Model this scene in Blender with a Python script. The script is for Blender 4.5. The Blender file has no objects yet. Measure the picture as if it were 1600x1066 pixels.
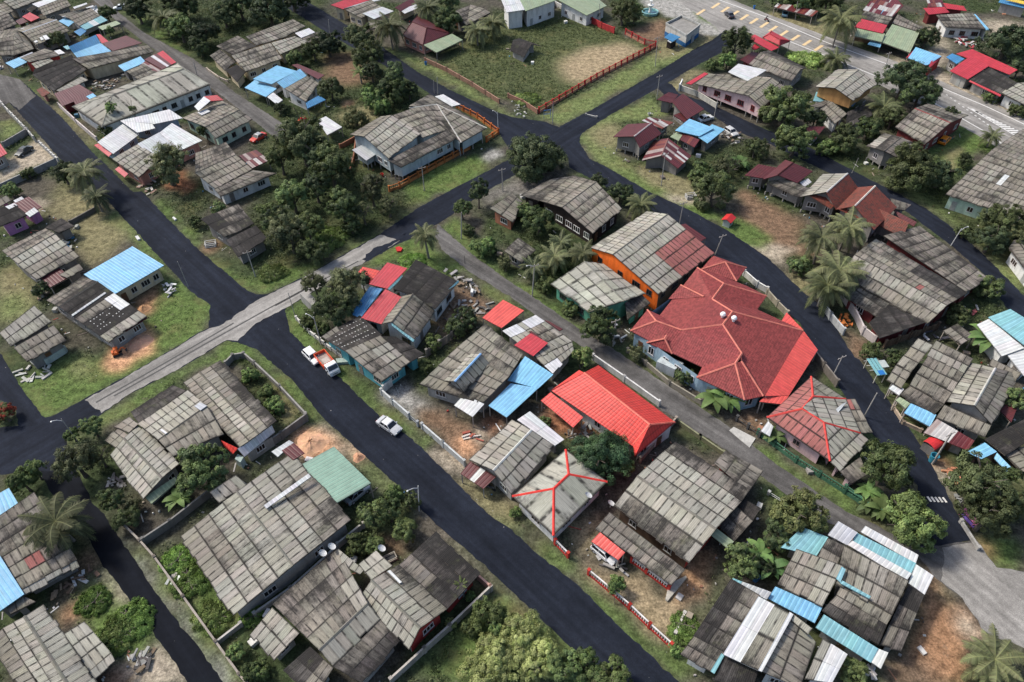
import bpy, bmesh, math, random
import numpy as np
from mathutils import Vector, Matrix
random.seed(7); rng = np.random.default_rng(5)
scn = bpy.context.scene
COL = scn.collection
# ---------------------------------------------------------------- camera model
H, FPX, VPX, VPY = 85.0, 1150.0, 825.0, 1700.0
_d = np.array([VPX-800, -(VPY-533), -FPX]); _d /= np.linalg.norm(_d)
_up = -_d
_fw = np.array([0, 0, -1.0]); _y = _fw-_up*_fw.dot(_up); _y /= np.linalg.norm(_y)
_x = np.cross(_y, _up)
R = np.array([_x, _y, _up])                       # camera -> world
S4 = 400/1421
TILE = {'o': (0, 0, 1), 'z6': (0, 0, .14075), 'z7': (1040, 40, .18762), 'z4': (1440, 0, .18757), 'z3': (980, 0, .18762),
        'y1': (640, 460, .19704), 'y2': (320, 20, .19704), 'y3': (970, 380, .2252), 'y4': (150, 550, .23456),
        'y5': (470, 390, .20635), 'y6': (1150, 230, .18762), 'y7': (1380, 480, .20638), 'x5': (1000, 850, .25), 'x2': (1300, 540, .28143)}
for _r, _n in zip((0, 260, 520, 766), 'abcd'):
    for _c in range(4):
        TILE[_n+str(_c)] = (_c*400, _r, S4)
def P(t, x, y, z=0.0):
    ox, oy, s = TILE[t]
    px, py = ox+x*s, oy+y*s
    d = R @ np.array([px-800, -(py-533), -FPX])
    k = (H-z)/-d[2]
    return Vector((d[0]*k, d[1]*k, z))
def proj(p):
    c = R.T @ (np.array(p)-np.array([0, 0, H]))
    return 800+FPX*c[0]/-c[2], 533-FPX*c[1]/-c[2]
def mpp(p):                                        # metres per photo pixel at a world point
    c = R.T @ (np.array(p)-np.array([0, 0, H]))
    return -c[2]/FPX
def nums(s): return [float(v) for v in s.split()] if isinstance(s, str) else list(s)
def pts(t, s, z=0.0):
    v = nums(s); return [P(t, v[i], v[i+1], z) for i in range(0, len(v), 2)]
# ---------------------------------------------------------------- node helper
class NT:
    def __init__(self, name):
        self.m = bpy.data.materials.new(name); self.m.use_nodes = True
        self.t = self.m.node_tree; self.t.nodes.clear()
        self.out = self.n('ShaderNodeOutputMaterial')
    def n(self, ty, **kw):
        o = self.t.nodes.new(ty)
        for k, v in kw.items(): setattr(o, k, v)
        return o
    def l(self, a, b): self.t.links.new(a, b)
    def put(self, sock, v):
        if isinstance(v, bpy.types.NodeSocket): self.l(v, sock)
        else: sock.default_value = v
    def math(self, op, a, b=0.0, c=None, clamp=False):
        o = self.n('ShaderNodeMath', operation=op, use_clamp=clamp)
        self.put(o.inputs[0], a); self.put(o.inputs[1], b)
        if c is not None: self.put(o.inputs[2], c)
        return o.outputs[0]
    def mix(self, f, a, b, mode='MIX'):
        o = self.n('ShaderNodeMix', data_type='RGBA', blend_type=mode)
        self.put(o.inputs[0], f); self.put(o.inputs[6], a); self.put(o.inputs[7], b)
        return o.outputs[2]
    def noise(self, vec, scale, detail=3.0, rough=.55):
        o = self.n('ShaderNodeTexNoise'); o.inputs['Scale'].default_value = scale
        o.inputs['Detail'].default_value = detail; o.inputs['Roughness'].default_value = rough
        if vec is not None: self.l(vec, o.inputs['Vector'])
        return o.outputs['Fac']
    def ramp(self, f, a, b, lo=0.0, hi=1.0):
        o = self.n('ShaderNodeMapRange'); o.interpolation_type = 'SMOOTHSTEP'
        self.put(o.inputs[0], f)
        for i, v in enumerate((a, b, lo, hi)): o.inputs[i+1].default_value = v
        return o.outputs[0]
    def pos(self): return self.n('ShaderNodeNewGeometry').outputs['Position']
    def attr(self, name): return self.n('ShaderNodeAttribute', attribute_name=name)
    def uv(self, name): return self.n('ShaderNodeUVMap', uv_map=name).outputs[0]
    def scalev(self, v, s):
        o = self.n('ShaderNodeVectorMath', operation='MULTIPLY'); self.l(v, o.inputs[0]); o.inputs[1].default_value = s
        return o.outputs[0]
    def sep(self, v):
        o = self.n('ShaderNodeSeparateXYZ'); self.l(v, o.inputs[0]); return o.outputs
    def bump(self, h, strength, dist):
        o = self.n('ShaderNodeBump'); o.inputs['Strength'].default_value = strength; o.inputs['Distance'].default_value = dist
        self.l(h, o.inputs['Height']); return o.outputs[0]
    def bsdf(self, col, rough=.8, normal=None, spec=.3, metal=0.0):
        o = self.n('ShaderNodeBsdfPrincipled')
        self.put(o.inputs['Base Color'], col); self.put(o.inputs['Roughness'], rough)
        o.inputs['Specular IOR Level'].default_value = spec; o.inputs['Metallic'].default_value = metal
        if normal is not None: self.l(normal, o.inputs['Normal'])
        self.l(o.outputs[0], self.out.inputs[0]); return o
def v4(c): return (c[0], c[1], c[2], 1.0)
MAT = {}
def mat_sheet():                                   # weathered fibre-cement corrugated sheet
    n = NT('fibre_cement_sheet'); a = n.attr('Col'); stain = a.outputs['Alpha']
    p = n.pos(); big = n.noise(p, .22, 5, .6); fine = n.noise(p, 2.6, 4, .7)
    uvm = n.uv('UVMap'); st = n.noise(n.scalev(uvm, (1.9, .22, 1)), 1.0, 3, .6)
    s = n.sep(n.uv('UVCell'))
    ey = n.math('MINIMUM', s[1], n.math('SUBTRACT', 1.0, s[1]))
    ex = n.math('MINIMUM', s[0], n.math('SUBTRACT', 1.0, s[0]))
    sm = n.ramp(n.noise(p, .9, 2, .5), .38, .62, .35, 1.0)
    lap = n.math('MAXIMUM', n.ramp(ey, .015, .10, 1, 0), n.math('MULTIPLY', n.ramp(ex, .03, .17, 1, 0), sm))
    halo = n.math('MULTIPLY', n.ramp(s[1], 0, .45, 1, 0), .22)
    w = n.math('MULTIPLY_ADD', n.math('SUBTRACT', big, .5), 1.7, stain)
    w = n.math('ADD', w, halo)
    w = n.math('MULTIPLY_ADD', n.math('SUBTRACT', st, .5), 1.0, w)
    w = n.math('MULTIPLY_ADD', n.math('SUBTRACT', fine, .5), .7, w)
    lap_grime_shade = n.math('MULTIPLY', lap, n.math('MULTIPLY_ADD', fine, .5, .66))
    dirt = n.math('MAXIMUM', n.ramp(w, .32, .98, 0, .93), lap_grime_shade)  # grime and algae, plus lap shadow painted in along sheet edges
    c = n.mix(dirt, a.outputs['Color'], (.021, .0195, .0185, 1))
    spk = n.ramp(n.noise(n.scalev(uvm, (4.5, .35, 1)), 1.0, 3, .65), .28, .74, .80, 1.14)
    c = n.mix(1.0, c, spk, 'MULTIPLY')
    c = n.mix(1.0, c, n.ramp(n.noise(p, .12, 3, .5), .3, .7, .8, 1.15), 'MULTIPLY')
    moss = n.ramp(n.noise(p, .5, 4, .65), .56, .8, 0, .35)
    c = n.mix(moss, c, (.11, .12, .06, 1))
    u = n.sep(uvm)[0]
    wv = n.math('SINE', n.math('MULTIPLY', u, 2*math.pi/.21))
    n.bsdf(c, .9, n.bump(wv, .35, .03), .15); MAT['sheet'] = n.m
def mat_metal(name, period, rough, rows=0.0):
    n = NT(name); a = n.attr('Col'); p = n.pos(); uvm = n.uv('UVMap'); s = n.sep(uvm)
    big = n.noise(p, .35, 5, .6); st = n.noise(n.scalev(uvm, (2.2, .18, 1)), 1.0, 3, .6)
    f = n.math('MULTIPLY_ADD', n.math('SUBTRACT', big, .5), 1.1, a.outputs['Alpha'])
    f = n.math('MULTIPLY_ADD', n.math('SUBTRACT', st, .5), 1.1, f)
    rust = n.ramp(f, .45, .95, 0, .8)
    c = n.mix(rust, a.outputs['Color'], (.085, .045, .03, 1))
    fade = n.ramp(n.noise(p, .8, 4, .6), .3, .75, .84, 1.08)
    c = n.mix(1.0, c, fade, 'MULTIPLY')
    sc = n.sep(n.uv('UVCell'))
    ex = n.math('MINIMUM', sc[0], n.math('SUBTRACT', 1.0, sc[0]))
    c = n.mix(n.ramp(ex, 0, .06, .30, 0), c, (.05, .05, .05, 1))
    wv = n.math('SINE', n.math('MULTIPLY', s[0], 2*math.pi/period))
    hgt = n.math('POWER', n.math('MULTIPLY_ADD', wv, .5, .5), 4.0)
    c = n.mix(1.0, c, n.ramp(hgt, 0, 1, .87, 1.07), 'MULTIPLY')  # rib shading painted into the colour: darker grooves, lighter crests
    if rows:
        rw = n.math('FRACT', n.math('DIVIDE', s[1], rows))
        hgt = n.math('MULTIPLY_ADD', rw, 1.2, hgt)
        c = n.mix(n.ramp(rw, 0, .3, .5, 0), c, (.05, .012, .012, 1))
    n.bsdf(c, rough, n.bump(hgt, .55, .05), .35); MAT[name] = n.m
def mat_tile():
    n = NT('clay_tile'); a = n.attr('Col'); p = n.pos(); uvm = n.uv('UVMap'); s = n.sep(uvm)
    vo = n.n('ShaderNodeTexVoronoi'); n.l(n.scalev(uvm, (2.6, 3.2, 1)), vo.inputs['Vector']); vo.inputs['Scale'].default_value = 1.0
    hv = n.sep(vo.outputs['Color'])[0]
    big = n.noise(p, .3, 5, .6)
    c = n.mix(1.0, a.outputs['Color'], n.ramp(hv, 0, 1, .78, 1.2), 'MULTIPLY')
    f = n.math('MULTIPLY_ADD', n.math('SUBTRACT', big, .5), 1.2, a.outputs['Alpha'])
    f = n.math('MULTIPLY_ADD', n.math('SUBTRACT', n.noise(p, 1.6, 4, .7), .5), n.math('MULTIPLY', a.outputs['Alpha'], 2.5), f)
    f = n.math('MULTIPLY_ADD', n.math('SUBTRACT', hv, .5), n.math('MULTIPLY', a.outputs['Alpha'], 1.5), f)
    c = n.mix(n.ramp(f, .4, 1.0, 0, .85), c, (.055, .03, .022, 1))
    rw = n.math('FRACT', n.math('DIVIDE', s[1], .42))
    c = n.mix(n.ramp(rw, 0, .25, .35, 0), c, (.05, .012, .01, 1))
    wv = n.math('SINE', n.math('MULTIPLY', s[0], 2*math.pi/.36))
    hgt = n.math('MULTIPLY_ADD', rw, .8, n.math('MULTIPLY', wv, .5))
    n.bsdf(c, .7, n.bump(hgt, .5, .05), .3); MAT['tile'] = n.m
def mat_wall():
    n = NT('painted_wall'); a = n.attr('Col'); p = n.pos()
    z = n.scalev(p, (1, 1, .25))
    g = n.ramp(n.noise(z, .9, 5, .65), .35, .8, 1.05, .62)
    c = n.mix(1.0, a.outputs['Color'], g, 'MULTIPLY')
    c = n.mix(1.0, c, n.ramp(n.noise(p, 6, 3, .6), .3, .75, .88, 1.06), 'MULTIPLY')
    n.bsdf(c, .85, n.bump(n.noise(p, 5, 3), .2, .03), .2); MAT['wall'] = n.m
def mat_paint(name, rough, spec, metal=0.0):
    n = NT(name); a = n.attr('Col'); p = n.pos()
    c = n.mix(1.0, a.outputs['Color'], n.ramp(n.noise(p, 3, 3, .6), .3, .75, .85, 1.06), 'MULTIPLY')
    n.bsdf(c, rough, None, spec, metal); MAT[name] = n.m
def mat_leaf():
    n = NT('leaves'); a = n.attr('Col')
    oi = n.n('ShaderNodeObjectInfo').outputs['Random']
    c = n.mix(1.0, a.outputs['Color'], n.ramp(oi, 0, 1, .72, 1.55), 'MULTIPLY')
    o2 = n.math('FRACT', n.math('MULTIPLY', oi, 7.31))
    c = n.mix(n.ramp(o2, .35, 1, 0, .45), c, (.125, .135, .05, 1))
    d = n.n('ShaderNodeBsdfPrincipled'); n.l(c, d.inputs['Base Color']); d.inputs['Roughness'].default_value = .6
    d.inputs['Specular IOR Level'].default_value = .25
    t = n.n('ShaderNodeBsdfTranslucent'); n.l(c, t.inputs['Color'])
    m = n.n('ShaderNodeMixShader'); m.inputs[0].default_value = .28
    n.l(d.outputs[0], m.inputs[1]); n.l(t.outputs[0], m.inputs[2]); n.l(m.outputs[0], n.out.inputs[0])
    MAT['leaf'] = n.m
def mat_ground():
    n = NT('ground'); a = n.attr('Col'); p = n.pos()
    g = a.outputs['Alpha']                          # how grassy the spot is
    f1 = n.noise(p, .9, 6, .7); f2 = n.noise(p, 3.4, 5, .75); f3 = n.noise(p, .16, 4, .6)
    c = n.mix(1.0, a.outputs['Color'], n.ramp(f1, .28, .74, .48, 1.5), 'MULTIPLY')
    c = n.mix(1.0, c, n.ramp(f2, .28, .74, .5, 1.45), 'MULTIPLY')
    dry = n.math('MULTIPLY', n.ramp(f3, .48, .72, 0, .5), g)
    c = n.mix(dry, c, (.15, .135, .06, 1))
    bare = n.math('MULTIPLY', n.ramp(n.noise(p, .42, 5, .7), .6, .76, 0, .55), 1.0)
    c = n.mix(bare, c, (.17, .14, .105, 1))
    v = n.n('ShaderNodeTexVoronoi'); n.l(p, v.inputs['Vector']); v.inputs['Scale'].default_value = .85
    litter = n.math('MULTIPLY', n.ramp(v.outputs['Distance'], .035, .075, 1, 0), n.ramp(n.noise(p, .13, 3), .5, .66, 0, .8))
    c = n.mix(litter, c, (.5, .49, .47, 1))
    n.bsdf(c, .95, n.bump(f2, .7, .12), .1); MAT['ground'] = n.m
def mat_road(name, col, var, speck):
    n = NT(name); p = n.pos(); col = v4(col)
    tr = n.noise(n.scalev(n.uv('UVMap'), (.035, .75, 1)), 1.0, 5, .6)
    c = n.mix(1.0, col, n.ramp(n.noise(p, .12, 5, .65), .3, .7, 1-var, 1+var*1.5), 'MULTIPLY')
    c = n.mix(1.0, c, n.ramp(n.noise(p, 1.2, 5, .7), .3, .75, 1-var*.8, 1+var), 'MULTIPLY')
    c = n.mix(1.0, c, n.ramp(tr, .3, .72, 1-var*1.1, 1+var*2.4), 'MULTIPLY')
    f = n.noise(p, 14, 2, .6)
    c = n.mix(1.0, c, n.ramp(f, .3, .7, .75, 1.25), 'MULTIPLY')
    v = n.n('ShaderNodeTexVoronoi'); n.l(p, v.inputs['Vector']); v.inputs['Scale'].default_value = .55
    sp = n.math('MULTIPLY', n.ramp(v.outputs['Distance'], .02, .05, 1, 0), n.ramp(n.noise(p, .09, 2), .44, .6, 0, speck))
    c = n.mix(sp, c, (.45, .44, .42, 1))
    dust = n.ramp(n.noise(p, .07, 4, .6), .62, .85, 0, .09)
    c = n.mix(dust, c, (.17, .155, .125, 1))
    n.bsdf(c, .9, n.bump(f, .25, .02), .1); MAT[name] = n.m
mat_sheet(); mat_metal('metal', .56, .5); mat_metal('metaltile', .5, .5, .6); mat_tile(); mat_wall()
mat_paint('paint', .35, .5); mat_paint('matte', .8, .2); mat_leaf(); mat_ground()
def mat_glass():
    n = NT('window_glass'); a = n.attr('Col'); n.bsdf(a.outputs['Color'], .12, None, .6); MAT['glass'] = n.m
mat_glass()
mat_road('asphalt_new', (.0115, .0142, .0215), .17, .7); mat_road('asphalt_dark', (.006, .0072, .0105), .15, .4); mat_road('asphalt_old', (.20, .19, .175), .16, .15)
mat_road('asphalt_lane', (.085, .081, .077), .2, .2); mat_road('concrete', (.33, .32, .29), .2, .1)
# ---------------------------------------------------------------- mesh builder
class MB:
    def __init__(self): self.v = []; self.f = []; self.c = []; self.u = []; self.w = []; self.m = []; self.mats = []
    def mi(self, mat):
        if mat not in self.mats: self.mats.append(mat)
        return self.mats.index(mat)
    def face(self, ps, col=(.5, .5, .5), mat='matte', a=0.0, uv=None, cell=None):
        b = len(self.v); self.v += [tuple(p) for p in ps]; k = len(ps)
        self.f.append(tuple(range(b, b+k))); self.c.append((col[0], col[1], col[2], a))
        self.u.append(uv if uv else [(0.5, .5)]*k); self.w.append(cell if cell else [(.5, .5)]*k); self.m.append(self.mi(mat))
    def box(self, c, s, col, mat='matte', rz=0.0, M=None):
        X, Y, Z = s[0]/2, s[1]/2, s[2]/2
        q = [Vector((x, y, z)) for z in (-Z, Z) for y in (-Y, Y) for x in (-X, X)]
        if M is None: M = Matrix.Translation(Vector(c)) @ Matrix.Rotation(rz, 4, 'Z')
        q = [M @ p for p in q]
        for f in ((0, 2, 3, 1), (4, 5, 7, 6), (0, 1, 5, 4), (2, 6, 7, 3), (0, 4, 6, 2), (1, 3, 7, 5)): self.face([q[i] for i in f], col, mat)
    def bar(self, a, b, w, h, col, mat='matte'):    # box from a to b, centred, w wide, h high
        a = Vector(a); b = Vector(b); d = b-a; L = d.length
        if L < 1e-4: return
        x = d/L; s = x.cross(Vector((0, 0, 1)))
        if s.length < 1e-3: s = Vector((1, 0, 0))
        s.normalize(); u = s.cross(x)
        M = Matrix((x, s, u)).transposed().to_4x4(); M.translation = (a+b)/2
        self.box(None, (L, w, h), col, mat, M=M)
    def tube(self, path, rad, col, mat='matte', n=8, cap=True):
        rings = []
        for i, p in enumerate(path):
            p = Vector(p); t = (Vector(path[min(i+1, len(path)-1)])-Vector(path[max(i-1, 0)])).normalized()
            s = t.cross(Vector((.13, .21, 1)) if abs(t.z) < .95 else Vector((1, .1, 0))).normalized(); u = s.cross(t)
            r = rad[i] if hasattr(rad, '__len__') else rad
            rings.append([p+(s*math.cos(k*2*math.pi/n)+u*math.sin(k*2*math.pi/n))*r for k in range(n)])
        for i in range(len(rings)-1):
            for k in range(n):
                self.face([rings[i][k], rings[i][(k+1) % n], rings[i+1][(k+1) % n], rings[i+1][k]], col, mat)
        if cap: self.face(rings[0], col, mat); self.face(rings[-1][::-1], col, mat)
    def lathe(self, c, prof, col, mat='matte', n=14):
        c = Vector(c)
        rings = [[c+Vector((r*math.cos(k*2*math.pi/n), r*math.sin(k*2*math.pi/n), z)) for k in range(n)] for r, z in prof]
        for i in range(len(rings)-1):
            for k in range(n): self.face([rings[i][k], rings[i][(k+1) % n], rings[i+1][(k+1) % n], rings[i+1][k]], col, mat)
    def build(self, name, parent=None, org=None, smooth=False):
        org = Vector(org) if org is not None else Vector((0, 0, 0))
        me = bpy.data.meshes.new(name)
        me.from_pydata([tuple(Vector(p)-org) for p in self.v], [], self.f)
        nl = len(me.loops)
        c = np.zeros((nl, 4), 'f'); u = np.zeros((nl, 2), 'f'); w = np.zeros((nl, 2), 'f'); i = 0
        for f, cc, uu, ww in zip(self.f, self.c, self.u, self.w):
            k = len(f); c[i:i+k] = cc; u[i:i+k] = uu; w[i:i+k] = ww; i += k
        me.attributes.new('Col', 'FLOAT_COLOR', 'CORNER').data.foreach_set('color', c.ravel())
        me.uv_layers.new(name='UVMap').data.foreach_set('uv', u.ravel())
        me.uv_layers.new(name='UVCell').data.foreach_set('uv', w.ravel())
        for m in self.mats: me.materials.append(MAT[m])
        me.polygons.foreach_set('material_index', np.array(self.m, 'i'))
        if smooth: me.polygons.foreach_set('use_smooth', np.ones(len(self.f), bool))
        me.update()
        o = bpy.data.objects.new(name, me); COL.objects.link(o)
        if parent is not None: o.parent = parent
        else: o.location = org
        return o
def tag(o, label=None, cat=None, group=None, kind=None):
    for k, v in (('label', label), ('category', cat), ('group', group), ('kind', kind)):
        if v: o[k] = v
    return o
def thing(name, loc, label, cat, group=None, rz=0.0):
    o = bpy.data.objects.new(name, None); COL.objects.link(o); o.empty_display_size = .3
    o.location = loc; o.rotation_euler = (0, 0, rz)
    return tag(o, label, cat, group)
def part(name, me, parent, label=None):             # another object on an existing mesh
    o = bpy.data.objects.new(name, me); COL.objects.link(o); o.parent = parent
    if label: o['label'] = label
    return o
def jit(c, a=.08):
    k = 1+random.uniform(-a, a); return tuple(max(.004, v*k*(1+random.uniform(-.03, .03))) for v in c)
# ---------------------------------------------------------------- roofs
RM = {  # colour, stain, material, sheet width, sheet length
    'ag': ((.29, .275, .232), .23, 'sheet', .95, 2.1), 'am': ((.225, .205, .168), .40, 'sheet', .95, 2.1),
    'ad': ((.195, .175, .148), .58, 'sheet', .95, 2.1), 'ab': ((.085, .076, .07), .82, 'sheet', .95, 2.4),
    'ar': ((.27, .105, .095), .14, 'sheet', .95, 2.1), 'ap': ((.315, .308, .26), .2, 'sheet', 2.8, 99), 'gp': ((.25, .30, .19), .14, 'metal', 1.0, 99),
    'rm': ((.092, .018, .020), .34, 'metal', .9, 99), 'rd': ((.60, .05, .038), .05, 'metaltile', 1.1, 99), 'rc': ((.42, .033, .046), .05, 'metal', 1.0, 99),
    'rf': ((.60, .085, .07), .08, 'metal', 1.0, 99),
    'bl': ((.19, .43, .62), .08, 'metal', 1.0, 99), 'bd': ((.05, .20, .38), .05, 'metal', 1.0, 99), 'tl': ((.19, .39, .43), .06, 'metal', 1.0, 99),
    'gn': ((.15, .27, .21), .03, 'metal', 99, 99), 'wh': ((.54, .545, .54), .2, 'metal', 1.0, 4.5), 'si': ((.42, .44, .45), .15, 'metal', 1.0, 99),
    'rt': ((.195, .036, .034), .10, 'tile', 99, 99), 'ot': ((.175, .045, .03), .58, 'tile', 99, 99), 'yl': ((.6, .42, .05), .0, 'metal', 1, 99),
    'rs': (None, .25, 'metal', .8, 2.6)}
def matpick(code):
    c, st, m, w, l = RM[code]
    if code == 'rs':
        c = random.choice([(.10, .017, .02), (.12, .018, .02), (.085, .016, .018), (.45, .43, .41), (.17, .045, .03), (.3, .24, .22)])
        return c, random.uniform(.05, .4), m
    if m == 'sheet':
        k = random.random()
        if k < .05: c = tuple(v*1.15 for v in c); st -= .1
        elif k < .15: st += .12
    return jit(c, .042 if m == 'sheet' else .03), max(0, st+random.uniform(-.04, .04)), m
def lerp(a, b, t): return a+(b-a)*t
def panel(mb, q, code, patch=()):
    """q: world points; first two are the high edge, the rest run round. Quads get a sheet grid."""
    q = [Vector(p) for p in q]
    _, _, m, sw, sl = RM[code]
    for pc in patch:
        if pc[0] == 'dot':
            for i in range(pc[5]):
                for j in range(pc[6]):
                    if random.random() < .2: continue
                    s_, t_ = lerp(pc[1], pc[2], (i+.5)/pc[5]+random.uniform(-.02, .02)), lerp(pc[3], pc[4], (j+.5)/pc[6]); h_ = Vector((0, 0, .085))
                    c_ = lerp(lerp(q[0], q[1], s_), lerp(q[3], q[2], s_), t_)+h_; a_, b_ = (q[1]-q[0]).normalized()*.085, (q[3]-q[0]).normalized()*.10*random.uniform(.7, 1.3)
                    mb.face([c_-a_-b_, c_+a_-b_, c_+a_+b_, c_-a_+b_], (.42, .42, .40), 'matte')
    patch = [pc for pc in patch if pc[0] != 'dot']
    under = [p-Vector((0, 0, .09)) for p in q]
    dk = (.05, .045, .04)
    if m == 'metal' or m == 'metaltile' or m == 'tile':
        dk = tuple(v*.8 for v in (RM[code][0] or (.15, .03, .03)))
    n = len(q)
    for i in range(n): mb.face([q[i], under[i], under[(i+1) % n], q[(i+1) % n]], dk, 'matte')
    def below(cs):
        dn = Vector((0, 0, .13)); mb.face([p-dn for p in cs][::-1], (.10, .085, .07), 'matte')
    quad = n == 4
    if quad:
        a, b = (q[1]-q[0]).length, (q[2]-q[3]).length
        if min(a, b)/max(a, b) < .72: quad = False
    if quad and m != 'tile':
        L = (a+b)/2; W = ((q[3]-q[0]).length+(q[2]-q[1]).length)/2
        nu = max(1, round(L/sw)); nv = max(1, round(W/sl)) if sl < 90 else 1
        if m == 'sheet' and nv == 1 and W > 1.4: nv = max(1, round(W/1.7))
        sag = [random.uniform(-.015, .015) for _ in range(nu+1)]
        def at(s, t): return lerp(lerp(q[0], q[1], s), lerp(q[3], q[2], s), t)
        for j in range(nv):
            rowst = random.gauss(0, .10)
            for i in range(nu):
                s0, s1, t0, t1 = i/nu, (i+1)/nu, j/nv, (j+1)/nv
                sc, tc = (s0+s1)/2, (t0+t1)/2; cd = code
                for pc, x0, x1, y0, y1 in patch:
                    if x0 <= sc <= x1 and y0 <= tc <= y1: cd = pc
                c, st, mm = matpick(cd); st = min(1, max(0, st+(rowst if mm == 'sheet' else 0)))
                dz = random.uniform(0, .03) if m == 'sheet' else .002*(i % 2)
                lo = .035 if m == 'sheet' or nv > 1 else .0
                z = [.012+dz, .012+dz, .012+dz+lo, .012+dz+lo]
                tw = random.choice((-.22, -.1, 0, .04, .08, .16, .3))/W*(.6 if j == nv-1 else .25) if m == 'sheet' else 0
                cs = [at(s0, t0), at(s1, t0), at(s1, t1+tw), at(s0, t1+tw)]
                cs = [p+Vector((0, 0, zz+sag[i if k in (0, 3) else i+1])) for k, (p, zz) in enumerate(zip(cs, z))]
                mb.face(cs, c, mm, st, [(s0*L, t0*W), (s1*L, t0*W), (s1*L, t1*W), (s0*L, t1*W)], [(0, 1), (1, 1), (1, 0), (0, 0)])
                below(cs)
                if lo: mb.face([cs[3], cs[2], cs[2]-Vector((0, 0, .045)), cs[3]-Vector((0, 0, .045))], tuple(v*.6 for v in c), 'matte')
        return
    # polygons: local frame with u along the lowest edge
    ie = min(range(n), key=lambda i: q[i].z+q[(i+1) % n].z - .0001*(q[i]-q[(i+1) % n]).length)
    o = q[ie]; u = (q[(ie+1) % n]-o); u.z = 0; u.normalize()
    A = np.array([[p.x, p.y, 1] for p in q]); zc, *_ = np.linalg.lstsq(A, np.array([p.z for p in q]), rcond=None)
    v = Vector((-u.y, u.x, 0)); cen = sum(q, Vector())/n
    if (cen-o).dot(v) < 0: v = -v
    sl2 = math.sqrt(1+zc[0]**2+zc[1]**2)
    uvq = [((p-o).dot(u), (p-o).dot(v)*sl2) for p in q]
    if m == 'tile' or m == 'metaltile':
        c, st, mm = matpick(code)
        for i in range(1, n-1):
            ids = [0, i, i+1]; cs = [q[k]+Vector((0, 0, .02)) for k in ids]
            mb.face(cs, c, mm, st, [uvq[k] for k in ids]); below(cs)
        return
    us = [a for a, _ in uvq]; vs = [b for _, b in uvq]
    nu = max(1, round((max(us)-min(us))/sw)); nv = max(1, round((max(vs)-min(vs))/sl)) if sl < 90 else 1
    du = (max(us)-min(us))/nu; dv = (max(vs)-min(vs))/nv
    def clip(poly, ax, val, keep):
        out = []
        for i in range(len(poly)):
            p, r = poly[i], poly[(i+1) % len(poly)]; a, b = (p[ax]-val)*keep, (r[ax]-val)*keep
            if a >= 0: out.append(p)
            if (a > 0) != (b > 0) and abs(a-b) > 1e-9:
                t = a/(a-b); out.append((p[0]+(r[0]-p[0])*t, p[1]+(r[1]-p[1])*t))
        return out
    for j in range(nv):
        for i in range(nu):
            u0 = min(us)+i*du; v0 = min(vs)+j*dv
            pl = uvq
            for ax, val, kp in ((0, u0, 1), (0, u0+du, -1), (1, v0, 1), (1, v0+dv, -1)):
                pl = clip(pl, ax, val, kp)
                if len(pl) < 3: break
            if len(pl) < 3: continue
            c, st, mm = matpick(code); ps = []; dz = random.uniform(0, .015)
            for a, b in pl:
                w = o+u*a+v*(b/sl2); w.z = zc[0]*w.x+zc[1]*w.y+zc[2]+.02+dz+.03*(1-(b-v0)/dv if m == 'sheet' else 0)
                ps.append(w)
            below(ps); mb.face(ps, c, mm, st, pl, [((a-u0)/du, (b-v0)/dv) for a, b in pl])
def cap(mb, a, b, col, w=.34, mat='matte'):
    a = Vector(a); b = Vector(b); d = b-a
    if d.length < .05: return
    s = Vector((-d.y, d.x, 0)).normalized()*w/2; up = Vector((0, 0, .10)); dn = Vector((0, 0, -.03))
    k = max(1, int(d.length/.9))
    for i in range(k):
        p, r = a+d*(i/k), a+d*((i+1)/k); e = Vector((0, 0, .012*(i % 2))); c = jit(col, .1)
        mb.face([p-s+dn+e, r-s+dn+e, r+up+e, p+up+e], c, mat); mb.face([p+up+e, r+up+e, r+s+dn+e, p+s+dn+e], c, mat)
    mb.face([a-s+dn, a+up, a+s+dn], col, mat); mb.face([b+s+dn, b+up, b-s+dn], col, mat)
def inset(poly, d, skip=()):
    n = len(poly); area = sum(poly[i].x*poly[(i+1) % n].y-poly[(i+1) % n].x*poly[i].y for i in range(n))
    sg = 1 if area > 0 else -1; ln = []
    for i in range(n):
        a, b = poly[i], poly[(i+1) % n]; t = Vector((b.x-a.x, b.y-a.y)).normalized(); nn = Vector((-t.y, t.x))*sg
        ln.append((Vector((a.x, a.y))+nn*(0 if i in skip else d), t))
    out = []
    for i in range(n):
        p, t = ln[i-1]; r, s = ln[i]; den = t.x*s.y-t.y*s.x
        if abs(den) < 1e-4: out.append(Vector((r.x, r.y))); continue
        k = ((r.x-p.x)*s.y-(r.y-p.y)*s.x)/den; w = p+t*k
        if (w-Vector((poly[i].x, poly[i].y))).length > 4*d+.01: w = Vector((poly[i].x, poly[i].y))+(Vector((sum(p.x for p in poly)/n, sum(p.y for p in poly)/n))-Vector((poly[i].x, poly[i].y))).normalized()*d
        out.append(w)
    return out
def inpoly(x, y, poly):
    r = False; n = len(poly)
    for i in range(n):
        a, b = poly[i], poly[i-1]
        if (a.y > y) != (b.y > y) and x < (b.x-a.x)*(y-a.y)/(b.y-a.y)+a.x: r = not r
    return r
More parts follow.
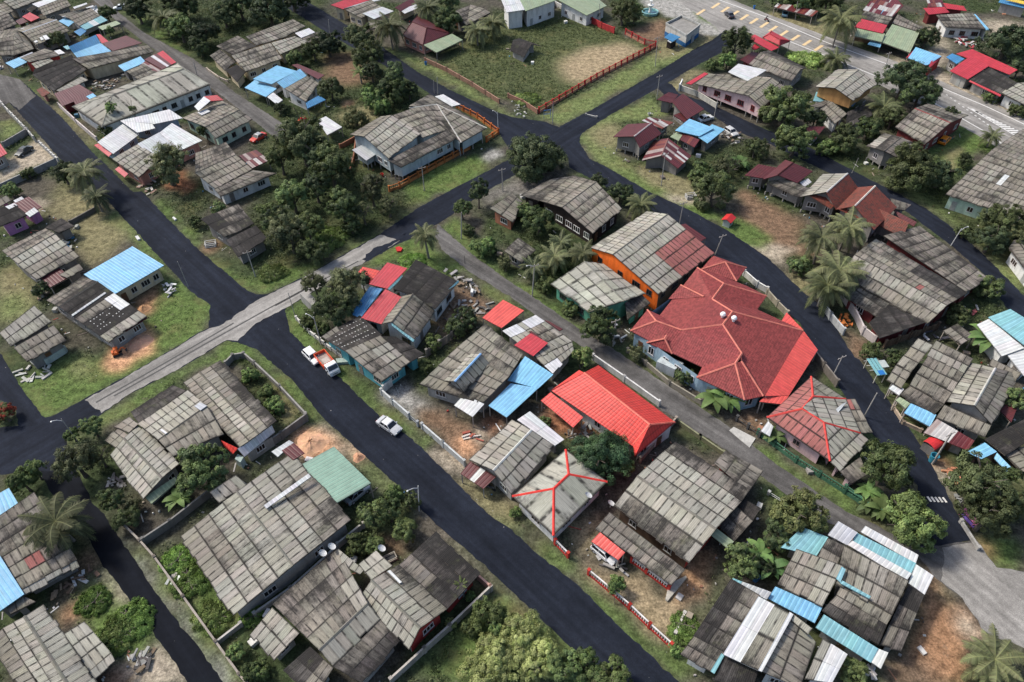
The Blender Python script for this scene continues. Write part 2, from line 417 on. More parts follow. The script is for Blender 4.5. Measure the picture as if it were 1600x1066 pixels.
# ---- roof specs (t = tile name filled in by house())
def G(mat, zr, ze, ridge, near, far=None, mat2=None, zf=None, capc=None, patch=(), patch2=(), flag=''):
    return dict(k='G', mat=mat, zr=zr, ze=ze, ridge=ridge, near=near, far=far, mat2=mat2 or mat, zf=zf, cap=capc, patch=patch, patch2=patch2, flag=flag)
def S(mat, zh, zl, hi, lo, flag='', patch=(), tile=None, label=None):
    return dict(k='S', mat=mat, zh=zh, zl=zl, hi=hi, lo=lo, flag=flag, patch=patch, tile=tile, label=label)
def Q(mat, z, s, flag='', patch=(), tile=None, label=None):    # four corners round, one height or four
    v = nums(s); z = [z]*4 if not hasattr(z, '__len__') else list(z)
    if len(z) == 2: z = [z[0], z[0], z[1], z[1]]
    return dict(k='Q', mat=mat, z=z, p=v, flag=flag, patch=patch, tile=tile, label=label)
def HP(mat, zr, ze, r, c, capc=None, flag=''): return dict(k='H', mat=mat, zr=zr, ze=ze, r=r, c=c, cap=capc, flag=flag)
def WC(col, r, zb=None, col2=None): r['wc'] = col; r['zb'] = zb; r['wc2'] = col2; return r
def T(mat, ps, flag='n', capc=None, caps=()): return dict(k='T', mat=mat, ps=ps, flag=flag, cap=capc, caps=caps)
WCOL = {'gray': (.30, .29, .27), 'white': (.62, .62, .60), 'cream': (.52, .44, .30), 'pink': (.56, .40, .40), 'green': (.10, .30, .20), 'lgreen': (.42, .55, .44),
        'orange': (.74, .14, .018), 'brown': (.10, .065, .045), 'black': (.03, .022, .02), 'plank': (.20, .19, .18), 'brick': (.36, .15, .09), 'red': (.38, .05, .04),
        'blue': (.30, .42, .50), 'teal': (.10, .34, .38), 'purple': (.42, .19, .36), 'salmon': (.45, .22, .18), 'bluegray': (.40, .47, .50), 'ochre': (.40, .22, .085), 'maroon': (.14, .03, .03)}
HOUSES = []
def house(t, label, wall, roofs, cat='house', name='house', z0=0.0, win=1, wcol=(.55, .54, .52), winh=1.1, group=None, ins=.72, awall=None, wl=None, vents=(), dishes=(), wall2=None, winz=.85):
    wc = WCOL[wall] if isinstance(wall, str) else wall
    pans = []; caps = []
    for r in roofs:
        tt = r.get('tile') or t; fl = r['flag']
        if r['k'] == 'G':
            rd = pts(tt, r['ridge'], r['zr']); ne = pts(tt, r['near'], r['ze'])
            if r['far']: fa = pts(tt, r['far'], r['zf'] if r['zf'] is not None else r['ze'])
            else: fa = [Vector((2*a.x-b.x, 2*a.y-b.y, r['ze'])) for a, b in zip(rd, ne)]
            pans.append((r['mat'], [rd[0], rd[1], ne[1], ne[0]], fl, r['patch'], (0,), r))
            pans.append((r['mat2'], [rd[0], rd[1], fa[1], fa[0]], fl, r['patch2'], (0,), r))
            c = r['cap'] or (tuple(v*.55 for v in RM[r['mat']][0]) if RM[r['mat']][0] else (.2, .1, .09))
            caps.append((rd[0]+Vector((0, 0, .03)), rd[1]+Vector((0, 0, .03)), c, id(r)))
        elif r['k'] == 'S':
            hi = pts(tt, r['hi'], r['zh']); lo = pts(tt, r['lo'], r['zl'])
            pans.append((r['mat'], [hi[0], hi[1], lo[1], lo[0]], fl, r['patch'], (), r))
        elif r['k'] == 'Q':
            p = r['p']; qq = [P(tt, p[2*i], p[2*i+1], r['z'][i]) for i in range(4)]
            pans.append((r['mat'], qq, fl, r['patch'], (), r))
        elif r['k'] == 'H':
            rr = pts(tt, r['r'], r['zr']); cc = pts(tt, r['c'], r['ze'])
            for pn, sk in (([rr[0], rr[1], cc[1], cc[0]], (0, 1, 3)), ([rr[1], cc[2], cc[1]], (0, 2)), ([rr[1], rr[0], cc[3], cc[2]], (0, 1, 3)), ([rr[0], cc[0], cc[3]], (0, 2))):
                pans.append((r['mat'], pn, fl, (), sk, r))
            c = r['cap'] or tuple(v*.6 for v in RM[r['mat']][0])
            u = Vector((0, 0, .04))
            for a, b in ((rr[0], rr[1]), (rr[0], cc[0]), (rr[0], cc[3]), (rr[1], cc[1]), (rr[1], cc[2])): caps.append((a+u, b+u, c, id(r)))
        else:
            qq = [P(tt, *p) for p in r['ps']]
            pans.append((r['mat'], qq, fl, (), tuple(range(len(qq))) if 'n' in fl else (), r))
            for i, j in r['caps']: caps.append((qq[i]+Vector((0, 0, .05)), qq[j]+Vector((0, 0, .05)), r['cap'], 'T'))
    allp = [p for pn in pans for p in pn[1]]
    org = Vector((sum(p.x for p in allp)/len(allp), sum(p.y for p in allp)/len(allp), 0))
    root = thing(name, org, label, cat, group)
    HOUSES.append([(pn[1], min(p.z for p in pn[1])) for pn in pans])
    groups = {}
    for pn in pans: groups.setdefault((pn[0] if pn[5]['k'] == 'T' else id(pn[5])), []).append(pn)
    first = root; big = 0; byspec = {}
    for pl in groups.values():
        op = 'o' in pl[0][2]; small = pl[0][5]['k'] == 'Q' and pl[0][2] == 'n'
        mb = MB()
        for mc, q, fl, pa, _, _ in pl: panel(mb, q, mc, pa)
        o = mb.build('awning' if op else 'roof_sheet' if small else 'roof', root, org)
        for pn in pl: byspec[id(pn[5])] = o
        if len(mb.f) > big and not op: first = o; big = len(mb.f)
    if caps:
        for key in dict.fromkeys(c[3] for c in caps):
            mb = MB()
            for a, b, c, k in caps:
                if k == key: cap(mb, a, b, c)
            mb.build('ridge_cap', byspec.get(key, first), org)
    # walls, posts, windows
    wm = MB(); nwin = 0; mbp = MB(); edges = []
    def wallpoly(foot, tops, zb, r=None):
        k = len(foot)
        for i in range(k):
            a, b = foot[i], foot[(i+1) % k]; za, zb2 = tops[i], tops[(i+1) % k]; cc = wc; w2 = wall2
            if r and r.get('wc'): cc = WCOL[r['wc']]; w2 = r.get('wc2')
            if w2 and i == 2: cc = WCOL[w2]
            wm.face([(a.x, a.y, zb), (b.x, b.y, zb), (b.x, b.y, zb2), (a.x, a.y, za)], cc, 'wall')
            edges.append((a, b, za, zb2, foot))
    if wl:
        for (wt, s, zt) in wl:
            q = pts(wt, s, zt); foot = inset(q, .5); wallpoly(foot, [zt-.03]*len(foot), z0)
    for mc, q, fl, pa, sk, r in pans:
        if 'n' in fl: continue
        ft = inset(q, .12 if 'o' in fl else ins, sk)
        A = np.array([[p.x, p.y, 1] for p in q]); zc, *_ = np.linalg.lstsq(A, np.array([p.z for p in q]), rcond=None)
        tops = [zc[0]*p.x+zc[1]*p.y+zc[2]-.2 for p in ft]
        if 'o' in fl:
            for p, zt in zip(ft, tops):
                pm = MB(); pm.box((p.x, p.y, zt/2), (.14, .14, zt), (.34, .30, .26), 'matte'); pm.build('post', root, org)
            for i in range(len(ft)): mbp.bar((ft[i].x, ft[i].y, tops[i]-.06), (ft[(i+1) % len(ft)].x, ft[(i+1) % len(ft)].y, tops[(i+1) % len(ft)]-.06), .08, .1, (.25, .21, .17))
        elif not wl: wallpoly(ft, tops, r.get('zb') or z0, r)
    if wm.f: wm.build('wall', root, org)
    if mbp.f: mbp.build('beam', root, org)
    if z0 > .5:                                     # stilts
        fs = [e[4] for e in edges]; done = []
        for ft in fs:
            if ft in done: continue
            done.append(ft)
            for i in range(len(ft)):
                for s in (0, .5):
                    p = lerp(ft[i], ft[(i+1) % len(ft)], s)
                    pm = MB(); pm.box((p.x, p.y, z0/2), (.22, .22, z0), (.30, .28, .25)); pm.build('stilt', root, org)
    foots = [[p for p in pn[1]] for pn in pans if 'n' not in pn[2]]
    if win:
        for a, b, za, zb, ft in edges:
            d = Vector((b.x-a.x, b.y-a.y)); L = d.length
            zt = min(za, zb)
            if L < 2.2 or zt-z0 < 1.9: continue
            t = d/L; c = sum(ft, Vector((0, 0)))/len(ft); nn = Vector((-t.y, t.x))
            mid = (Vector((a.x, a.y))+Vector((b.x, b.y)))/2
            if (mid-c).dot(nn) < 0: nn = -nn
            if nn.dot(-mid.normalized()) < -.1: continue
            k = max(1, int(L/(3.1/win)))
            for i in range(k):
                m = Vector((a.x, a.y))+d*((i+.5+random.uniform(-.1, .1))/k); out = m+nn*.75
                if sum(inpoly(out.x, out.y, f) for f in foots) > (1 if not wl else 9): continue
                if any(inpoly((m+nn*1.6).x, (m+nn*1.6).y, f) for f in foots if not inpoly(c.x, c.y, f)): continue
                if nwin >= 9: break
                ww = min(random.choice((1.1, 1.4, 1.7)), L*.5); hh = winh; zc_ = z0+winz+hh/2; door = False
                if nwin % 5 == 3 and z0 < .5 and winz < 1: door = True; ww = .95; hh = 1.95; zc_ = z0+hh/2
                window(root, org, Vector((m.x, m.y, zc_)), t, nn, ww, hh, jit(wcol), door); nwin += 1
    for (vt, vx, vy, vz) in vents:
        p = P(vt, vx, vy, vz); v = MB(); v.lathe(p, [(.22, -.5), (.22, .15), (.42, .25), (.46, .5), (.3, .75), (.02, .82)], (.75, .75, .74), 'paint'); v.build('roof_vent', first, org, True)
    for (dt, dx, dy, dz) in dishes: dish(root, org, P(dt, dx, dy, dz))
    return root
def window(root, org, c, t, n, w, h, fc, door=False):
    t = Vector((t.x, t.y, 0)); n = Vector((n.x, n.y, 0)); u = Vector((0, 0, 1))
    f = MB(); 
    def bx(cx, cz, sx, sz, dp, col, mb, mat='paint'):
        M = Matrix((t, n, u)).transposed().to_4x4(); M.translation = c+t*cx+u*cz+n*dp
        mb.box(None, (sx, .07, sz), col, mat, M=M)
    if door:
        dc = random.choice([(.12, .06, .035), (.2, .18, .16), (.30, .31, .30)])
        bx(0, 0, w, h, .03, dc, f); o = f.build('door', root, org)
        g = MB(); bx(w*.36, 0, .06, .14, .09, (.5, .48, .4), g); g.build('handle', o, org); return
    e = .08
    bx(0, h/2-e/2, w, e, .04, fc, f); bx(0, -h/2+e/2, w, e, .04, fc, f)
    k = max(2, round(w/.55))
    for i in range(k+1): bx(-w/2+e/2+(w-e)*i/k, 0, e, h-2*e, .04, fc, f)
    bx(0, -h/2-.05, w+.2, .07, .06, fc, f)
    o = f.build('window', root, org)
    p = MB(); bx(0, 0, w-.03, h-.03, -.005, random.choice([(.012, .013, .015), (.02, .022, .026), (.035, .02, .018)]), p, 'glass'); p.build('pane', o, org)
def dish(root, org, p):
    m = MB(); m.tube([p, p+Vector((0, 0, .7))], .05, (.4, .4, .4)); o = m.build('dish_mast', root, org)
    d = MB(); ax = Vector((.45, .2, .85)).normalized(); s = ax.cross(Vector((0, 0, 1))).normalized(); u = s.cross(ax); c = p+Vector((0, 0, .8))
    rr = [(0, 0), (.25, .03), (.42, .11), (.52, .19)]
    for i in range(3):
        for k in range(12):
            def q(j, kk): r, z = rr[j]; an = kk*math.pi/6; return c+s*(r*math.cos(an))+u*(r*math.sin(an))+ax*z
            d.face([q(i, k), q(i, k+1), q(i+1, k+1), q(i+1, k)], (.5, .5, .49), 'paint')
    d.tube([c+u*.48+ax*.16, c+ax*.5], .02, (.5, .5, .5)); d.build('satellite_dish', root, org, False)
# ================================================================ HOUSES (pixel corners unprojected at their own heights)
# --- far left corner block
house('z6', 'grey sheet roofed house of the packed row, cut by the top left corner', 'gray', [S('ag', 4.4, 3, '35 15 260 -70', '165 105 420 5'), S('am', 3.6, 2.8, '-60 60 60 40', '-30 190 150 130')])
house('z6', 'brown roofed house with a long white sheet along its ridge, beside the red topped shed', 'plank', [S('am', 3.9, 2.9, '430 75 720 -30', '480 180 790 65'), S('wh', 4.2, 3.9, '355 45 590 -35', '425 82 650 -5', 'n'), S('ad', 3.4, 3.0, '290 105 360 65', '340 140 425 85')])
house('z6', 'small shed with a bright red metal roof over a maroon lean-to, among grey roofs', 'brown', [S('rc', 3.2, 2.7, '245 185 330 138', '345 240 440 195'), S('rm', 2.6, 2.2, '170 235 250 195', '215 275 310 240')], name='shed', cat='shed')
house('z6', 'dark weathered roof house at the photo\'s left edge, above the hipped grey roof', 'plank', [S('ad', 4.0, 2.9, '-80 215 90 150', '-20 365 190 268')])
house('z6', 'grey gabled house with a white ridge strip and three white roof patches', 'gray', [G('am', 4.4, 3.0, '250 358 632 220', '400 500 775 345', capc=(.7, .7, .7)), S('wh', 3.4, 3.3, '365 448 395 435', '390 475 422 462', 'n'), S('wh', 3.5, 3.3, '438 418 462 408', '460 448 490 437', 'n'), S('wh', 3.7, 3.4, '470 400 515 388', '505 445 552 430', 'n'), S('wh', 3.6, 3.4, '228 322 265 308', '255 345 295 328', 'n')])
house('z6', 'grey pyramid roofed house by the old end of the left road', 'plank', [T('am', [(150, 400, 4.6), (380, 545, 2.8), (165, 615, 2.8)]), T('am', [(150, 400, 4.6), (230, 305, 2.8), (380, 545, 2.8)]), T('ad', [(150, 400, 4.6), (-60, 440, 4.6), (-30, 620, 2.8), (165, 615, 2.8)], ''), T('am', [(-60, 440, 4.6), (150, 400, 4.6), (230, 305, 2.8), (0, 345, 2.8)])])
house('z6', 'house with teal and white eave sheets below a grey roof, next to the lane', 'white', [S('am', 4.3, 3.5, '640 165 1000 85', '760 205 1020 108'), S('am', 4.2, 3.2, '760 195 1012 92', '880 292 1115 176', ''), S('tl', 3.2, 2.6, '880 287 1120 175', '950 332 1195 226', 'o', patch=[('wh', .38, .68, 0, 1)]), S('bl', 3.3, 2.7, '650 235 722 195', '760 297 822 246', 'o'), S('bd', 2.7, 2.3, '820 352 912 305', '888 402 962 345', 'n'), S('wh', 3.6, 3.2, '950 85 1030 60', '1085 148 1115 122', 'n'), S('wh', 4.0, 3.9, '680 180 830 122', '700 190 840 135', 'n'), S('wh', 4.3, 4.2, '810 80 960 30', '825 98 970 45', 'n')])
house('z6', 'long flat pale green canopy beside the lane, below the teal eaves', 'gray', [Q('gp', 2.7, '1085 300 1290 232 1342 264 1140 336', 'o')], name='canopy', cat='canopy')
house('z6', 'house with a two tone blue metal roof and a long maroon metal wing', 'white', [Q('bd', (5.2, 5.2, 4.0, 4.0), '760 520 1065 388 1115 480 815 590', ''), Q('bl', (4.0, 4.0, 3.0, 3.0), '815 590 1115 480 1235 570 870 655', ''), S('rc', 3.4, 3.0, '1068 385 1110 380', '1130 482 1205 462'), S('rm', 3.6, 2.9, '1140 482 1400 395', '1250 566 1575 478'), S('tl', 3.0, 2.7, '700 520 755 503', '745 552 775 545', 'n')])
house('z6', 'long blackened roof house with a cream gable wall and dark windows, beyond the maroon lean-tos', 'cream', [S('ab', 3.9, 2.8, '360 830 830 655', '590 1012 965 775'), S('am', 4.3, 3.2, '800 650 1640 500', '985 768 1712 575', patch=[('ad', 0, .6, 0, .5)]), S('ag', 2.9, 2.4, '620 1005 900 850', '685 1032 985 893', 'n')], win=1.3)
house('z6', 'roadside grey house with a pale blue corner awning on red posts', 'red', [S('am', 3.8, 3.1, '230 645 490 540', '330 695 720 605'), S('ag', 3.0, 2.6, '345 708 540 640', '400 762 600 682', ''), S('bl', 3.0, 2.4, '60 700 215 636', '155 760 302 690', 'o'), S('wh', 3.8, 3.6, '215 638 355 578', '235 648 372 590', 'n'), S('ab', 3.2, 2.7, '380 770 800 610', '365 825 825 655', 'n'), S('wh', 3.5, 3.4, '600 565 665 550', '650 605 722 590', 'n')])
house('a0', 'tiny roadside stall with an orange brown roof at the edge of the left road', 'salmon', [S('ot', 2.4, 2.0, '203 500 232 484', '236 538 278 516')], name='roadside_stall', cat='stall', win=0)
# --- left row between the two roads
house('a0', 'sagging maroon lean-tos crowding the road beside the long hall', 'maroon', [S('rm', 3.0, 2.5, '300 520 440 468', '345 590 525 520'), S('rm', 2.7, 2.3, '400 548 500 505', '425 592 522 556', ''), S('bl', 2.8, 2.6, '478 536 515 518', '506 556 543 540', 'n')], name='lean_to_shed', cat='shed', win=0)
house('a0', 'patchwork shed of maroon, white and blue sheets behind the long hall', 'plank', [S('bl', 3.3, 2.9, '655 365 780 313', '690 396 810 345'), S('am', 3.2, 2.7, '700 396 798 355', '770 445 872 400'), S('rs', 3.2, 2.7, '775 362 860 300', '830 415 910 385'), S('rm', 3.5, 2.9, '800 330 905 282', '900 385 978 346', patch=[('wh', .3, .42, .2, 1), ('rc', .75, 1, 0, 1)])])
house('a0', 'very long pale grey hall with a hipped roof and a white wall of dark openings', 'white', [HP('ap', 5.0, 3.2, '625 528 1020 385', '565 708 1168 470 985 352 400 594')], cat='hall', name='long_hall', win=1.4, wcol=(.05, .05, .05))
house('a0', 'house with two stacked plain white metal roofs next to the long hall', 'blue', [Q('wh', (3.6, 3.6, 2.7, 2.7), '540 790 680 690 775 745 628 855'), Q('wh', (4.6, 4.6, 4.0, 4.0), '668 670 940 608 1014 656 855 690'), Q('wh', (4.5, 4.5, 4.0, 4.0), '668 672 845 685 862 716 762 736', 'n'), S('rc', 2.6, 2.2, '545 797 622 850', '522 806 604 870', 'n')])
house('a0', 'patched grey and white roof house with small orange awnings over the road', 'salmon', [Q('ag', (3.4, 3.8, 3.8, 2.8), '620 882 765 800 895 880 772 986'), Q('si', (4.0, 4.0, 3.4, 3.4), '762 800 885 735 990 805 850 872', ''), Q('wh', (4.2, 4.2, 3.2, 3.2), '885 735 955 685 1122 780 990 842', '', patch=[('rm', .3, .45, .3, .8)]), S('rc', 2.2, 1.9, '660 925 712 965', '638 940 692 985', 'n')])
house('a0', 'pale green walled house with a grey gable and a red and white roof monitor', 'lgreen', [G('am', 4.4, 3.0, '1140 705 1330 610', '1198 770 1402 662', far='1010 655 1235 560', zf=3.0), Q('wh', (4.4, 5.2, 5.2, 4.4), '1078 592 1132 536 1168 560 1102 616', 'n'), Q('rc', (5.2, 5.2, 4.6, 4.6), '1132 536 1205 528 1240 556 1168 562', 'n'), S('wh', 4.0, 3.8, '1095 625 1145 605', '1120 640 1168 618', 'n')], win=1.2, wcol=(.05, .05, .05))
house('a0', 'low grey brown gabled house behind the spreading tree, with a white block wall', 'white', [G('am', 4.2, 3.1, '1083 962 1310 860', '1195 1050 1402 942', far='1085 850 1255 790', mat2='ad'), S('ad', 3.1, 2.6, '1190 1052 1402 945', '1225 1092 1535 962')])
house('a1', 'striped white and maroon carport sheet beside the red car', 'gray', [Q('rs', (2.8, 2.8, 2.4, 2.4), '-95 865 0 832 75 890 -20 935', 'o')], name='carport', cat='carport')
# --- block beyond the lane
house('y2', 'rambling dark grey patchwork roof house with one white sheet, under the far trees', 'cream', [Q('ad', (3.6, 4.2, 3.9, 3.0), '90 265 260 182 410 265 225 335', ''), Q('ad', (4.3, 4.3, 3.6, 3.6), '325 190 510 118 640 195 410 262', '', patch=[('ag', .55, .8, .3, .9)]), Q('am', (4.4, 4.4, 3.6, 3.6), '510 118 700 52 800 108 635 192', ''), Q('am', (4.0, 4.0, 2.9, 2.9), '210 340 520 238 615 365 325 468'), Q('ag', (4.0, 4.0, 3.1, 3.1), '528 240 715 185 830 235 600 330', ''), Q('ad', (3.2, 3.2, 2.6, 2.6), '40 340 120 290 245 390 160 460'), Q('ab', (2.9, 2.9, 2.4, 2.4), '165 455 255 410 325 470 255 550', ''), Q('wh', (3.6, 3.6, 3.3, 3.3), '715 162 825 122 875 155 765 200', 'n'), Q('ad', (3.3, 3.3, 2.8, 2.8), '770 205 900 150 985 170 830 235')])
house('y2', 'house of overlapping sky blue roof sheets with a brown grey wing', 'white', [Q('bl', (4.0, 4.0, 3.2, 3.2), '380 525 572 418 730 462 530 566'), Q('bl', (3.9, 3.9, 3.0, 3.0), '572 552 755 445 808 500 630 602'), Q('bl', (2.9, 2.9, 2.4, 2.4), '316 595 398 532 570 602 485 668', 'o'), Q('am', (3.8, 3.8, 2.9, 2.9), '630 602 812 500 905 560 800 706', ''), Q('bd', (2.7, 2.7, 2.2, 2.2), '800 715 905 655 960 690 812 760', 'o'), Q('wh', (2.4, 2.4, 2.1, 2.1), '495 668 542 632 618 692 570 726', 'o'), Q('rm', (2.6, 2.6, 2.3, 2.3), '690 415 735 405 950 495 900 528', '')])
house('a1', 'lone flat white roof sheet on posts beside the red flowered tree', 'gray', [Q('wh', (2.8, 2.8, 2.5, 2.5), '340 668 388 646 478 706 395 750', 'o')], name='canopy', cat='canopy')
house('a1', 'big raised bluish grey house with a hipped wing, inside the orange fence', 'bluegray', [G('am', 6.4, 5.0, '600 760 755 640', '735 880 915 745', far='520 748 690 648', patch=[('ag', 0, 1, 0, 1)]), S('am', 6.1, 4.6, '760 640 885 596', '925 765 1052 722', ''), S('ad', 4.6, 3.9, '728 890 1060 722', '806 930 1116 768', ''), T('ad', [(850, 600, 6.2), (1005, 580, 6.2), (1140, 792, 3.6), (1040, 722, 4.4)], ''), T('am', [(1005, 580, 6.2), (1282, 712, 3.6), (1140, 792, 3.6)], '', (.42, .40, .36), ((0, 1), (0, 2))), T('ad', [(1005, 580, 6.2), (850, 600, 6.2), (965, 528, 3.6), (1282, 712, 3.6)], 'n', (.42, .40, .36), ((0, 1),)), Q('si', (3.4, 3.4, 2.9, 2.9), '533 832 600 800 676 850 612 892', '')], z0=1.1, win=1.3, wcol=(.6, .6, .6))
house('a1', 'flat white carport roof between the hipped house and the far road', 'gray', [Q('wh', (2.8, 2.8, 2.6, 2.6), '993 536 1040 524 1136 580 1086 592', 'o')], name='carport', cat='carport')
house('a1', 'maroon and white striped roof house with cream walls at the top of the side road', 'cream', [S('rc', 4.2, 3.4, '415 28 585 -35', '485 52 645 -5'), S('wh', 3.6, 3.4, '485 48 665 -8', '520 42 692 0', 'n'), S('am', 3.9, 3.1, '495 55 640 0', '585 102 705 45'), S('wh', 3.8, 3.0, '592 75 700 38', '655 106 765 62'), S('rm', 3.9, 3.2, '770 42 870 -12', '802 62 885 20'), S('wh', 3.2, 2.8, '798 56 890 24', '826 76 898 45', 'n'), S('am', 2.6, 2.3, '610 130 680 110', '642 162 722 140', 'o')], win=1.3)
house('a1', 'orange walled bungalow with a dark red hipped roof beside the tall palm', 'salmon', [HP('rm', 5.0, 3.0, '868 122 948 155', '812 198 928 250 1075 186 900 84')], win=1.2)
house('a1', 'open carport with a flat pale grey roof, joined to the red hip bungalow', 'gray', [Q('gp', (3.0, 3.0, 2.6, 2.6), '930 250 1088 188 1148 222 1002 292', 'o')], name='carport', cat='carport')
house('a1', 'dim brown grey roofed house among palms beyond the grass lot', 'plank', [S('ad', 4.2, 3.0, '1080 72 1190 28', '1168 142 1302 76'), S('am', 4.2, 3.2, '1190 28 1262 40', '1168 142 1302 76', 'n')])
house('a2', 'pale green roofed white hall with a long low balustrade, above the grass lot', 'white', [S('gp', 4.4, 3.4, '255 0 430 -45', '415 86 526 32'), S('gp', 5.6, 5.0, '40 -10 240 -60', '75 62 250 0'), S('wh', 5.6, 5.0, '-60 0 40 -20', '-30 70 72 55')], cat='hall', name='hall')
house('a2', 'derelict little black roofed hut alone in the grass lot', 'gray', [G('ab', 2.9, 2.0, '5 226 112 240', '-12 280 68 318', far='40 212 165 262')], name='hut', cat='hut', win=.8)
house('a2', 'small dark kiosk with a blue roof beside the flat topped block', 'black', [S('bd', 2.9, 2.5, '845 207 878 183', '890 232 936 206'), S('wh', 2.5, 2.3, '862 226 890 216', '880 238 908 226', 'n')], name='kiosk', cat='kiosk', win=0)
# --- right of the upper road
house('z7', 'raised pink house with maroon shutters, a white roof patch and a red roof tip', 'pink', [G('am', 5.4, 4.3, '885 435 690 585', '1015 530 800 682', far='350 400 245 486', zf=3.3, patch2=[('ad', 0, 1, .72, 1)]), Q('wh', (5.0, 5.0, 5.0, 4.8), '520 386 605 320 842 370 690 468', 'n'), S('rc', 3.5, 3.1, '325 390 355 402', '170 482 212 492', 'n')], z0=1.2, win=1.1, wcol=(.22, .03, .03), winh=1.3)
house('z7', 'long brown grey gabled house between the pink house and the red pavilion', 'gray', [G('ad', 4.3, 3.0, '790 224 1125 365', '690 326 1050 462', patch=[('am', .3, .8, 0, .6)])])
house('z7', 'low maroon lean-to hidden behind the dark round tree', 'maroon', [S('rm', 2.9, 2.4, '620 285 720 218', '695 322 785 232')], name='lean_to_shed', cat='shed', win=0)
house('z7', 'bright red roofed roadside pavilion on orange pillars, at the corner of the main road', 'orange', [Q('rc', (3.4, 3.4, 3.0, 3.0), '688 105 742 74 946 182 880 212', 'o'), HP('rc', 4.4, 3.2, '868 70 955 118', '808 98 948 168 1038 128 880 44', flag='o'), Q('rc', (2.6, 2.6, 2.3, 2.3), '715 185 745 150 790 180 742 202', 'o')], name='pavilion', cat='pavilion', win=0)
house('a3', 'two storey ochre gabled house with a blue band and dark lower awnings', 'white', [WC('ochre', G('ag', 7.0, 5.6, '505 387 372 490', '602 468 472 560', far='385 385 262 482'), 3.3), WC('blue', Q('bd', (3.6, 3.6, 3.5, 3.5), '420 440 560 480 470 590 345 540', 'n')), S('am', 3.4, 2.8, '340 550 440 632', '285 600 372 688'), S('ab', 3.1, 2.6, '440 622 560 572', '430 716 578 640'), S('ad', 3.5, 3.1, '232 588 320 555', '285 600 350 575', ''), S('tl', 3.2, 2.8, '250 560 268 510', '312 568 342 534', '')], winh=1.0)
house('a3', 'tiny maroon roofed shed below the ochre house', 'white', [S('rm', 2.6, 2.2, '225 702 318 704', '192 745 262 772')], name='shed', cat='shed', win=0)
house('a3', 'dark gabled house with a maroon ridge line, next to the orange car', 'maroon', [G('ad', 5.0, 3.4, '815 602 1012 682', '705 706 872 802', capc=(.18, .04, .04), patch=[('am', .2, .9, 0, 1)])])
house('a3', 'old bluish plank house on low stilts with a rusty red roof strip', 'plank', [G('ad', 4.6, 3.4, '740 762 645 838', '862 815 715 876', far='640 740 548 812', patch2=[('ag', .3, .9, .4, 1)], patch=[('rm', 0, .9, .0, .2)])], z0=.8)
house('a3', 'market stall row with a long pale green metal awning roof', 'brown', [S('gp', 3.6, 2.8, '495 150 650 188', '480 200 632 234', 'o'), S('gp', 3.8, 2.6, '690 135 840 182', '625 232 788 292', 'o'), S('rc', 4.2, 3.7, '520 105 662 140', '480 150 638 186', ''), S('ad', 4.5, 4.1, '540 60 692 100', '505 102 662 140', ''), S('ad', 3.8, 3.4, '720 80 855 152', '690 128 842 182', ''), S('bl', 2.2, 1.9, '575 220 632 240', '553 246 622 264', 'n')], name='market_stall', cat='market stall', win=0)
house('a3', 'rusted maroon and white roof house behind the green market stalls', 'brown', [S('rs', 4.4, 3.2, '570 0 730 -20', '525 62 625 82'), S('rs', 4.4, 3.4, '700 -20 752 32', '625 82 692 96', ''), S('bl', 3.6, 3.3, '640 54 702 70', '625 78 692 97', 'n')], win=0)
house('a3', 'open rusty roofed carport across the main road', 'brown', [S('rs', 2.8, 2.4, '60 12 280 62', '34 38 246 92', 'o')], name='carport', cat='carport', win=0)
house('a3', 'roadside hut with a bright blue roof and a red gable front', 'red', [S('bl', 3.2, 2.6, '820 262 964 312', '778 322 882 364', ''), S('rc', 2.9, 2.5, '905 340 966 314', '880 392 930 350', ''), S('rc', 2.5, 2.2, '800 285 825 265', '765 322 785 318', 'n')], name='hut', cat='hut', win=0)
house('z4', 'white end walled house with a blotchy grey roof edged in blue, at the far right', 'white', [S('ad', 4.0, 3.0, '120 125 425 108', '200 226 535 246', patch=[('ag', .3, .7, 0, .4)]), S('bl', 3.4, 2.8, '400 112 450 120', '530 250 570 252', '')], win=1.2, wcol=(.08, .08, .08))
house('z4', 'cluster of crimson roofs behind the white end walled house', 'maroon', [S('rc', 3.6, 3.0, '15 68 190 58', '62 122 232 104'), S('rs', 4.0, 3.4, '40 0 165 -15', '62 60 195 58', ''), S('rc', 3.8, 3.2, '180 25 350 52', '210 72 375 92', '')], win=0)
house('z4', 'roadside shop with layered crimson roofs and a black tarred section', 'gray', [Q('rc', (3.8, 3.8, 3.0, 3.0), '420 410 800 582 735 622 288 448', ''), Q('rc', (4.2, 4.2, 2.9, 2.9), '408 466 565 548 385 662 235 590', ''), Q('ab', (3.8, 3.8, 2.8, 2.8), '560 560 795 690 662 788 402 665', ''), Q('rc', (2.8, 2.8, 2.6, 2.6), '402 668 662 790 655 805 395 678', 'n'), Q('bd', (3.4, 3.4, 3.0, 3.0), '255 446 358 490 292 532 205 476', '')], name='shop', cat='shop', win=.8)
house('z4', 'grey corrugated roof house next to the black tarred shop, at the right edge', 'white', [S('ag', 3.8, 2.8, '760 688 905 690', '664 782 870 880')], win=.9)
house('z4', 'long blue and yellow roofed stall in the far top right corner', 'gray', [S('bd', 3.6, 2.8, '660 -15 900 30', '640 20 880 75'), S('yl', 4.2, 3.7, '720 -15 900 20', '700 0 890 45', 'n')], win=0, name='market_stall', cat='market stall')
house('b3', 'large brown roof house with pale green walls and one white patch, at the right edge', 'lgreen', [G('am', 5.4, 3.2, '1240 -90 1600 40', '985 155 1395 292', patch=[('ag', .25, .35, .25, .6), ('wh', .42, .5, .3, .55)])], win=1.1, wcol=(.6, .6, .58))
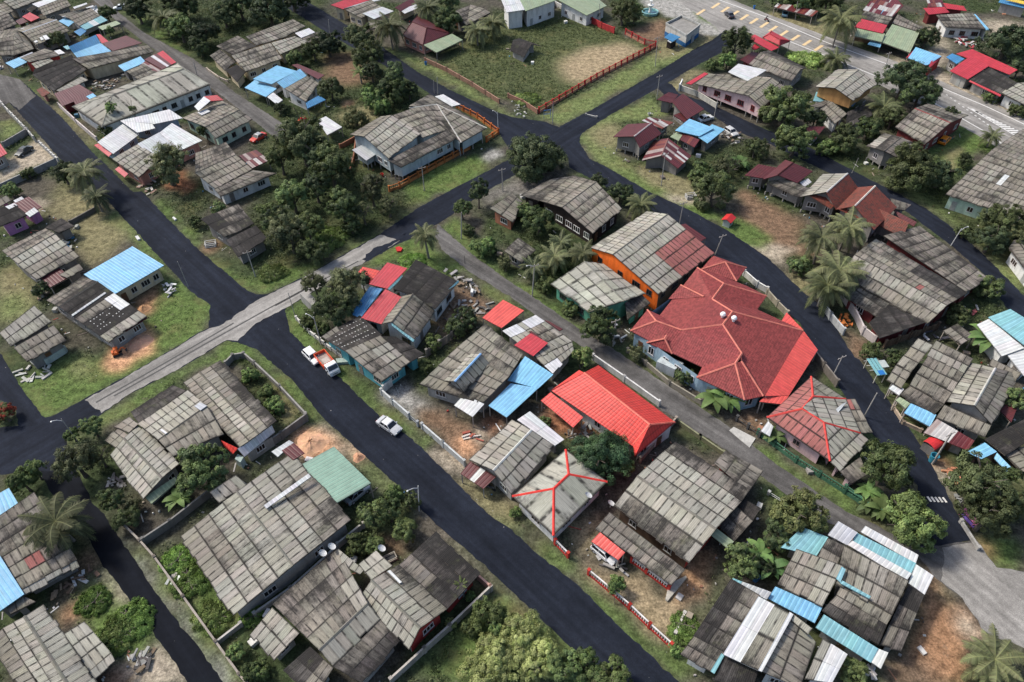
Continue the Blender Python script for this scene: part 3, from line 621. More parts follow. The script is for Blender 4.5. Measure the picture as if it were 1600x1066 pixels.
house('o', 'white walled house cut by the right edge beyond the curved lane', 'white', [Q('am', (3.8, 3.8, 3.0, 3.0), '1600 352 1650 372 1618 442 1576 388')])
# --- rusty kampung group
house('z3', 'weathered maroon roof house with four white roof sheets, beside the lane', 'plank', [Q('rm', (3.4, 3.4, 2.9, 2.9), '245 830 345 768 425 790 370 858'), Q('rm', (4.2, 4.2, 3.0, 3.0), '370 845 465 780 642 910 500 995', '', patch=[('wh', .05, .5, .02, .25)]), Q('rm', (2.8, 2.8, 2.5, 2.5), '385 960 460 930 560 990 480 1020', 'o')], win=.8)
house('a2', 'dark red barn like house on short stilts with a rusted rear lean-to', 'plank', [G('rm', 5.0, 3.7, '775 682 677 758', '830 742 708 820', far='640 690 562 760', capc=(.45, .40, .38)), Q('rs', (3.6, 3.6, 3.1, 3.1), '720 670 762 650 896 680 832 716', '')], z0=.8, win=.8)
house('a2', 'collapsing roof of rusted striped sheets on the grass, beside a leaning pole', 'plank', [G('rs', 3.4, 2.4, '868 768 830 865', '996 866 922 936', far='788 778 720 892')], win=0, name='ruined_house')
house('a2', 'shack under two pale blue slabs of roof and rusty strips', 'plank', [Q('bl', (3.6, 3.6, 3.3, 3.3), '905 725 985 660 1122 712 1040 757', ''), Q('bl', (3.1, 3.1, 2.7, 2.7), '1035 762 1110 690 1182 718 1085 796', ''), Q('rs', (3.0, 3.0, 2.6, 2.6), '945 740 1042 776 1012 818 922 770', ''), Q('gp', (2.9, 2.9, 2.6, 2.6), '912 735 945 750 925 782 878 760', '')], name='shack', win=.6)
house('y6', 'long kampung house under clay tile gables and maroon metal roofs', 'plank', [Q('rm', (4.0, 4.0, 3.3, 3.3), '185 142 345 172 240 262 70 236'), G('rm', 5.2, 3.8, '475 130 350 232', '640 200 510 300', far='410 105 225 270'), Q('ad', (4.0, 4.0, 2.9, 2.9), '350 245 650 355 520 415 255 300', ''), G('ot', 5.8, 3.8, '930 218 752 375', '1015 335 830 515', far='720 225 530 415', mat2='ag', capc=(.5, .48, .45)), Q('ot', (4.4, 4.6, 3.6, 3.6), '610 400 752 378 815 490 790 515', 'n'), G('ot', 6.0, 3.8, '1160 322 990 490', '1340 500 1150 690', far='1015 335 830 520', mat2='ot', capc=(.5, .45, .4)), Q('ot', (4.2, 4.8, 3.8, 3.8), '850 515 985 492 1060 580 1040 610', 'n'), Q('ot', (4.6, 4.6, 2.9, 2.9), '1140 490 1440 630 1390 752 1165 640', ''), Q('rm', (3.2, 3.2, 2.8, 2.8), '1310 520 1505 625 1480 660 1360 590', 'n'), Q('ad', (3.0, 3.0, 2.6, 2.6), '1285 425 1460 480 1400 530 1310 515', ''), Q('wh', (3.3, 3.3, 3.0, 3.0), '530 295 600 260 630 290 570 330', 'n')], z0=.7, win=1)
house('b3', 'huge brown grey roofed compound beside the twin coconut palms', 'maroon', [T('ad', [(640, 385, 3.6), (840, 330, 3.3), (1215, 615, 3.3), (1105, 702, 3.6)], ''), Q('am', (4.8, 4.8, 3.5, 3.5), '480 490 995 772 1108 704 600 402', '', patch=[('ab', .45, 1, .62, 1), ('ad', 0, .5, .6, 1), ('ar', .66, .72, .05, .35)]), Q('ag', (4.8, 4.8, 3.2, 3.2), '480 490 995 772 888 872 400 610', '', patch=[('am', 0, 1, .5, 1), ('ad', 0, .4, .7, 1)]), Q('ad', (3.0, 3.0, 2.6, 2.6), '500 625 690 752 600 835 425 722', ''), Q('ab', (3.1, 3.1, 2.6, 2.6), '692 752 880 865 620 955 560 870', '')], cat='house', win=.9)
house('y7', 'lichen grey house with a big gable and a sky blue roadside awning', 'gray', [Q('am', (4.2, 4.2, 3.9, 3.9), '400 252 682 390 610 505 330 370', '', patch=[('ag', 0, 1, .4, 1)]), Q('am', (4.0, 4.0, 3.6, 3.6), '340 370 610 500 525 640 250 505', ''), Q('am', (4.0, 4.0, 3.2, 3.2), '265 235 378 285 210 495 98 435', '', patch=[('ag', 0, 1, .1, .45)]), Q('am', (3.7, 3.7, 3.2, 3.2), '250 500 522 648 460 735 200 590', ''), Q('ad', (3.1, 3.1, 2.7, 2.7), '205 592 460 738 388 815 130 662', ''), Q('am', (3.3, 3.3, 2.8, 2.8), '95 440 210 498 140 612 28 545', ''), G('am', 5.2, 3.6, '850 462 690 745', '1045 512 822 892', far='650 418 482 716', capc=(.4, .39, .36), patch2=[('ag', 0, 1, 0, 1)]), Q('am', (4.4, 4.4, 3.8, 3.8), '822 388 1045 500 1000 560 800 440', 'n'), Q('am', (3.5, 3.5, 2.8, 2.8), '465 738 820 895 770 985 402 835', ''), Q('bl', (2.7, 2.7, 2.2, 2.2), '208 728 402 816 355 906 158 800', 'o'), Q('gp', (2.6, 2.6, 2.3, 2.3), '125 680 205 730 170 768 92 702', 'o'), Q('wh', (2.6, 2.6, 2.3, 2.3), '80 580 158 622 120 668 42 615', 'o'), Q('rs', (2.8, 2.8, 2.2, 2.2), '405 845 692 1012 640 1085 305 950', ''), Q('rm', (2.8, 2.8, 2.3, 2.3), '960 700 1015 760 970 872 885 785', 'o'), Q('wh', (5.0, 5.0, 4.9, 4.9), '735 640 750 650 705 715 690 700', 'n')], win=.7)
house('y7', 'small grey lean-to roof beside the banana palm, over blue tarps', 'plank', [Q('ad', (2.7, 2.7, 2.3, 2.3), '562 125 692 222 585 288 458 178', 'o')], name='lean_to_shed', cat='shed')
house('y7', 'large teal and white metal roofed building cut by the right edge', 'white', [Q('tl', (5.0, 5.0, 3.9, 3.9), '962 14 1260 200 1130 335 795 76', ''), Q('wh', (3.6, 3.6, 3.0, 3.0), '800 88 1070 310 900 372 710 132', ''), Q('wh', (3.4, 3.4, 2.9, 2.9), '1070 300 1200 400 1066 520 930 352', '')], win=.8)
house('x2', 'black roofed house with broken blue awnings beside the darkest tree', 'black', [Q('ab', (4.2, 4.2, 3.1, 3.1), '1070 408 1140 500 960 612 848 520', ''), Q('bl', (2.9, 2.9, 2.4, 2.4), '848 538 915 590 830 630 748 590', ''), Q('bl', (2.8, 2.8, 2.4, 2.4), '915 595 1000 682 972 702 900 625', ''), Q('am', (3.3, 3.3, 2.7, 2.7), '1100 545 1110 700 1050 705 960 608', '')], win=0)
# --- centre blocks
house('b2', 'black walled house with white shutters and a long brown grey gable', 'black', [G('am', 5.0, 3.4, '468 86 278 228', '612 238 448 374', far='338 50 150 190', zf=3.6), S('ad', 3.4, 2.8, '330 55 150 192', '215 72 45 160', '')], win=1.4, wcol=(.7, .7, .68), winh=1.3)
house('b2', 'low brick walled outhouse with a brown sheet roof beside the black walled house', 'brick', [Q('am', (3.4, 3.4, 2.7, 2.7), '-125 232 0 148 58 195 5 312'), ], win=.6)
house('b2', 'small grey roofed hut beside the lane, left of the palms', 'plank', [Q('am', (2.9, 2.9, 2.4, 2.4), '-45 470 35 395 132 466 50 532')], name='hut', cat='hut', win=.6)
house('b2', 'house with a vivid orange gable wall and a half maroon grey roof', 'orange', wall2='brown', ins=.25, winz=2.3, roofs=[G('ag', 6.2, 3.9, '865 266 560 490', '1122 480 815 714', far='752 250 435 452', zf=4.3, patch=[('ar', 0, .56, .48, 1)]), Q('rm', (2.9, 2.9, 2.5, 2.5), '935 325 962 318 1078 398 1045 418', 'o')], win=1.15, wcol=(.06, .05, .05), winh=1.2)  # eave-side walls coloured brown to stand in for shade under the overhang
house('b2', 'green walled house with a pale grey gable, below the orange gable', 'green', [G('ap', 4.6, 3.2, '402 528 622 748', '215 652 430 810', far='505 540 738 708', zf=3.4), Q('ad', (3.2, 3.2, 2.6, 2.6), '625 745 718 708 768 760 640 852', '')], win=1.0, wcol=(.05, .06, .06), dishes=[('b2', 575, 905, 1.0)])
house('y3', 'sprawling villa with a many hipped brick red tile roof and bluish walls', 'blue', [
 T('rt', [(530, 170, 5.0), (715, 280, 5.3), (635, 388, 5.3), (440, 285, 3.2)]), T('rt', [(635, 388, 5.3), (775, 475, 6), (708, 565, 6), (420, 602, 5)]), T('rt', [(635, 388, 5.3), (420, 602, 5), (270, 500, 3.2), (440, 285, 3.2)]),
 T('rt', [(415, 290, 4.3), (575, 370, 4.9), (450, 385, 3.9), (330, 388, 3.2)], 'n', (.5, .16, .12), ((0, 1),)),
 T('rt', [(185, 462, 3.2), (245, 540, 5), (65, 608, 3.2)], 'n', (.5, .16, .12), ((0, 1), (1, 2))), T('rt', [(185, 462, 3.2), (270, 500, 3.2), (420, 602, 5), (245, 540, 5)], 'n', (.5, .16, .12), ((2, 3),)),
 T('rt', [(245, 540, 5), (420, 602, 5), (360, 765, 3.2), (65, 608, 3.2)]), T('rt', [(420, 602, 5), (708, 565, 6), (840, 765, 5.6), (565, 862, 3.2), (360, 765, 3.2)], 'n', (.5, .16, .12), ((0, 1), (1, 2))),
 T('rt', [(318, 640, 4.9), (305, 662, 4.6), (178, 690, 3.15), (250, 640, 4.3)], 'n', (.5, .16, .12), ((1, 2), (0, 1))), T('rt', [(305, 662, 4.6), (358, 770, 3.1), (178, 690, 3.1)], 'n', (.5, .16, .12), ((0, 1),)),
 T('rt', [(840, 765, 5.6), (795, 835, 5.4), (525, 932, 3.2), (565, 858, 3.2)], 'n', (.5, .16, .12), ((0, 1), (1, 2))), T('rt', [(795, 835, 5.4), (860, 1090, 3.2), (525, 932, 3.2)], 'n', (.5, .16, .12), ((0, 1),)), T('rt', [(795, 835, 5.4), (838, 820, 5.4), (990, 1062, 3.2), (860, 1090, 3.2)], 'n', (.5, .16, .12), ((1, 2),)),
 T('rt', [(708, 565, 6), (775, 475, 6), (1265, 606, 3.5), (1000, 1060, 3.2), (838, 820, 5.3), (840, 765, 5.6)], 'n', (.5, .16, .12), ((0, 1),)),
 T('rt', [(635, 388, 5.3), (775, 475, 6), (1265, 606, 3.5), (950, 462, 3.4)], 'n', (.5, .16, .12), ((0, 1), (1, 2))), T('rt', [(715, 280, 5.3), (635, 388, 5.3), (945, 464, 3.4), (1012, 366, 3.4)], 'n', (.5, .16, .12), ((0, 1), (0, 3))), T('rt', [(530, 170, 5.0), (715, 280, 5.3), (1012, 366, 3.4), (870, 296, 3.4), (640, 205, 3.6)], 'n', (.5, .16, .12), ((0, 1),)),
 T('rt', [(725, 130, 4.8), (640, 85, 3.6), (560, 180, 3.6)]), T('rt', [(725, 130, 4.8), (805, 266, 3.4), (560, 180, 3.6)], 'n', (.5, .16, .12), ((0, 1), (0, 2))), T('rt', [(725, 130, 4.8), (872, 170, 3.4), (805, 266, 3.4)], 'n', (.5, .16, .12), ((0, 1),)), T('rt', [(725, 130, 4.8), (640, 85, 3.6), (872, 170, 3.4)]),
 Q('rf', (3.4, 3.4, 2.7, 2.7), '1265 606 1000 1060 1165 1060 1367 740', 'o'), Q('rf', (3.0, 3.0, 2.8, 2.8), '1150 482 1265 600 1230 605 1115 540', 'n'), Q('rf', (2.9, 2.9, 2.7, 2.7), '1000 1062 1165 1062 1130 1120 960 1100', 'o')],
 cat='villa', name='villa', wl=[('y3', '70 612 190 470 420 310 545 190 720 275 980 372 900 470 1220 612 985 1050 860 1080 530 935', 3.2)], wcol=(.6, .6, .6), win=1.2, winh=1.5, ins=.6, vents=[('y3', 706, 508, 6.0), ('y3', 783, 534, 6.0)])
house('y5', 'teal trimmed white house with a blackened roof and red side roofs, behind dark trees', 'white', [T('ab', [(700, 300, 4.8), (872, 82, 3.8), (1195, 240, 3.2), (1020, 470, 3.4), (850, 335, 5.0)], ''), G('am', 5.2, 3.2, '850 335 690 548', '1012 470 862 692', far='765 355 610 565', zf=4.1, patch=[('ad', 0, 1, .5, 1)]), Q('rc', (4.2, 4.2, 3.4, 3.4), '655 98 808 142 655 298 515 262', ''), Q('rd', (3.2, 3.2, 2.8, 2.8), '470 130 598 160 520 262 400 210', ''), Q('bd', (4.0, 4.0, 2.8, 2.8), '620 298 520 282 380 490 452 520', '', patch=[('ab', .0, .2, .5, 1)]), Q('rc', (4.2, 4.2, 3.1, 3.1), '640 300 768 362 612 566 455 520', ''), Q('tl', (4.3, 4.3, 4.1, 4.1), '660 295 765 195 778 205 672 308', 'n'), Q('tl', (3.4, 3.4, 3.2, 3.2), '1098 322 1192 232 1198 245 1102 338', 'n'), Q('tl', (4.9, 3.4, 3.3, 4.8), '688 552 862 685 850 700 685 572', 'n')], wcol=(.05, .08, .09), win=1)
house('y5', 'teal fronted roadside house whose black roof is dotted with white patches', 'teal', [Q('ab', (4.2, 4.2, 2.9, 2.9), '330 768 615 648 450 500 150 660', '', patch=[('dot', .02, .95, .1, .95, 12, 5)]), Q('am', (4.3, 4.3, 2.9, 2.9), '330 765 600 650 830 850 615 1005', '', patch=[('ad', .0, .45, .6, 1), ('ag', .5, 1, .3, .8)]), Q('ab', (4.0, 4.0, 3.0, 3.0), '600 655 720 660 935 790 830 850', ''), Q('am', (3.3, 3.3, 3.0, 3.0), '155 660 270 580 310 630 215 700', 'n')], wcol=(.45, .45, .43), win=1.1)
house('y1', 'patchwork roofed house with a blue ridged dormer and a white porch', 'gray', [G('am', 4.0, 2.9, '375 420 790 650', '75 715 575 872', far='600 235 900 475', patch=[('ad', .5, 1, .7, 1)]), G('am', 5.3, 3.9, '565 470 357 692', '637 550 430 775', far='480 472 275 688', mat2='ag', capc=(.25, .45, .7), patch=[('ag', 0, 1, 0, .5)]), Q('wh', (3.0, 3.0, 2.6, 2.6), '430 795 592 870 500 972 353 880', 'o'), Q('ag', (4.0, 4.0, 3.2, 3.2), '735 290 1000 165 1292 372 1010 508', '', patch=[('wh', 0, .45, 0, .25), ('am', .5, .8, .3, .8), ('wh', .6, 1, 0, .15)]), Q('ag', (3.2, 3.2, 2.8, 2.8), '1000 505 1290 380 1302 445 1138 634', '', patch=[('wh', .0, .4, .3, 1)]), Q('rc', (4.0, 4.0, 3.6, 3.6), '960 308 1097 386 982 490 828 402', 'n'), Q('rm', (3.5, 3.5, 3.4, 3.4), '1072 206 1105 212 1215 275 1190 290', 'n'), Q('rm', (4.05, 4.05, 3.9, 3.9), '945 295 965 290 1050 350 1030 355', 'n'), Q('bl', (3.1, 3.1, 2.8, 2.8), '915 490 1140 636 1018 748 776 682', 'n'), Q('bl', (2.8, 2.8, 2.4, 2.4), '800 706 1020 745 770 976 625 882', 'o')], win=.9)
house('y1', 'open carport with a flat salmon red roof beside the lane', 'gray', [Q('rf', (3.0, 3.0, 2.6, 2.6), '740 44 908 130 730 268 576 186', 'o')], name='carport', cat='carport')
house('c2', 'house with a large scarlet gabled roof and a matching porch, beside the lane', 'white', [Q('rd', (5.2, 5.2, 3.0, 3.0), '400 222 765 510 675 632 220 322', ''), Q('rd', (5.2, 5.2, 3.0, 3.0), '765 510 400 222 480 180 905 496', ''), T('rd', [(765, 510, 5.2), (905, 496, 3.0), (682, 686, 2.9), (672, 622, 3.0)], '', (.62, .14, .10), ((0, 1), (0, 3))), T('rd', [(400, 222, 5.2), (372, 208, 4.6), (216, 320, 3.0)], 'n'), T('rd', [(400, 222, 5.25), (765, 510, 5.25), (760, 507, 5.1)], 'n', (.62, .16, .12), ((0, 1),)), Q('rd', (3.0, 3.0, 2.4, 2.4), '215 330 396 468 340 526 160 376', 'o')], win=.9, winh=1.2)
house('c2', 'light grey roof house with a white metal side strip and a pair of shallow slopes', 'gray', [G('ag', 4.6, 3.2, '108 540 -105 765', '236 626 -5 896', far='0 484 -238 706', capc=(.5, .5, .47)), Q('wh', (3.3, 3.3, 2.9, 2.9), '28 484 100 436 290 593 236 630', ''), ], win=.6)
house('c1', 'maroon roofed lean-to with a white strip, sheltering a motorbike', 'white', [Q('rm', (2.7, 2.7, 2.3, 2.3), '1190 714 1332 800 1262 866 1135 782', 'o', patch=[('wh', .42, .58, 0, 1)])], name='lean_to_shed', cat='shed')
house('c2', 'pale grey hip roofed house with bright red ridge lines', 'white', [HP('ap', 4.6, 3.2, '315 785 232 865', '530 828 230 1128 0 908 298 648', capc=(.62, .05, .04))], dishes=[('c2', 420, 925, 3.2), ('d2', 545, 95, 1.2)], win=.9)
house('d2', 'broad weathered grey house with a red car porch and white balustrade', 'red', wall2='brown', roofs=[G('ag', 5.0, 3.3, '695 -79 1132 216', '562 88 985 402', far='850 -222 1276 62', patch=[('ad', .1, .9, .6, .78)]), Q('ad', (3.4, 3.4, 2.9, 2.9), '850 -220 1276 60 1320 0 905 -266', ''), Q('ad', (3.3, 3.3, 2.8, 2.8), '1120 -150 1185 -220 1395 -105 1312 10', ''), Q('ad', (3.2, 3.2, 2.5, 2.5), '542 122 962 440 882 528 464 212', ''), Q('gp', (3.2, 3.2, 3.0, 3.0), '1102 248 1138 214 1232 286 1195 322', 'n'), Q('ad', (2.9, 2.9, 2.5, 2.5), '1245 88 1338 170 1228 292 1150 202', ''), Q('ab', (2.6, 2.6, 2.4, 2.4), '1270 40 1382 100 1335 172 1250 90', ''), Q('rf', (2.6, 2.6, 2.2, 2.2), '488 234 628 346 590 388 440 284', 'o')], win=.7)
# --- lower left blocks
house('y4', 'rambling three winged grey roof house beside the old concrete road', 'gray', [G('am', 3.9, 3.1, '690 135 1085 548', '832 55 1202 460', far='582 205 955 640', patch=[('ad', 0, 1, .75, 1)], patch2=[('ag', .2, .9, 0, .7)]), G('am', 4.0, 3.4, '415 587 738 358', '512 692 850 545', far='280 482 615 255', mat2='ag', zf=3.4), Q('ab', (3.3, 3.3, 2.8, 2.8), '285 480 600 258 510 222 232 402', ''), G('ag', 3.7, 2.9, '185 575 440 840', '285 488 562 742', far='92 690 312 985'), Q('am', (3.1, 3.1, 2.7, 2.7), '130 640 225 560 150 500 60 590', ''), Q('am', (3.3, 3.3, 2.9, 2.9), '220 540 285 480 225 435 120 500', ''), Q('gp', (2.6, 2.6, 2.2, 2.2), '325 968 525 832 545 862 368 1012', 'n'), Q('wh', (3.2, 3.2, 2.2, 2.2), '942 645 1172 490 1192 532 988 698', ''), Q('rd', (2.8, 2.8, 2.0, 2.0), '832 588 945 642 912 680 850 625', 'n'), Q('wh', (4.5, 4.5, 4.2, 4.2), '655 362 692 335 740 358 695 390', 'n'), Q('wh', (4.3, 4.3, 4.2, 4.2), '425 520 440 512 475 538 462 548', 'n')], win=.6)
house('o', 'broad ribbed grey gable house joined to the mint green carport', 'gray', [G('ag', 4.1, 3.0, '370 768 458 884', '456 708 549 812', far='281 840 363 963', patch=[('am', .3, 1, .55, 1), ('ad', .7, 1, .8, 1)], patch2=[('am', 0, .6, .6, 1)]), Q('ag', (3.6, 3.6, 3.2, 3.2), '327 769 368 742 388 760 342 786', ''), Q('rm', (3.4, 3.4, 3.2, 3.2), '440 704 459 692 476 708 458 719', ''), Q('wh', (3.5, 3.5, 3.3, 3.3), '424 706 452 688 459 692 434 714', 'n'), Q('wh', (4.4, 4.4, 4.3, 4.3), '412 790 482 740 486 745 416 795', 'n'), Q('si', (3.4, 3.4, 3.2, 3.2), '388 880 414 870 417 874 391 889', 'n'), Q('wh', (3.6, 3.6, 3.4, 3.4), '459 830 465 830 484 850 480 853', 'n')], win=.5, dishes=[('d1', 425, 335, 3.0), ('d1', 375, 372, 3.0)])
house('c1', 'carport under a square mint green metal roof beside the orange sand heap', 'gray', [Q('gn', (3.5, 3.5, 2.9, 2.9), '432 632 638 835 448 945 245 735', 'o')], name='carport', cat='carport')
house('d1', 'brown mottled roof house with dusty white specks, between two dark alleys', 'gray', [G('ag', 4.4, 3.5, '350 888 620 628', '428 978 690 718', far='95 636 456 325', mat2='ad', zf=3.0, patch2=[('am', 0, .45, 0, .5), ('ag', .75, 1, .1, .6)]), Q('ab', (3.5, 3.5, 2.7, 2.7), '428 980 690 720 802 832 592 1075', '', patch=[('ad', 0, 1, 0, .35)]), Q('ag', (2.9, 2.9, 2.4, 2.4), '90 650 242 792 95 952 -30 800', ''), Q('ad', (2.8, 2.8, 2.4, 2.4), '300 868 430 985 330 1150 150 1000', '', patch=[('ab', 0, .6, 0, 1)]), Q('ag', (3.4, 3.4, 3.3, 3.3), '455 325 600 445 575 470 480 420', 'n')], win=.5)
house('d1', 'grey gabled house with a sooty black roadside slope and a red gable end', 'red', wall2='gray', roofs=[G('ag', 4.8, 3.3, '640 500 912 766', '572 602 850 886', far='792 415 1062 660', patch2=[('am', 0, 1, .5, 1)]), Q('ab', (3.3, 3.3, 2.6, 2.6), '792 418 1062 660 1242 466 1000 230', '', patch=[('ad', 0, .5, 0, .3)]), Q('ag', (3.9, 3.9, 3.4, 3.4), '640 500 760 420 665 335 570 415', ''), Q('wh', (4.3, 4.3, 4.2, 4.2), '728 450 745 443 810 510 796 518', 'n')], win=.5, dishes=[('d1', 700, 345, 2.6)])
house('d0', 'plain pale grey roof house in the bottom left corner', 'gray', [G('ag', 4.5, 3.3, '135 700 420 1150', '242 633 545 1075', far='15 768 300 1220'), Q('ag', (3.3, 3.3, 2.9, 2.9), '355 798 468 728 618 904 490 1008', ''), Q('ag', (3.2, 3.2, 2.9, 2.9), '490 1008 618 904 640 950 520 1050', 'n'), Q('am', (3.4, 3.4, 3.0, 3.0), '15 768 300 1220 200 1250 -60 840', '')], win=.5)
house('d0', 'brown roof house with a sky blue roof section under the big leaning palm', 'plank', [Q('ad', (4.2, 4.2, 2.9, 2.9), '-90 200 190 10 428 385 112 558', '', patch=[('am', 0, .5, .3, 1), ('ar', .3, .6, .62, .75)]), Q('bl', (4.0, 4.0, 3.0, 3.0), '-110 440 -5 355 134 577 -40 700', ''), Q('ag', (2.9, 2.9, 2.5, 2.5), '112 556 425 384 440 420 130 590', 'n'), Q('ad', (2.4, 2.4, 2.2, 2.2), '30 640 120 585 200 620 60 690', '')], win=.8)
house('c0', 'edge of a sky blue roofed house behind the palm, at the photo\'s left edge', 'white', [Q('bl', (3.4, 3.4, 2.8, 2.8), '-80 930 50 862 106 956 -60 1050')], win=0)
# --- left edge blocks
house('a0', 'corner of a red roofed house beside the dark parked car, at the left edge', 'gray', [Q('rc', (3.2, 3.2, 2.8, 2.8), '-120 830 0 795 40 852 -60 905')])
house('b0', 'purple fronted house with a patched black and maroon roof', 'purple', [Q('ab', (4.0, 4.0, 3.0, 3.0), '-60 250 70 205 155 270 0 335'), Q('rm', (3.8, 3.8, 3.0, 3.0), '70 205 160 168 232 225 155 270', ''), Q('am', (3.6, 3.6, 3.2, 3.2), '-20 190 35 160 62 190 0 225', ''), Q('wh', (4.0, 4.0, 3.8, 3.8), '28 224 80 204 97 216 50 238', 'n'), Q('wh', (4.0, 4.0, 3.8, 3.8), '74 190 120 168 134 180 86 202', 'n'), Q('wh', (3.2, 3.2, 2.9, 2.9), '140 262 190 228 214 250 165 282', 'n')], win=1.4, wcol=(.5, .45, .42))
house('b0', 'grey ribbed gable house with a maroon front awning and a ruined black shed', 'plank', [G('am', 4.4, 2.9, '65 515 305 375', '205 632 440 500', far='10 468 252 345', patch=[('ag', 0, 1, 0, .5)], mat2='ad'), Q('rm', (2.6, 2.6, 2.2, 2.2), '228 620 330 565 388 612 278 672', 'o'), Q('am', (2.7, 2.7, 2.4, 2.4), '328 602 440 540 462 572 372 622', ''), Q('ab', (2.7, 2.7, 2.4, 2.4), '250 340 340 288 412 330 332 372', '')], win=.7)
house('b0', 'cream house under one flat sky blue metal roof on the corner lawn', 'cream', [Q('bl', (3.9, 3.9, 3.2, 3.2), '465 600 735 444 910 550 630 713')], win=1.5, wcol=(.5, .48, .42), winh=1.2)
house('b0', 'grey house with black roof bands, next to the blue roofed cream house', 'gray', [G('ad', 4.2, 2.9, '328 780 543 640', '600 976 814 833', far='258 745 462 613', patch=[('ab', 0, 1, 0, .35), ('ab', .0, 1, .5, .78), ('wh', .8, 1, .35, .62), ('ag', 0, 1, .78, 1), ('dot', .1, .75, .5, .78, 8, 4)]), Q('wh', (4.1, 4.1, 4.0, 4.0), '396 824 582 697 590 703 402 832', 'n'), Q('rm', (2.7, 2.7, 2.5, 2.5), '690 908 812 832 818 842 696 918', 'n')], win=1.2)
house('b0', 'pair of grey ribbed slabs of roof stepping down to the far left road', 'plank', [S('ag', 3.9, 3.2, '-5 925 190 772', '62 1002 288 866'), S('am', 3.6, 2.8, '75 1006 296 882', '150 1085 366 965')], win=.8)
house('b0', 'mossy blackened old house overgrown at its edges, beside the left road', 'plank', [S('ad', 4.0, 3.0, '1112 292 1322 208', '1246 394 1412 320', patch=[('ab', 0, .4, 0, .6)]), S('ab', 3.1, 2.6, '1256 408 1420 328', '1320 505 1485 402')], win=.7)
house('d3', 'brown tiered roof house edged with teal and white metal strips, by the lane junction', 'gray', [Q('am', (4.3, 4.3, 3.2, 3.2), '158 325 420 420 300 648 50 525', '', patch=[('ag', .6, 1, 0, 1)]), Q('am', (4.3, 4.3, 3.7, 3.7), '420 305 780 500 690 692 375 520', '', patch=[('ag', .35, .7, 0, .8)]), Q('ad', (4.1, 4.1, 3.6, 3.6), '332 265 425 308 375 440 272 372', ''), Q('tl', (3.2, 3.2, 2.8, 2.8), '190 205 335 262 268 368 70 318', ''), Q('wh', (3.9, 3.9, 3.6, 3.6), '390 172 498 235 440 305 332 248', '', patch=[('si', 0, 1, .5, 1)]), Q('wh', (3.4, 3.4, 3.2, 3.2), '540 198 836 360 820 408 514 232', ''), Q('tl', (3.6, 3.6, 3.4, 3.4), '490 235 822 406 796 462 468 280', ''), Q('wh', (3.8, 3.8, 3.6, 3.6), '468 280 798 462 770 502 440 302', 'n'), Q('si', (3.6, 3.6, 3.2, 3.2), '820 410 920 476 870 580 780 516', '', patch=[('wh', 0, 1, .2, .6)]), Q('am', (3.6, 3.6, 3.2, 3.2), '405 530 692 690 658 748 378 582', ''), Q('ab', (3.3, 3.3, 2.8, 2.8), '378 582 660 748 612 862 300 668', '', patch=[('ad', 0, .8, 0, .7)]), Q('ab', (3.2, 3.2, 2.5, 2.5), '782 520 868 582 742 888 618 862', '', patch=[('ad', .2, .9, .5, 1)]), Q('bl', (3.0, 3.0, 2.6, 2.6), '40 535 302 650 260 738 0 602', ''), Q('tl', (2.9, 2.9, 2.5, 2.5), '310 690 612 880 572 958 264 762', '', patch=[('bl', 0, 1, 0, .4), ('wh', 0, .08, 0, 1)]), Q('wh', (2.8, 2.8, 2.5, 2.5), '612 880 668 902 626 992 570 952', ''), Q('tl', (4.6, 4.6, 4.2, 4.2), '408 424 432 440 402 512 378 490', 'n'), Q('tl', (4.4, 4.4, 4.2, 4.2), '412 502 572 590 562 602 398 515', 'n')], win=.4)
house('x5', 'ramshackle house with a big white roof slab between sooty and rusty slopes', 'white', [Q('ad', (4.0, 4.0, 3.4, 3.4), '570 216 752 322 525 672 335 572', '', patch=[('ab', 0, .5, 0, 1)]), Q('ad', (3.4, 3.4, 2.8, 2.8), '338 575 525 675 442 800 252 690', ''), Q('wh', (4.3, 4.3, 4.0, 4.0), '740 328 945 435 738 792 518 690', '', patch=[('ag', .45, .95, .1, .3), ('am', .6, .95, .5, .75)]), Q('am', (4.0, 4.0, 3.2, 3.2), '955 440 745 792 1000 900 1100 620', '', patch=[('ar', .0, .5, .2, .7), ('ag', .5, 1, .4, .8)]), Q('ag', (3.5, 3.5, 3.2, 3.2), '1142 590 1298 690 1200 870 1030 842', '', patch=[('wh', .5, 1, 0, 1)]), Q('ag', (4.4, 4.4, 4.1, 4.1), '962 440 1078 530 1050 568 938 472', 'n'), Q('tl', (3.4, 3.4, 3.2, 3.2), '508 684 530 694 465 812 440 795', 'n'), Q('tl', (3.3, 3.3, 3.1, 3.1), '580 214 822 302 792 348 560 236', 'n', patch=[('si', .2, .9, 0, 1)]), Q('wh', (4.6, 4.6, 4.5, 4.5), '935 425 960 440 762 800 738 790', 'n'), Q('ab', (3.2, 3.2, 2.7, 2.7), '530 700 738 795 700 920 460 850', ''), Q('tl', (3.5, 3.5, 3.4, 3.4), '820 735 835 728 930 820 905 845', 'n')], win=.4, vents=[])
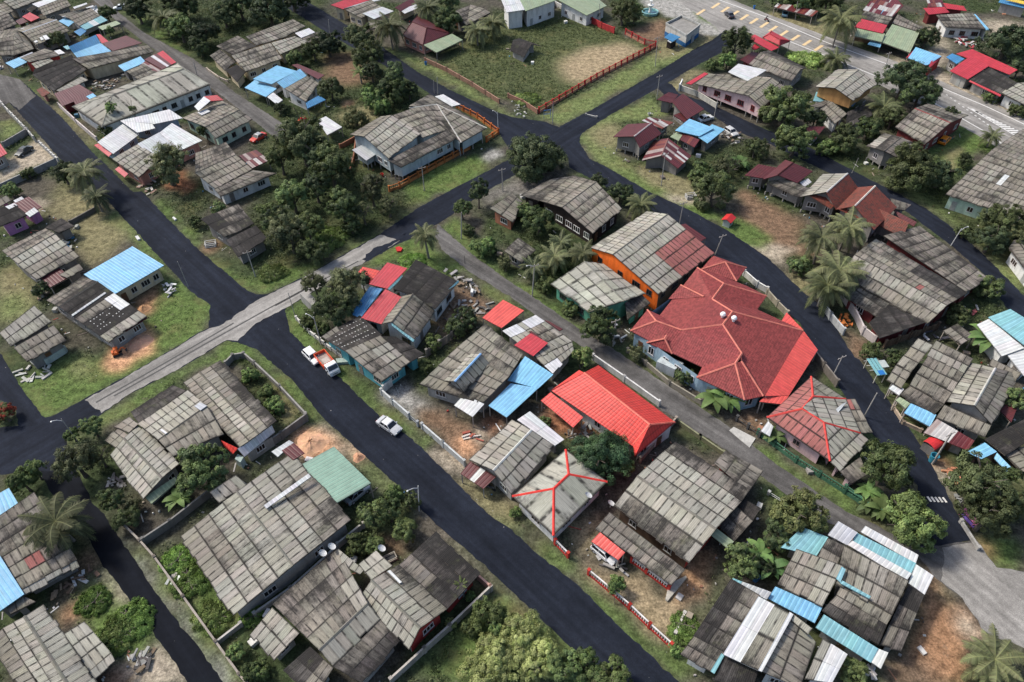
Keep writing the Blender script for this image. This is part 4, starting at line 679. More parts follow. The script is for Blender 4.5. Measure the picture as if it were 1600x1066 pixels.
house('c3', 'pink walled hip house with red ridges and a half reddish, half grey roof', 'pink', [T('ar', [(190, 422, 4.6), (310, 498, 4.6), (345, 715, 3.0), (-8, 470, 3.0)], '', (.5, .06, .05), ((0, 1), (1, 2), (0, 3))), T('ar', [(250, 352, 4.4), (190, 422, 4.6), (-8, 470, 3.0), (240, 243, 3.0)], 'n', (.5, .06, .05), ((0, 1), (0, 3))), T('ag', [(190, 422, 4.6), (250, 352, 4.4), (432, 368, 3.0), (512, 556, 3.0), (310, 498, 4.6)], 'n', (.5, .06, .05), ((1, 2),)), T('ag', [(310, 498, 4.6), (512, 556, 3.0), (345, 715, 3.0)], '', (.5, .06, .05), ((0, 1),)), T('am', [(250, 352, 4.4), (240, 243, 3.0), (330, 300, 3.0), (432, 368, 3.0)], ''), Q('am', (3.0, 3.0, 2.6, 2.6), '432 368 482 366 582 556 512 556', '', patch=[('ar', 0, .4, 0, .4)]), Q('ag', (3.0, 3.0, 2.6, 2.6), '512 556 345 715 402 772 562 600', ''), Q('ad', (2.6, 2.6, 2.3, 2.3), '512 690 402 772 462 838 552 790', ''), Q('si', (3.7, 3.7, 3.6, 3.6), '408 398 436 386 375 460 352 446', 'n'), Q('wh', (2.2, 2.2, 2.0, 2.0), '0 490 30 520 10 575 -40 545', '')], win=.8, wcol=(.3, .2, .18))
# ================================================================ GROUND, ROADS
def vnoise(x, y, s, seed):
    r = np.random.default_rng(seed); N = 64; g = r.random((N, N))
    X, Y = x/s, y/s; i = np.floor(X).astype(int); j = np.floor(Y).astype(int); fx = X-i; fy = Y-j
    fx = fx*fx*(3-2*fx); fy = fy*fy*(3-2*fy)
    a = g[i % N, j % N]; b = g[(i+1) % N, j % N]; c = g[i % N, (j+1) % N]; d = g[(i+1) % N, (j+1) % N]
    return (a*(1-fx)+b*fx)*(1-fy)+(c*(1-fx)+d*fx)*fy
FIELD = (.078, .092, .04); YARD = (.15, .14, .125); LAWN = (.092, .135, .04); LAWN2 = (.135, .165, .062); DRY = (.19, .17, .092); WEED = (.040, .055, .024); SOIL = (.075, .067, .053)
DIRT = (.30, .17, .095); SAND = (.52, .29, .165); CONC = (.30, .29, .265); BROWN = (.17, .11, .07); PALE = (.34, .29, .22); STRAW = (.30, .235, .145); RED = (.24, .11, .06)
GRASSY = {LAWN: 1, LAWN2: 1, FIELD: .9, DRY: .7, WEED: .8, SOIL: .1, STRAW: .3}
REG = [  # (colour, softness m, tile, polygon)
 (WEED, 3, 'a0', '660 0 1421 0 1421 560 1300 470 1000 300 800 160'), (WEED, 3, 'a1', '0 0 260 0 700 260 1350 640 1100 780 400 1066 0 1066'),
 (BROWN, 3, 'a1', '400 290 540 300 660 430 480 490 380 430'), (SAND, .8, 'a1', '470 565 515 555 520 590 485 600'), (DRY, 2, 'a1', '430 640 620 590 700 660 560 720'),
 (LAWN2, 1.2, 'a1', '700 280 760 260 960 350 1350 590 1421 640 1421 660 1330 600 1000 420 840 330'), (FIELD, 1.2, 'a1', '1421 100 1421 560 1350 560 1000 360 1150 250'),
 (FIELD, 1.5, 'a2', '0 60 420 90 560 190 800 260 140 630 0 560'), (STRAW, 4.0, 'a2', '280 340 430 260 600 240 740 285 500 410 350 460 270 400'), (WEED, 2, 'a2', '60 120 400 90 420 130 160 200'), (WEED, 2, 'a2', '0 470 120 520 150 600 0 560'),
 (LAWN2, 1.2, 'a2', '150 650 800 300 1000 270 1100 230 780 400 460 580 270 690'), (BROWN, 2, 'a2', '640 170 860 90 880 180 780 240'), (DRY, 2, 'a2', '810 240 1110 200 1100 225 900 310 800 330'),
 (CONC, 1, 'a2', '700 0 1060 0 1180 130 1160 190 1040 190 1040 120 860 90'), (LAWN, 1, 'a2', '1010 60 1080 50 1190 150 1150 165 1040 110'),
 (LAWN2, 1.2, 'a2', '380 760 550 640 770 540 870 640 560 690 560 850 720 980 980 960 1200 1066 750 1066 440 880'), (DRY, 2, 'a2', '440 720 600 680 560 830 470 800'), (WEED, 2, 'a2', '950 900 1250 780 1421 870 1421 1066 1000 1066'), (DRY, 1.2, 'a2', '870 480 1000 390 1080 400 960 460 930 500'),
 (LAWN, 1.2, 'a1', '850 1066 1200 850 1290 900 1260 950 1080 1066 1080 1066'), (LAWN, 1.2, 'b1', '780 140 1060 -40 1260 -60 900 215 830 230'), (CONC, 1, 'a1', '1250 880 1310 830 1385 860 1290 920'),
 (DRY, 1.5, 'a3', '0 60 330 120 330 230 120 160 0 140'), (PALE, 2, 'a3', '640 330 780 320 1000 430 1421 640 1421 690 970 480'), (PALE, 2.5, 'a3', '830 80 980 200 1000 320 900 400 880 330 940 240'), (LAWN, 1.5, 'a3', '110 250 300 320 420 420 600 400 640 440 560 480 300 380 120 310'),
 (PALE, 3, 'a3', '1200 110 1421 130 1421 230 1200 170'), (LAWN, 1.5, 'a3', '900 570 1080 680 1421 880 1421 960 1180 830 1100 900 1000 1000 850 860 1020 740'), (DRY, 1.5, 'a3', '1010 830 1090 820 1000 960 950 950'), (WEED, 2, 'a3', '200 700 700 900 560 940 640 1000 380 960 200 850'), (WEED, 2, 'a3', '0 0 400 0 480 60 300 100'),
 (LAWN2, 1.2, 'b3', '640 60 780 100 1000 200 1250 480 1421 600 1421 740 1190 480 1010 330 860 225'), (WEED, 2, 'b3', '640 0 1000 100 1300 250 1421 440 1421 560 1100 380 900 200'), 
 (BROWN, 2, 'b3', '0 200 200 300 180 430 280 470 200 520 0 500 -150 300'), (BROWN, 1.5, 'b3', '-160 120 60 250 100 330 0 360 -120 300'), (PALE, 1.5, 'b3', '-100 430 150 450 60 540 0 530 -80 480'), (LAWN, 1.2, 'b3', '-180 300 0 400 -60 440 -220 380'), (DRY, 1.2, 'b3', '60 560 200 600 260 720 180 700'), (WEED, 1.5, 'b3', '110 490 260 510 250 600 130 560'), (WEED, 2, 'b3', '1100 620 1421 820 1300 900 1000 880'),
 (SOIL, 2, 'b3', '280 740 480 900 600 1000 480 1060 400 930'), (BROWN, 1.5, 'b3', '440 940 560 960 540 1066 470 1066'),
 (LAWN, 1.2, 'b2', '520 0 760 100 1010 170 1190 290 1240 260 1421 380 1421 480 1200 360 1000 250 740 130'), (DRY, 1.5, 'b2', '700 0 1000 60 1060 150 900 170 760 90'), (PALE, 1.5, 'b2', '860 160 1010 160 1040 190 900 195'),
 (LAWN, 1, 'b2', '0 640 120 690 190 760 420 900 380 940 180 800 0 690'), (WEED, 1.5, 'b2', '0 280 240 270 420 380 460 470 250 560 200 640 0 620'), (YARD, 2, 'b1', '1280 140 1421 60 1600 60 1560 200 1421 160 1290 230'),
 (LAWN, 1, 'b1', '1010 340 1110 280 1200 430 1421 600 1421 640 1200 490 1060 370'), (WEED, 1.5, 'b1', '1150 400 1300 420 1421 560 1421 600 1240 500'),
 (LAWN, 1, 'b1', '0 600 60 560 220 560 420 520 640 420 880 250 700 370 490 470 280 600 60 710 0 710'), (WEED, 3, 'b1', '0 40 560 -80 780 140 900 240 700 350 420 480 180 560 0 600'),
 (LAWN, 1.2, 'b1', '560 560 680 490 860 400 940 370 1000 450 1190 600 1421 745 1421 780 1200 660 1020 560 900 520 740 530'), (BROWN, 2, 'b1', '1090 640 1230 700 1300 780 1220 830 1020 900 930 960 1000 800'), (SOIL, 1.5, 'b1', '1100 560 1260 640 1240 720 1120 650'),
 (LAWN, .8, 'b1', '160 800 290 740 230 830 360 990 380 1066 330 1066 190 920'), (WEED, 1, 'b1', '240 850 440 800 420 940 370 980'),
 (LAWN, 1, 'c1', '190 0 280 0 370 100 480 180 620 330 900 540 870 590 690 470 500 280'), (LAWN, .8, 'c1', '870 600 940 560 1000 600 950 660'), (PALE, 1, 'c1', '950 660 1040 640 1160 740 1130 790 1050 760'), (CONC, .6, 'c1', '720 320 850 300 970 390 880 470'), (BROWN, 1, 'c1', '880 470 970 395 1180 510 1060 610'), (SAND, .6, 'c1', '1060 620 1130 560 1250 620 1170 710'), (RED, 1, 'c1', '1270 440 1390 470 1300 560 1240 530'), (PALE, .8, 'c1', '1160 540 1290 500 1310 580 1250 620'),
 (DRY, 1, 'c1', '1080 800 1280 870 1421 960 1421 1066 1270 1000'), (LAWN2, 1, 'd1', '1270 130 1421 170 1421 200 1300 160'),
 (LAWN, .9, 'c1', '0 90 200 260 350 450 340 520 290 470 170 340 0 190'), (WEED, 1, 'c1', '-120 0 0 180 280 480 150 560 0 420 -130 180'), (DRY, 1.2, 'c1', '40 260 180 360 230 470 150 520 60 400'), (PALE, .8, 'c1', '340 480 420 560 600 680 560 720 400 620 330 560'), (SAND, .5, 'c1', '225 560 290 525 390 560 470 600 420 690 300 720 210 640'), (SAND, .8, 'c1', '480 620 560 660 610 720 530 690'), (LAWN2, .8, 'c1', '520 690 620 740 800 860 740 900 640 800'), (PALE, 1, 'd1', '900 90 1000 230 1300 500 1421 570 1421 600 1150 400 950 180'), (WEED, 1.5, 'c1', '560 900 720 880 860 900 920 1066 560 1200 440 1150'), (BROWN, 1.2, 'd1', '640 260 760 260 840 340 760 380 650 320'),
 (WEED, 2, 'd1', '1060 820 1310 560 1421 600 1421 1066 760 1066'), (LAWN, 2, 'd1', '1180 800 1421 680 1421 1066 900 1066'), (LAWN, 1.5, 'd2', '0 540 140 700 350 890 480 1066 -100 1066 -100 600'), (BROWN, 1, 'd2', '0 590 90 660 120 720 20 720'),
 (LAWN, .8, 'd2', '160 330 290 420 420 500 640 720 900 900 1100 1066 930 1066 600 760 360 520'), (LAWN, 1, 'd2', '150 300 240 320 320 380 280 430 190 370'), (STRAW, 1.2, 'd2', '330 230 470 130 530 150 440 300 400 480 500 520 640 660 880 830 960 660 1080 480 1110 380 980 480 860 620 640 500 430 420 400 330'), (DIRT, 1.2, 'd2', '970 490 1080 370 1110 400 1040 560 940 640 870 640'), (LAWN2, 1.2, 'd2', '930 840 1100 600 1180 500 1200 380 1230 460 1080 680 1000 830'), (DIRT, 1, 'd2', '430 190 520 130 520 180 450 240'), (WEED, 1, 'd2', '880 850 1020 690 1060 680 980 860'),
 (LAWN, .8, 'c2', '590 110 820 290 1010 430 1210 590 1190 530 1030 420 800 280'), (WEED, 1, 'c2', '900 560 950 530 1160 650 1110 700 900 610'), (LAWN, .8, 'c2', '1320 620 1421 650 1421 700'), (RED, 1, 'c2', '150 390 240 440 400 500 500 560 420 600 300 590 180 470'), (BROWN, .8, 'c2', '1280 440 1421 480 1421 530 1340 570 1240 500'), (LAWN2, .8, 'c2', '1380 800 1421 810 1421 880 1370 850'),
 (LAWN, .9, 'c3', '-60 620 0 660 200 780 420 900 620 1050 590 1066 430 980 200 830 0 700'), (LAWN, .9, 'c3', '0 830 130 900 340 1066 200 1066 0 920'), (RED, 1, 'c3', '680 400 780 520 860 640 900 760 960 760 1040 740 900 660 760 500'), (PALE, 1, 'c3', '870 680 960 760 1050 860 1120 980 1060 920 960 830'), (DIRT, .8, 'd3', '430 110 620 200 640 230 560 190'),
 (DIRT, 1.2, 'd3', '920 490 1000 560 1120 660 1200 800 1150 850 1066 1066 640 1066 700 940 780 860 850 640'), (DRY, 1.2, 'd3', '960 500 1060 590 1000 600'), (PALE, 1.2, 'd3', '1020 720 1100 690 1180 770 1180 850 1080 850 1040 790'), (SOIL, 2, 'd3', '640 900 820 900 960 960 1000 1066 640 1066'), (LAWN, 1, 'd3', '1150 260 1280 240 1421 300 1421 450 1270 420 1200 350'), (DIRT, .7, 'd3', '1160 280 1220 280 1280 380 1240 400'), (WEED, 2, 'd3', '0 0 330 50 330 150 150 200 60 330 0 330'),
 (LAWN, 1, 'c0', '100 270 240 460 280 465 480 360 720 220 1000 50 1180 -60 900 -30 880 30 640 180 560 130 400 120 260 210'), (DRY, 2, 'c0', '380 170 480 150 520 240 420 260'), (SAND, .5, 'c0', '610 150 680 80 760 30 860 20 895 60 860 110 760 140 690 190 630 195'), (LAWN, .8, 'c0', '560 460 800 320 1000 210 1260 50 1330 60 1400 110 1421 150 1260 150 1100 200 900 320 700 450 580 530'), (LAWN2, .8, 'c0', '560 470 700 390 720 430 600 520'),
 (DRY, 3, 'b0', '320 80 560 130 620 230 640 280 500 300 400 330 270 260'), (PALE, 1.2, 'b0', '180 180 240 190 260 240 200 270'), (LAWN, 1.2, 'b0', '640 240 790 390 900 540 1050 690 1160 770 1170 870 1060 960 900 1040 880 960 800 860 820 780 900 700 940 640 760 440 560 330'), (DRY, 2.5, 'b0', '440 300 620 300 700 400 640 470 480 560 440 470'), (DRY, 2.5, 'b0', '0 560 100 560 170 640 220 750 60 860 0 850'), (LAWN2, 2, 'b0', '0 720 120 720 180 770 60 850 0 860'), (SAND, .8, 'b0', '640 980 760 900 830 870 890 910 860 980 740 1040 620 1060'), (DIRT, 1, 'b0', '740 760 900 640 920 650 830 760 850 800 780 820'), (SOIL, 2, 'b0', '260 760 600 960 560 1040 380 1000 300 860'),
 (LAWN, 1, 'b0', '860 190 940 200 1000 330 1100 400 1130 470 1260 560 1421 640 1421 710 1370 690 1110 470 960 320'), (RED, 1, 'b0', '910 60 1010 20 1090 100 1040 150 930 130'), (WEED, 2, 'b0', '940 180 1180 150 1200 220 1100 290 1130 360 1010 330'), (BROWN, .8, 'b0', '1130 410 1190 390 1230 440 1180 500 1110 470'),
 (PALE, 1.5, 'a0', '0 920 40 880 220 760 290 820 320 880 120 960 0 1050'), (LAWN2, 1.5, 'a0', '0 690 60 660 130 720 20 780'), (DRY, 1, 'a0', '280 590 330 610 540 810 500 800 330 650'), (LAWN, 1, 'a0', '110 450 200 500 300 620 230 560'), (LAWN, 1.2, 'a0', '620 40 700 40 800 150 1000 300 1060 330 1000 270 800 110'),
 (LAWN, .8, 'c0', '0 700 60 690 60 720 0 780'), (LAWN2, .8, 'c0', '350 590 440 520 470 560 360 640'),
 (WEED, 1, 'd0', '600 150 680 180 800 300 700 290 640 220'), (LAWN2, .6, 'd0', '680 250 790 330 1000 590 1330 1000 1380 1066 1290 1066 1080 780 900 560'), (CONC, .5, 'd0', '600 170 660 220 690 270 900 580 1100 830 1290 1066 1240 1066 1090 870 900 630 680 290'), (LAWN, .8, 'd0', '880 390 1040 310 1150 480 1290 690 1300 760 1210 850 1100 760 960 520'), (DRY, .8, 'd0', '1000 480 1060 450 1100 560 1050 580'), (SOIL, 1.2, 'd0', '680 180 1000 100 1060 -20 1180 -60 1200 0 900 250 800 290 700 280'),
 (BROWN, 1, 'd0', '260 620 430 480 560 430 580 400 500 330 430 380 300 560'), (LAWN, 1, 'd0', '450 560 600 530 660 600 760 690 870 850 660 930 560 850 480 720'), (DIRT, .8, 'd0', '300 700 450 640 480 720 380 780'), (PALE, .8, 'd0', '600 530 560 420 620 460 780 680 760 660 620 620'), (PALE, 1, 'd0', '660 960 880 860 1000 1000 1040 1066 700 1066 640 1040'), (RED, 1, 'd0', '600 1000 720 1000 760 1066 560 1066'), (WEED, 1.5, 'c0', '0 760 170 700 270 850 420 880 100 1000'),
]
def build_ground():
    st = .6; x0, x1, y0, y1 = -185.0, 185.0, 18.0, 285.0
    nx, ny = int((x1-x0)/st)+1, int((y1-y0)/st)+1
    X, Y = np.meshgrid(np.linspace(x0, x1, nx), np.linspace(y0, y1, ny))
    wx = (vnoise(X, Y, 3.1, 1)-.5)*2.2+(vnoise(X, Y, 1.1, 2)-.5)*1.0; wy = (vnoise(X, Y, 2.9, 3)-.5)*2.2+(vnoise(X, Y, 1.2, 4)-.5)*1.0
    n1 = vnoise(X, Y, 9, 5); n2 = vnoise(X, Y, 3.5, 6)
    m = np.clip((n1*.6+n2*.4-.35)*3, 0, 1)[..., None]
    C = np.array(SOIL)*(1-m)+np.array(WEED)*1.15*m; A = m[..., 0]*.6
    XW, YW = X+wx, Y+wy
    for col, soft, t, s in REG:
        q = pts(t, s); vx = np.array([p.x for p in q]); vy = np.array([p.y for p in q])
        lo = (vx.min()-soft*2-3, vy.min()-soft*2-3); hi = (vx.max()+soft*2+3, vy.max()+soft*2+3)
        i0, i1 = max(0, int((lo[0]-x0)/st)), min(nx, int((hi[0]-x0)/st)+2); j0, j1 = max(0, int((lo[1]-y0)/st)), min(ny, int((hi[1]-y0)/st)+2)
        if i1-i0 < 3 or j1-j0 < 3: continue
        xs, ys = XW[j0:j1, i0:i1], YW[j0:j1, i0:i1]; ins = np.zeros(xs.shape, bool); k = len(q)
        for i in range(k):
            xi, yi, xj, yj = vx[i], vy[i], vx[i-1], vy[i-1]
            with np.errstate(divide='ignore', invalid='ignore'):
                ins ^= ((yi > ys) != (yj > ys)) & (xs < (xj-xi)*(ys-yi)/(yj-yi if yj != yi else 1e-9)+xi)
        f = ins.astype('f'); r = max(1, int(soft/st/2+.5))
        for _ in range(2):
            for ax in (0, 1):
                acc = np.zeros_like(f)
                pad = np.pad(f, [(r, r) if a == ax else (0, 0) for a in (0, 1)], mode='edge')
                for d in range(2*r+1): acc += pad[d:d+f.shape[0], :] if ax == 0 else pad[:, d:d+f.shape[1]]
                f = acc/(2*r+1)
        w = f[..., None]; C[j0:j1, i0:i1] = C[j0:j1, i0:i1]*(1-w)+np.array(col)*w
        A[j0:j1, i0:i1] = A[j0:j1, i0:i1]*(1-f)+GRASSY.get(col, .0)*f
    me = bpy.data.meshes.new('ground'); nv = nx*ny
    co = np.zeros((nv+8, 3), 'f'); co[:nv, 0] = X.ravel(); co[:nv, 1] = Y.ravel()
    co[nv:, :2] = [(-2500, -600), (2500, -600), (2500, 3500), (-2500, 3500), (x0, y0), (x1, y0), (x1, y1), (x0, y1)]
    idx = np.arange(nv).reshape(ny, nx)
    quads = np.stack([idx[:-1, :-1], idx[:-1, 1:], idx[1:, 1:], idx[1:, :-1]], -1).reshape(-1, 4)
    b = nv; outer = np.array([[b, b+1, b+5, b+4], [b+1, b+2, b+6, b+5], [b+2, b+3, b+7, b+6], [b+3, b, b+4, b+7]])
    F = np.concatenate([quads, outer]); nf = len(F)
    me.vertices.add(nv+8); me.vertices.foreach_set('co', co.ravel())
    me.loops.add(nf*4); me.loops.foreach_set('vertex_index', F.ravel().astype('i'))
    me.polygons.add(nf); me.polygons.foreach_set('loop_start', np.arange(0, nf*4, 4, dtype='i')); me.polygons.foreach_set('loop_total', np.full(nf, 4, 'i'))
    me.update(calc_edges=True)
    cc = np.ones((nv+8, 4), 'f'); cc[:nv, :3] = C.reshape(-1, 3); cc[:nv, 3] = A.ravel(); cc[nv:] = (*WEED, .8)
    me.attributes.new('Col', 'FLOAT_COLOR', 'POINT').data.foreach_set('color', cc.ravel())
    me.materials.append(MAT['ground'])
    o = bpy.data.objects.new('ground', me); COL.objects.link(o); tag(o, kind='structure')
    return C, A, (x0, y0, st, nx, ny)
GC, GA, GI = build_ground()
def sheet(name, polys, mat, z, rag=.07, kind='structure', uv=False):
    bm = bmesh.new(); tot = 0
    for t, s in polys:
        q = pts(t, s, z) if isinstance(s, (str, list)) else s
        out = []
        for i in range(len(q)):
            a, b = q[i], q[(i+1) % len(q)]; k = max(1, int((b-a).length/.7)); nrm = Vector((-(b-a).y, (b-a).x, 0)).normalized()
            for j in range(k):
                out.append(a+(b-a)*(j/k)+nrm*random.gauss(0, rag)*(1 if j else .3))
        vs = [bm.verts.new((p.x, p.y, z)) for p in out]
        f = bm.faces.new(vs)
        if f.calc_area() and f.normal.z < 0: f.normal_flip()
    bm.normal_update()
    for f in bm.faces:
        if f.normal.z < 0: f.normal_flip()
    bmesh.ops.triangulate(bm, faces=bm.faces[:]); uvl = bm.loops.layers.uv.new('UVMap'); co = np.array([(v.co.x, v.co.y) for v in bm.verts]); ww, vv = np.linalg.eigh(np.cov(co.T)); ax = vv[:, 1]
    for f in bm.faces:
        for l in f.loops: l[uvl].uv = (l.vert.co.x*ax[0]+l.vert.co.y*ax[1], -l.vert.co.x*ax[1]+l.vert.co.y*ax[0])
    me = bpy.data.meshes.new(name); bm.to_mesh(me); bm.free(); me.materials.append(MAT[mat])
    o = bpy.data.objects.new(name, me); COL.objects.link(o); return tag(o, kind=kind)
# orig-pixel outlines
sheet('main_road', [('o', '1000 -35 1075 12 1118 42 1132 60 1150 62 1163 48 1240 80 1370 131 1456 172 1541 219 1600 262 1700 330 1760 260 1700 232 1600 184 1480 131 1400 96 1300 60 1200 22 1124 -8 1060 -40')], 'asphalt_old', .006)
sheet('cross_road', [('o', '-120 756 0 668 30 665 62 655 80 651 132 623 197 588 284 537 310 520 328 511 331 500 329 477 386 454 400 460 410 460 417 460 482 429 594 366 648 328 710 294 765 266 800 246 840 222 876 197 929 169 1025 114 1081 79 1114 62 1134 46 1150 60 1142 72 1127 82 1081 107 1039 132 997 155 953 180 910 208 890 240 860 250 800 276 760 299 684 350 642 373 620 382 560 416 470 468 448 480 445 486 453 519 400 545 371 535 355 532 281 576 203 616 158 648 120 672 100 690 110 740 60 735 0 742 -120 820')], 'asphalt_new', .010)
sheet('side_road', [('o', '-60 200 -60 80 0 118 31 124 93 180 146 239 208 300 222 299 270 350 312 392 386 454 400 460 398 470 335 510 326 512 329 477 296 454 220 370 174 320 93 248 56 205 14 160')], 'asphalt_new', .014)
sheet('curving_road', [('o', '906 213 905 222 921 248 946 260 1011 298 1081 330 1138 361 1200 403 1259 460 1283 476 1335 558 1343 562 1397 638 1442 700 1479 770 1500 810 1524 843 1470 853 1445 858 1434 850 1433 800 1434 759 1363 678 1324 624 1276 554 1250 505 1217 477 1200 452 1166 426 1112 398 1048 345 1000 322 940 288 890 262 884 232')], 'asphalt_new', .018)
sheet('village_road', [('o', '371 535 400 545 459 596 504 652 569 711 631 768 681 820 732 862 800 924 896 1017 960 1080 1080 1080 1062 1066 969 980 901 912 845 870 800 828 788 820 760 801 707 748 645 686 594 652 541 599 499 562 453 519 446 488 420 500')], 'asphalt_new', .022)
sheet('lane', [('o', '684 350 693 358 738 398 800 442 856 480 912 519 958 545 1034 596 1138 666 1200 716 1321 799 1369 820 1386 831 1439 853 1470 853 1524 843 1557 887 1600 893 1700 890 1700 1100 1600 1010 1538 988 1504 935 1462 904 1433 867 1318 822 1296 818 1200 752 1135 703 1062 658 1025 633 921 551 896 533 845 499 800 465 735 426 690 390 680 366')], 'asphalt_lane', .026)
sheet('back_lane', [('o', '120 -40 146 0 180 31 234 73 281 104 335 141 400 191 434 220 462 214 453 200 400 166 366 144 304 93 225 51 186 20 172 0 150 -40')], 'asphalt_lane', .010)
sheet('upper_road', [('o', '410 -40 442 8 518 56 590 96 642 127 681 152 738 180 780 208 800 240 840 225 874 199 850 190 800 183 774 174 704 141 653 113 597 73 546 42 476 0 440 -40')], 'asphalt_new', .014)
sheet('narrow_lane', [('o', '1040 128 1028 138 1050 160 1096 169 1150 205 1200 224 1313 279 1420 333 1445 353 1487 384 1538 429 1574 482 1600 510 1640 560 1660 520 1600 462 1532 393 1482 351 1442 323 1380 291 1335 268 1268 232 1200 204 1100 158 1060 146 1050 132')], 'asphalt_new', .006)
sheet('canal_road', [('o', '30 672 76 765 110 806 141 845 158 879 225 969 293 1066 320 1110 390 1110 349 1066 310 1011 253 940 189 842 169 814 141 780 132 759 112 722 104 690 90 668')], 'asphalt_dark', .008)
sheet('edge_road', [('o', '-80 500 0 552 34 607 62 644 80 660 30 668 28 655 25 640 0 625 -80 560')], 'asphalt_new', .018)
sheet('worn_road_surface', [('o', '132 625 197 589 284 538 310 521 328 513 350 506 400 470 417 462 482 430 594 367 625 376 560 415 470 467 447 481 400 505 371 533 355 531 281 575 203 615 158 646')], 'asphalt_old', .030, .10)
sheet('road_junction', [('o', '1472 856 1526 846 1557 887 1600 894 1700 890 1700 1100 1600 1012 1538 988 1504 935 1470 907 1476 880')], 'asphalt_old', .032, .1)
sheet('road_patch', [('o', '565 405 590 385 618 374 640 362 612 384 590 398 575 408')], 'asphalt_new', .034, .3)
sm_ = MB()
for s_ in ('150 629 215 592 300 543 365 505', '178 619 240 584 320 538 420 482 505 436', '430 478 500 440 560 408'):
    q_ = pts('o', s_, .036)
    for a_, b_ in zip(q_[:-1], q_[1:]): d_ = Vector((-(b_-a_).y, (b_-a_).x, 0)).normalized()*.16; sm_.face([a_-d_, b_-d_, b_+d_, a_+d_], (.075, .073, .07), 'matte')
tag(sm_.build('road_seam'), kind='structure')
sheet('worn_lane_end', [('o', '-60 78 0 116 31 124 56 150 30 172 14 160 -60 205'), ], 'asphalt_lane', .030, .1)
# painted lines
def mat_line():
    n = NT('road_paint'); p = n.pos(); a = n.attr('Col')
    c = n.mix(n.ramp(n.noise(p, 2.5, 4, .7), .45, .75, 0, .6), a.outputs['Color'], (.2, .19, .18, 1)); n.bsdf(c, .7); MAT['line'] = n.m
mat_line()
ln = MB(); W_ = (.62, .61, .58); Y_ = (.62, .45, .24)
def line(t, s, w, col=W_, z=.042):
    q = pts(t, s, z)
    for a, b in zip(q[:-1], q[1:]):
        sd = Vector((-(b-a).y, (b-a).x, 0)).normalized()*w/2; ln.face([a-sd, b-sd, b+sd, a+sd], col, 'line')
line('o', '1090 -12 1124 0 1200 28 1293 67 1383 99 1430 118', .35); line('o', '1473 138 1540 166 1600 194 1680 232', .35)
line('o', '1234 65 1300 91 1374 121', .3); line('o', '1430 146 1480 172 1541 207 1600 250 1660 290', .3)
for x, y in ((1095, 18), (1118, 8), (1133, 14), (1148, 20), (1163, 26), (1178, 32), (1194, 38), (1208, 44), (1225, 51), (1243, 58), (1261, 66), (1279, 74)):
    line('o', f'{x-6} {y+5} {x+6} {y-3}', .9, Y_)
for i in range(12): line('o', f'{1478+i*6.4} {148+i*4.6} {1481+i*6.4} {149+i*4.7}', .3)
for i in range(13): line('o', f'{1518+i*5.6} {170+i*3.4} {1529+i*5.6+i*.6} {176+i*2.8}', .5)
line('o', '1588 212 1602 200', .3); line('o', '1512 168 1588 213 1604 210', .25)
for i in range(5): line('o', f'{1449+i*6} {776+i*.3} {1455+i*6} {784+i*.3}', .28)
o = ln.build('road_marking'); tag(o, kind='structure')
# ================================================================ VEGETATION
def crown_mesh(name, R0, hz, nclump, nleaf, leaf, cols, low=.0, seed=0, rough=.35, flat=1.0, open_=.0):
    r = np.random.default_rng(seed); mb_v = []; colr = []
    lobes = []
    for k in range(max(6, nclump//9)):
        th = r.uniform(0, 2*np.pi); cz = r.uniform(-.62, 1); sr = np.sqrt(max(0, 1-cz*cz)); rr = R0*r.uniform(.42, .72)
        lobes.append((np.array([rr*sr*np.cos(th), rr*sr*np.sin(th), rr*cz*hz/R0]), R0*r.uniform(.26, .44), r.uniform(.72, 1.3)))
    lobes.append((np.zeros(3), R0*.6, .8))
    P_, N_, C_, S_ = [], [], [], []
    for i in range(int(nclump*1.9)):
        c0, lr, lb = lobes[r.integers(len(lobes))]
        th = r.uniform(0, 2*np.pi); cz = r.uniform(-.6, 1); sr = np.sqrt(1-cz*cz); d = np.array([sr*np.cos(th), sr*np.sin(th), cz*min(1.1, hz/R0)])
        c = c0+d*lr*r.uniform(.75, 1.05)
        if r.random() < open_: continue
        cr = R0*r.uniform(.08, .15)
        base = np.array(cols[r.integers(len(cols))])*r.uniform(.75, 1.25)*lb
        k = int(nleaf*1.25*r.uniform(.7, 1.3))
        q = r.normal(0, 1, (k, 3)); q /= np.linalg.norm(q, axis=1)[:, None]+1e-6
        q *= (r.random((k, 1))**.45)*cr; q[:, 2] *= .8*flat
        nn = q/cr*.8+d*1.0+r.normal(0, .4, (k, 3)); nn[:, 2] += .4
        nn /= np.linalg.norm(nn, axis=1)[:, None]+1e-6
        P_.append(c+q); N_.append(nn); S_.append(leaf*.68*r.uniform(.6, 1.3, k)); C_.append(base*r.uniform(.75, 1.25, (k, 1)))
    Pp = np.concatenate(P_); Nn = np.concatenate(N_); Ss = np.concatenate(S_)[:, None]; Cc = np.concatenate(C_)
    a = np.cross(Nn, r.normal(0, 1, Nn.shape)); a /= np.linalg.norm(a, axis=1)[:, None]+1e-6; b = np.cross(Nn, a)
    return leaf_object(name, Pp, a*Ss, b*Ss*.55, Cc, Nn*Ss*.15)
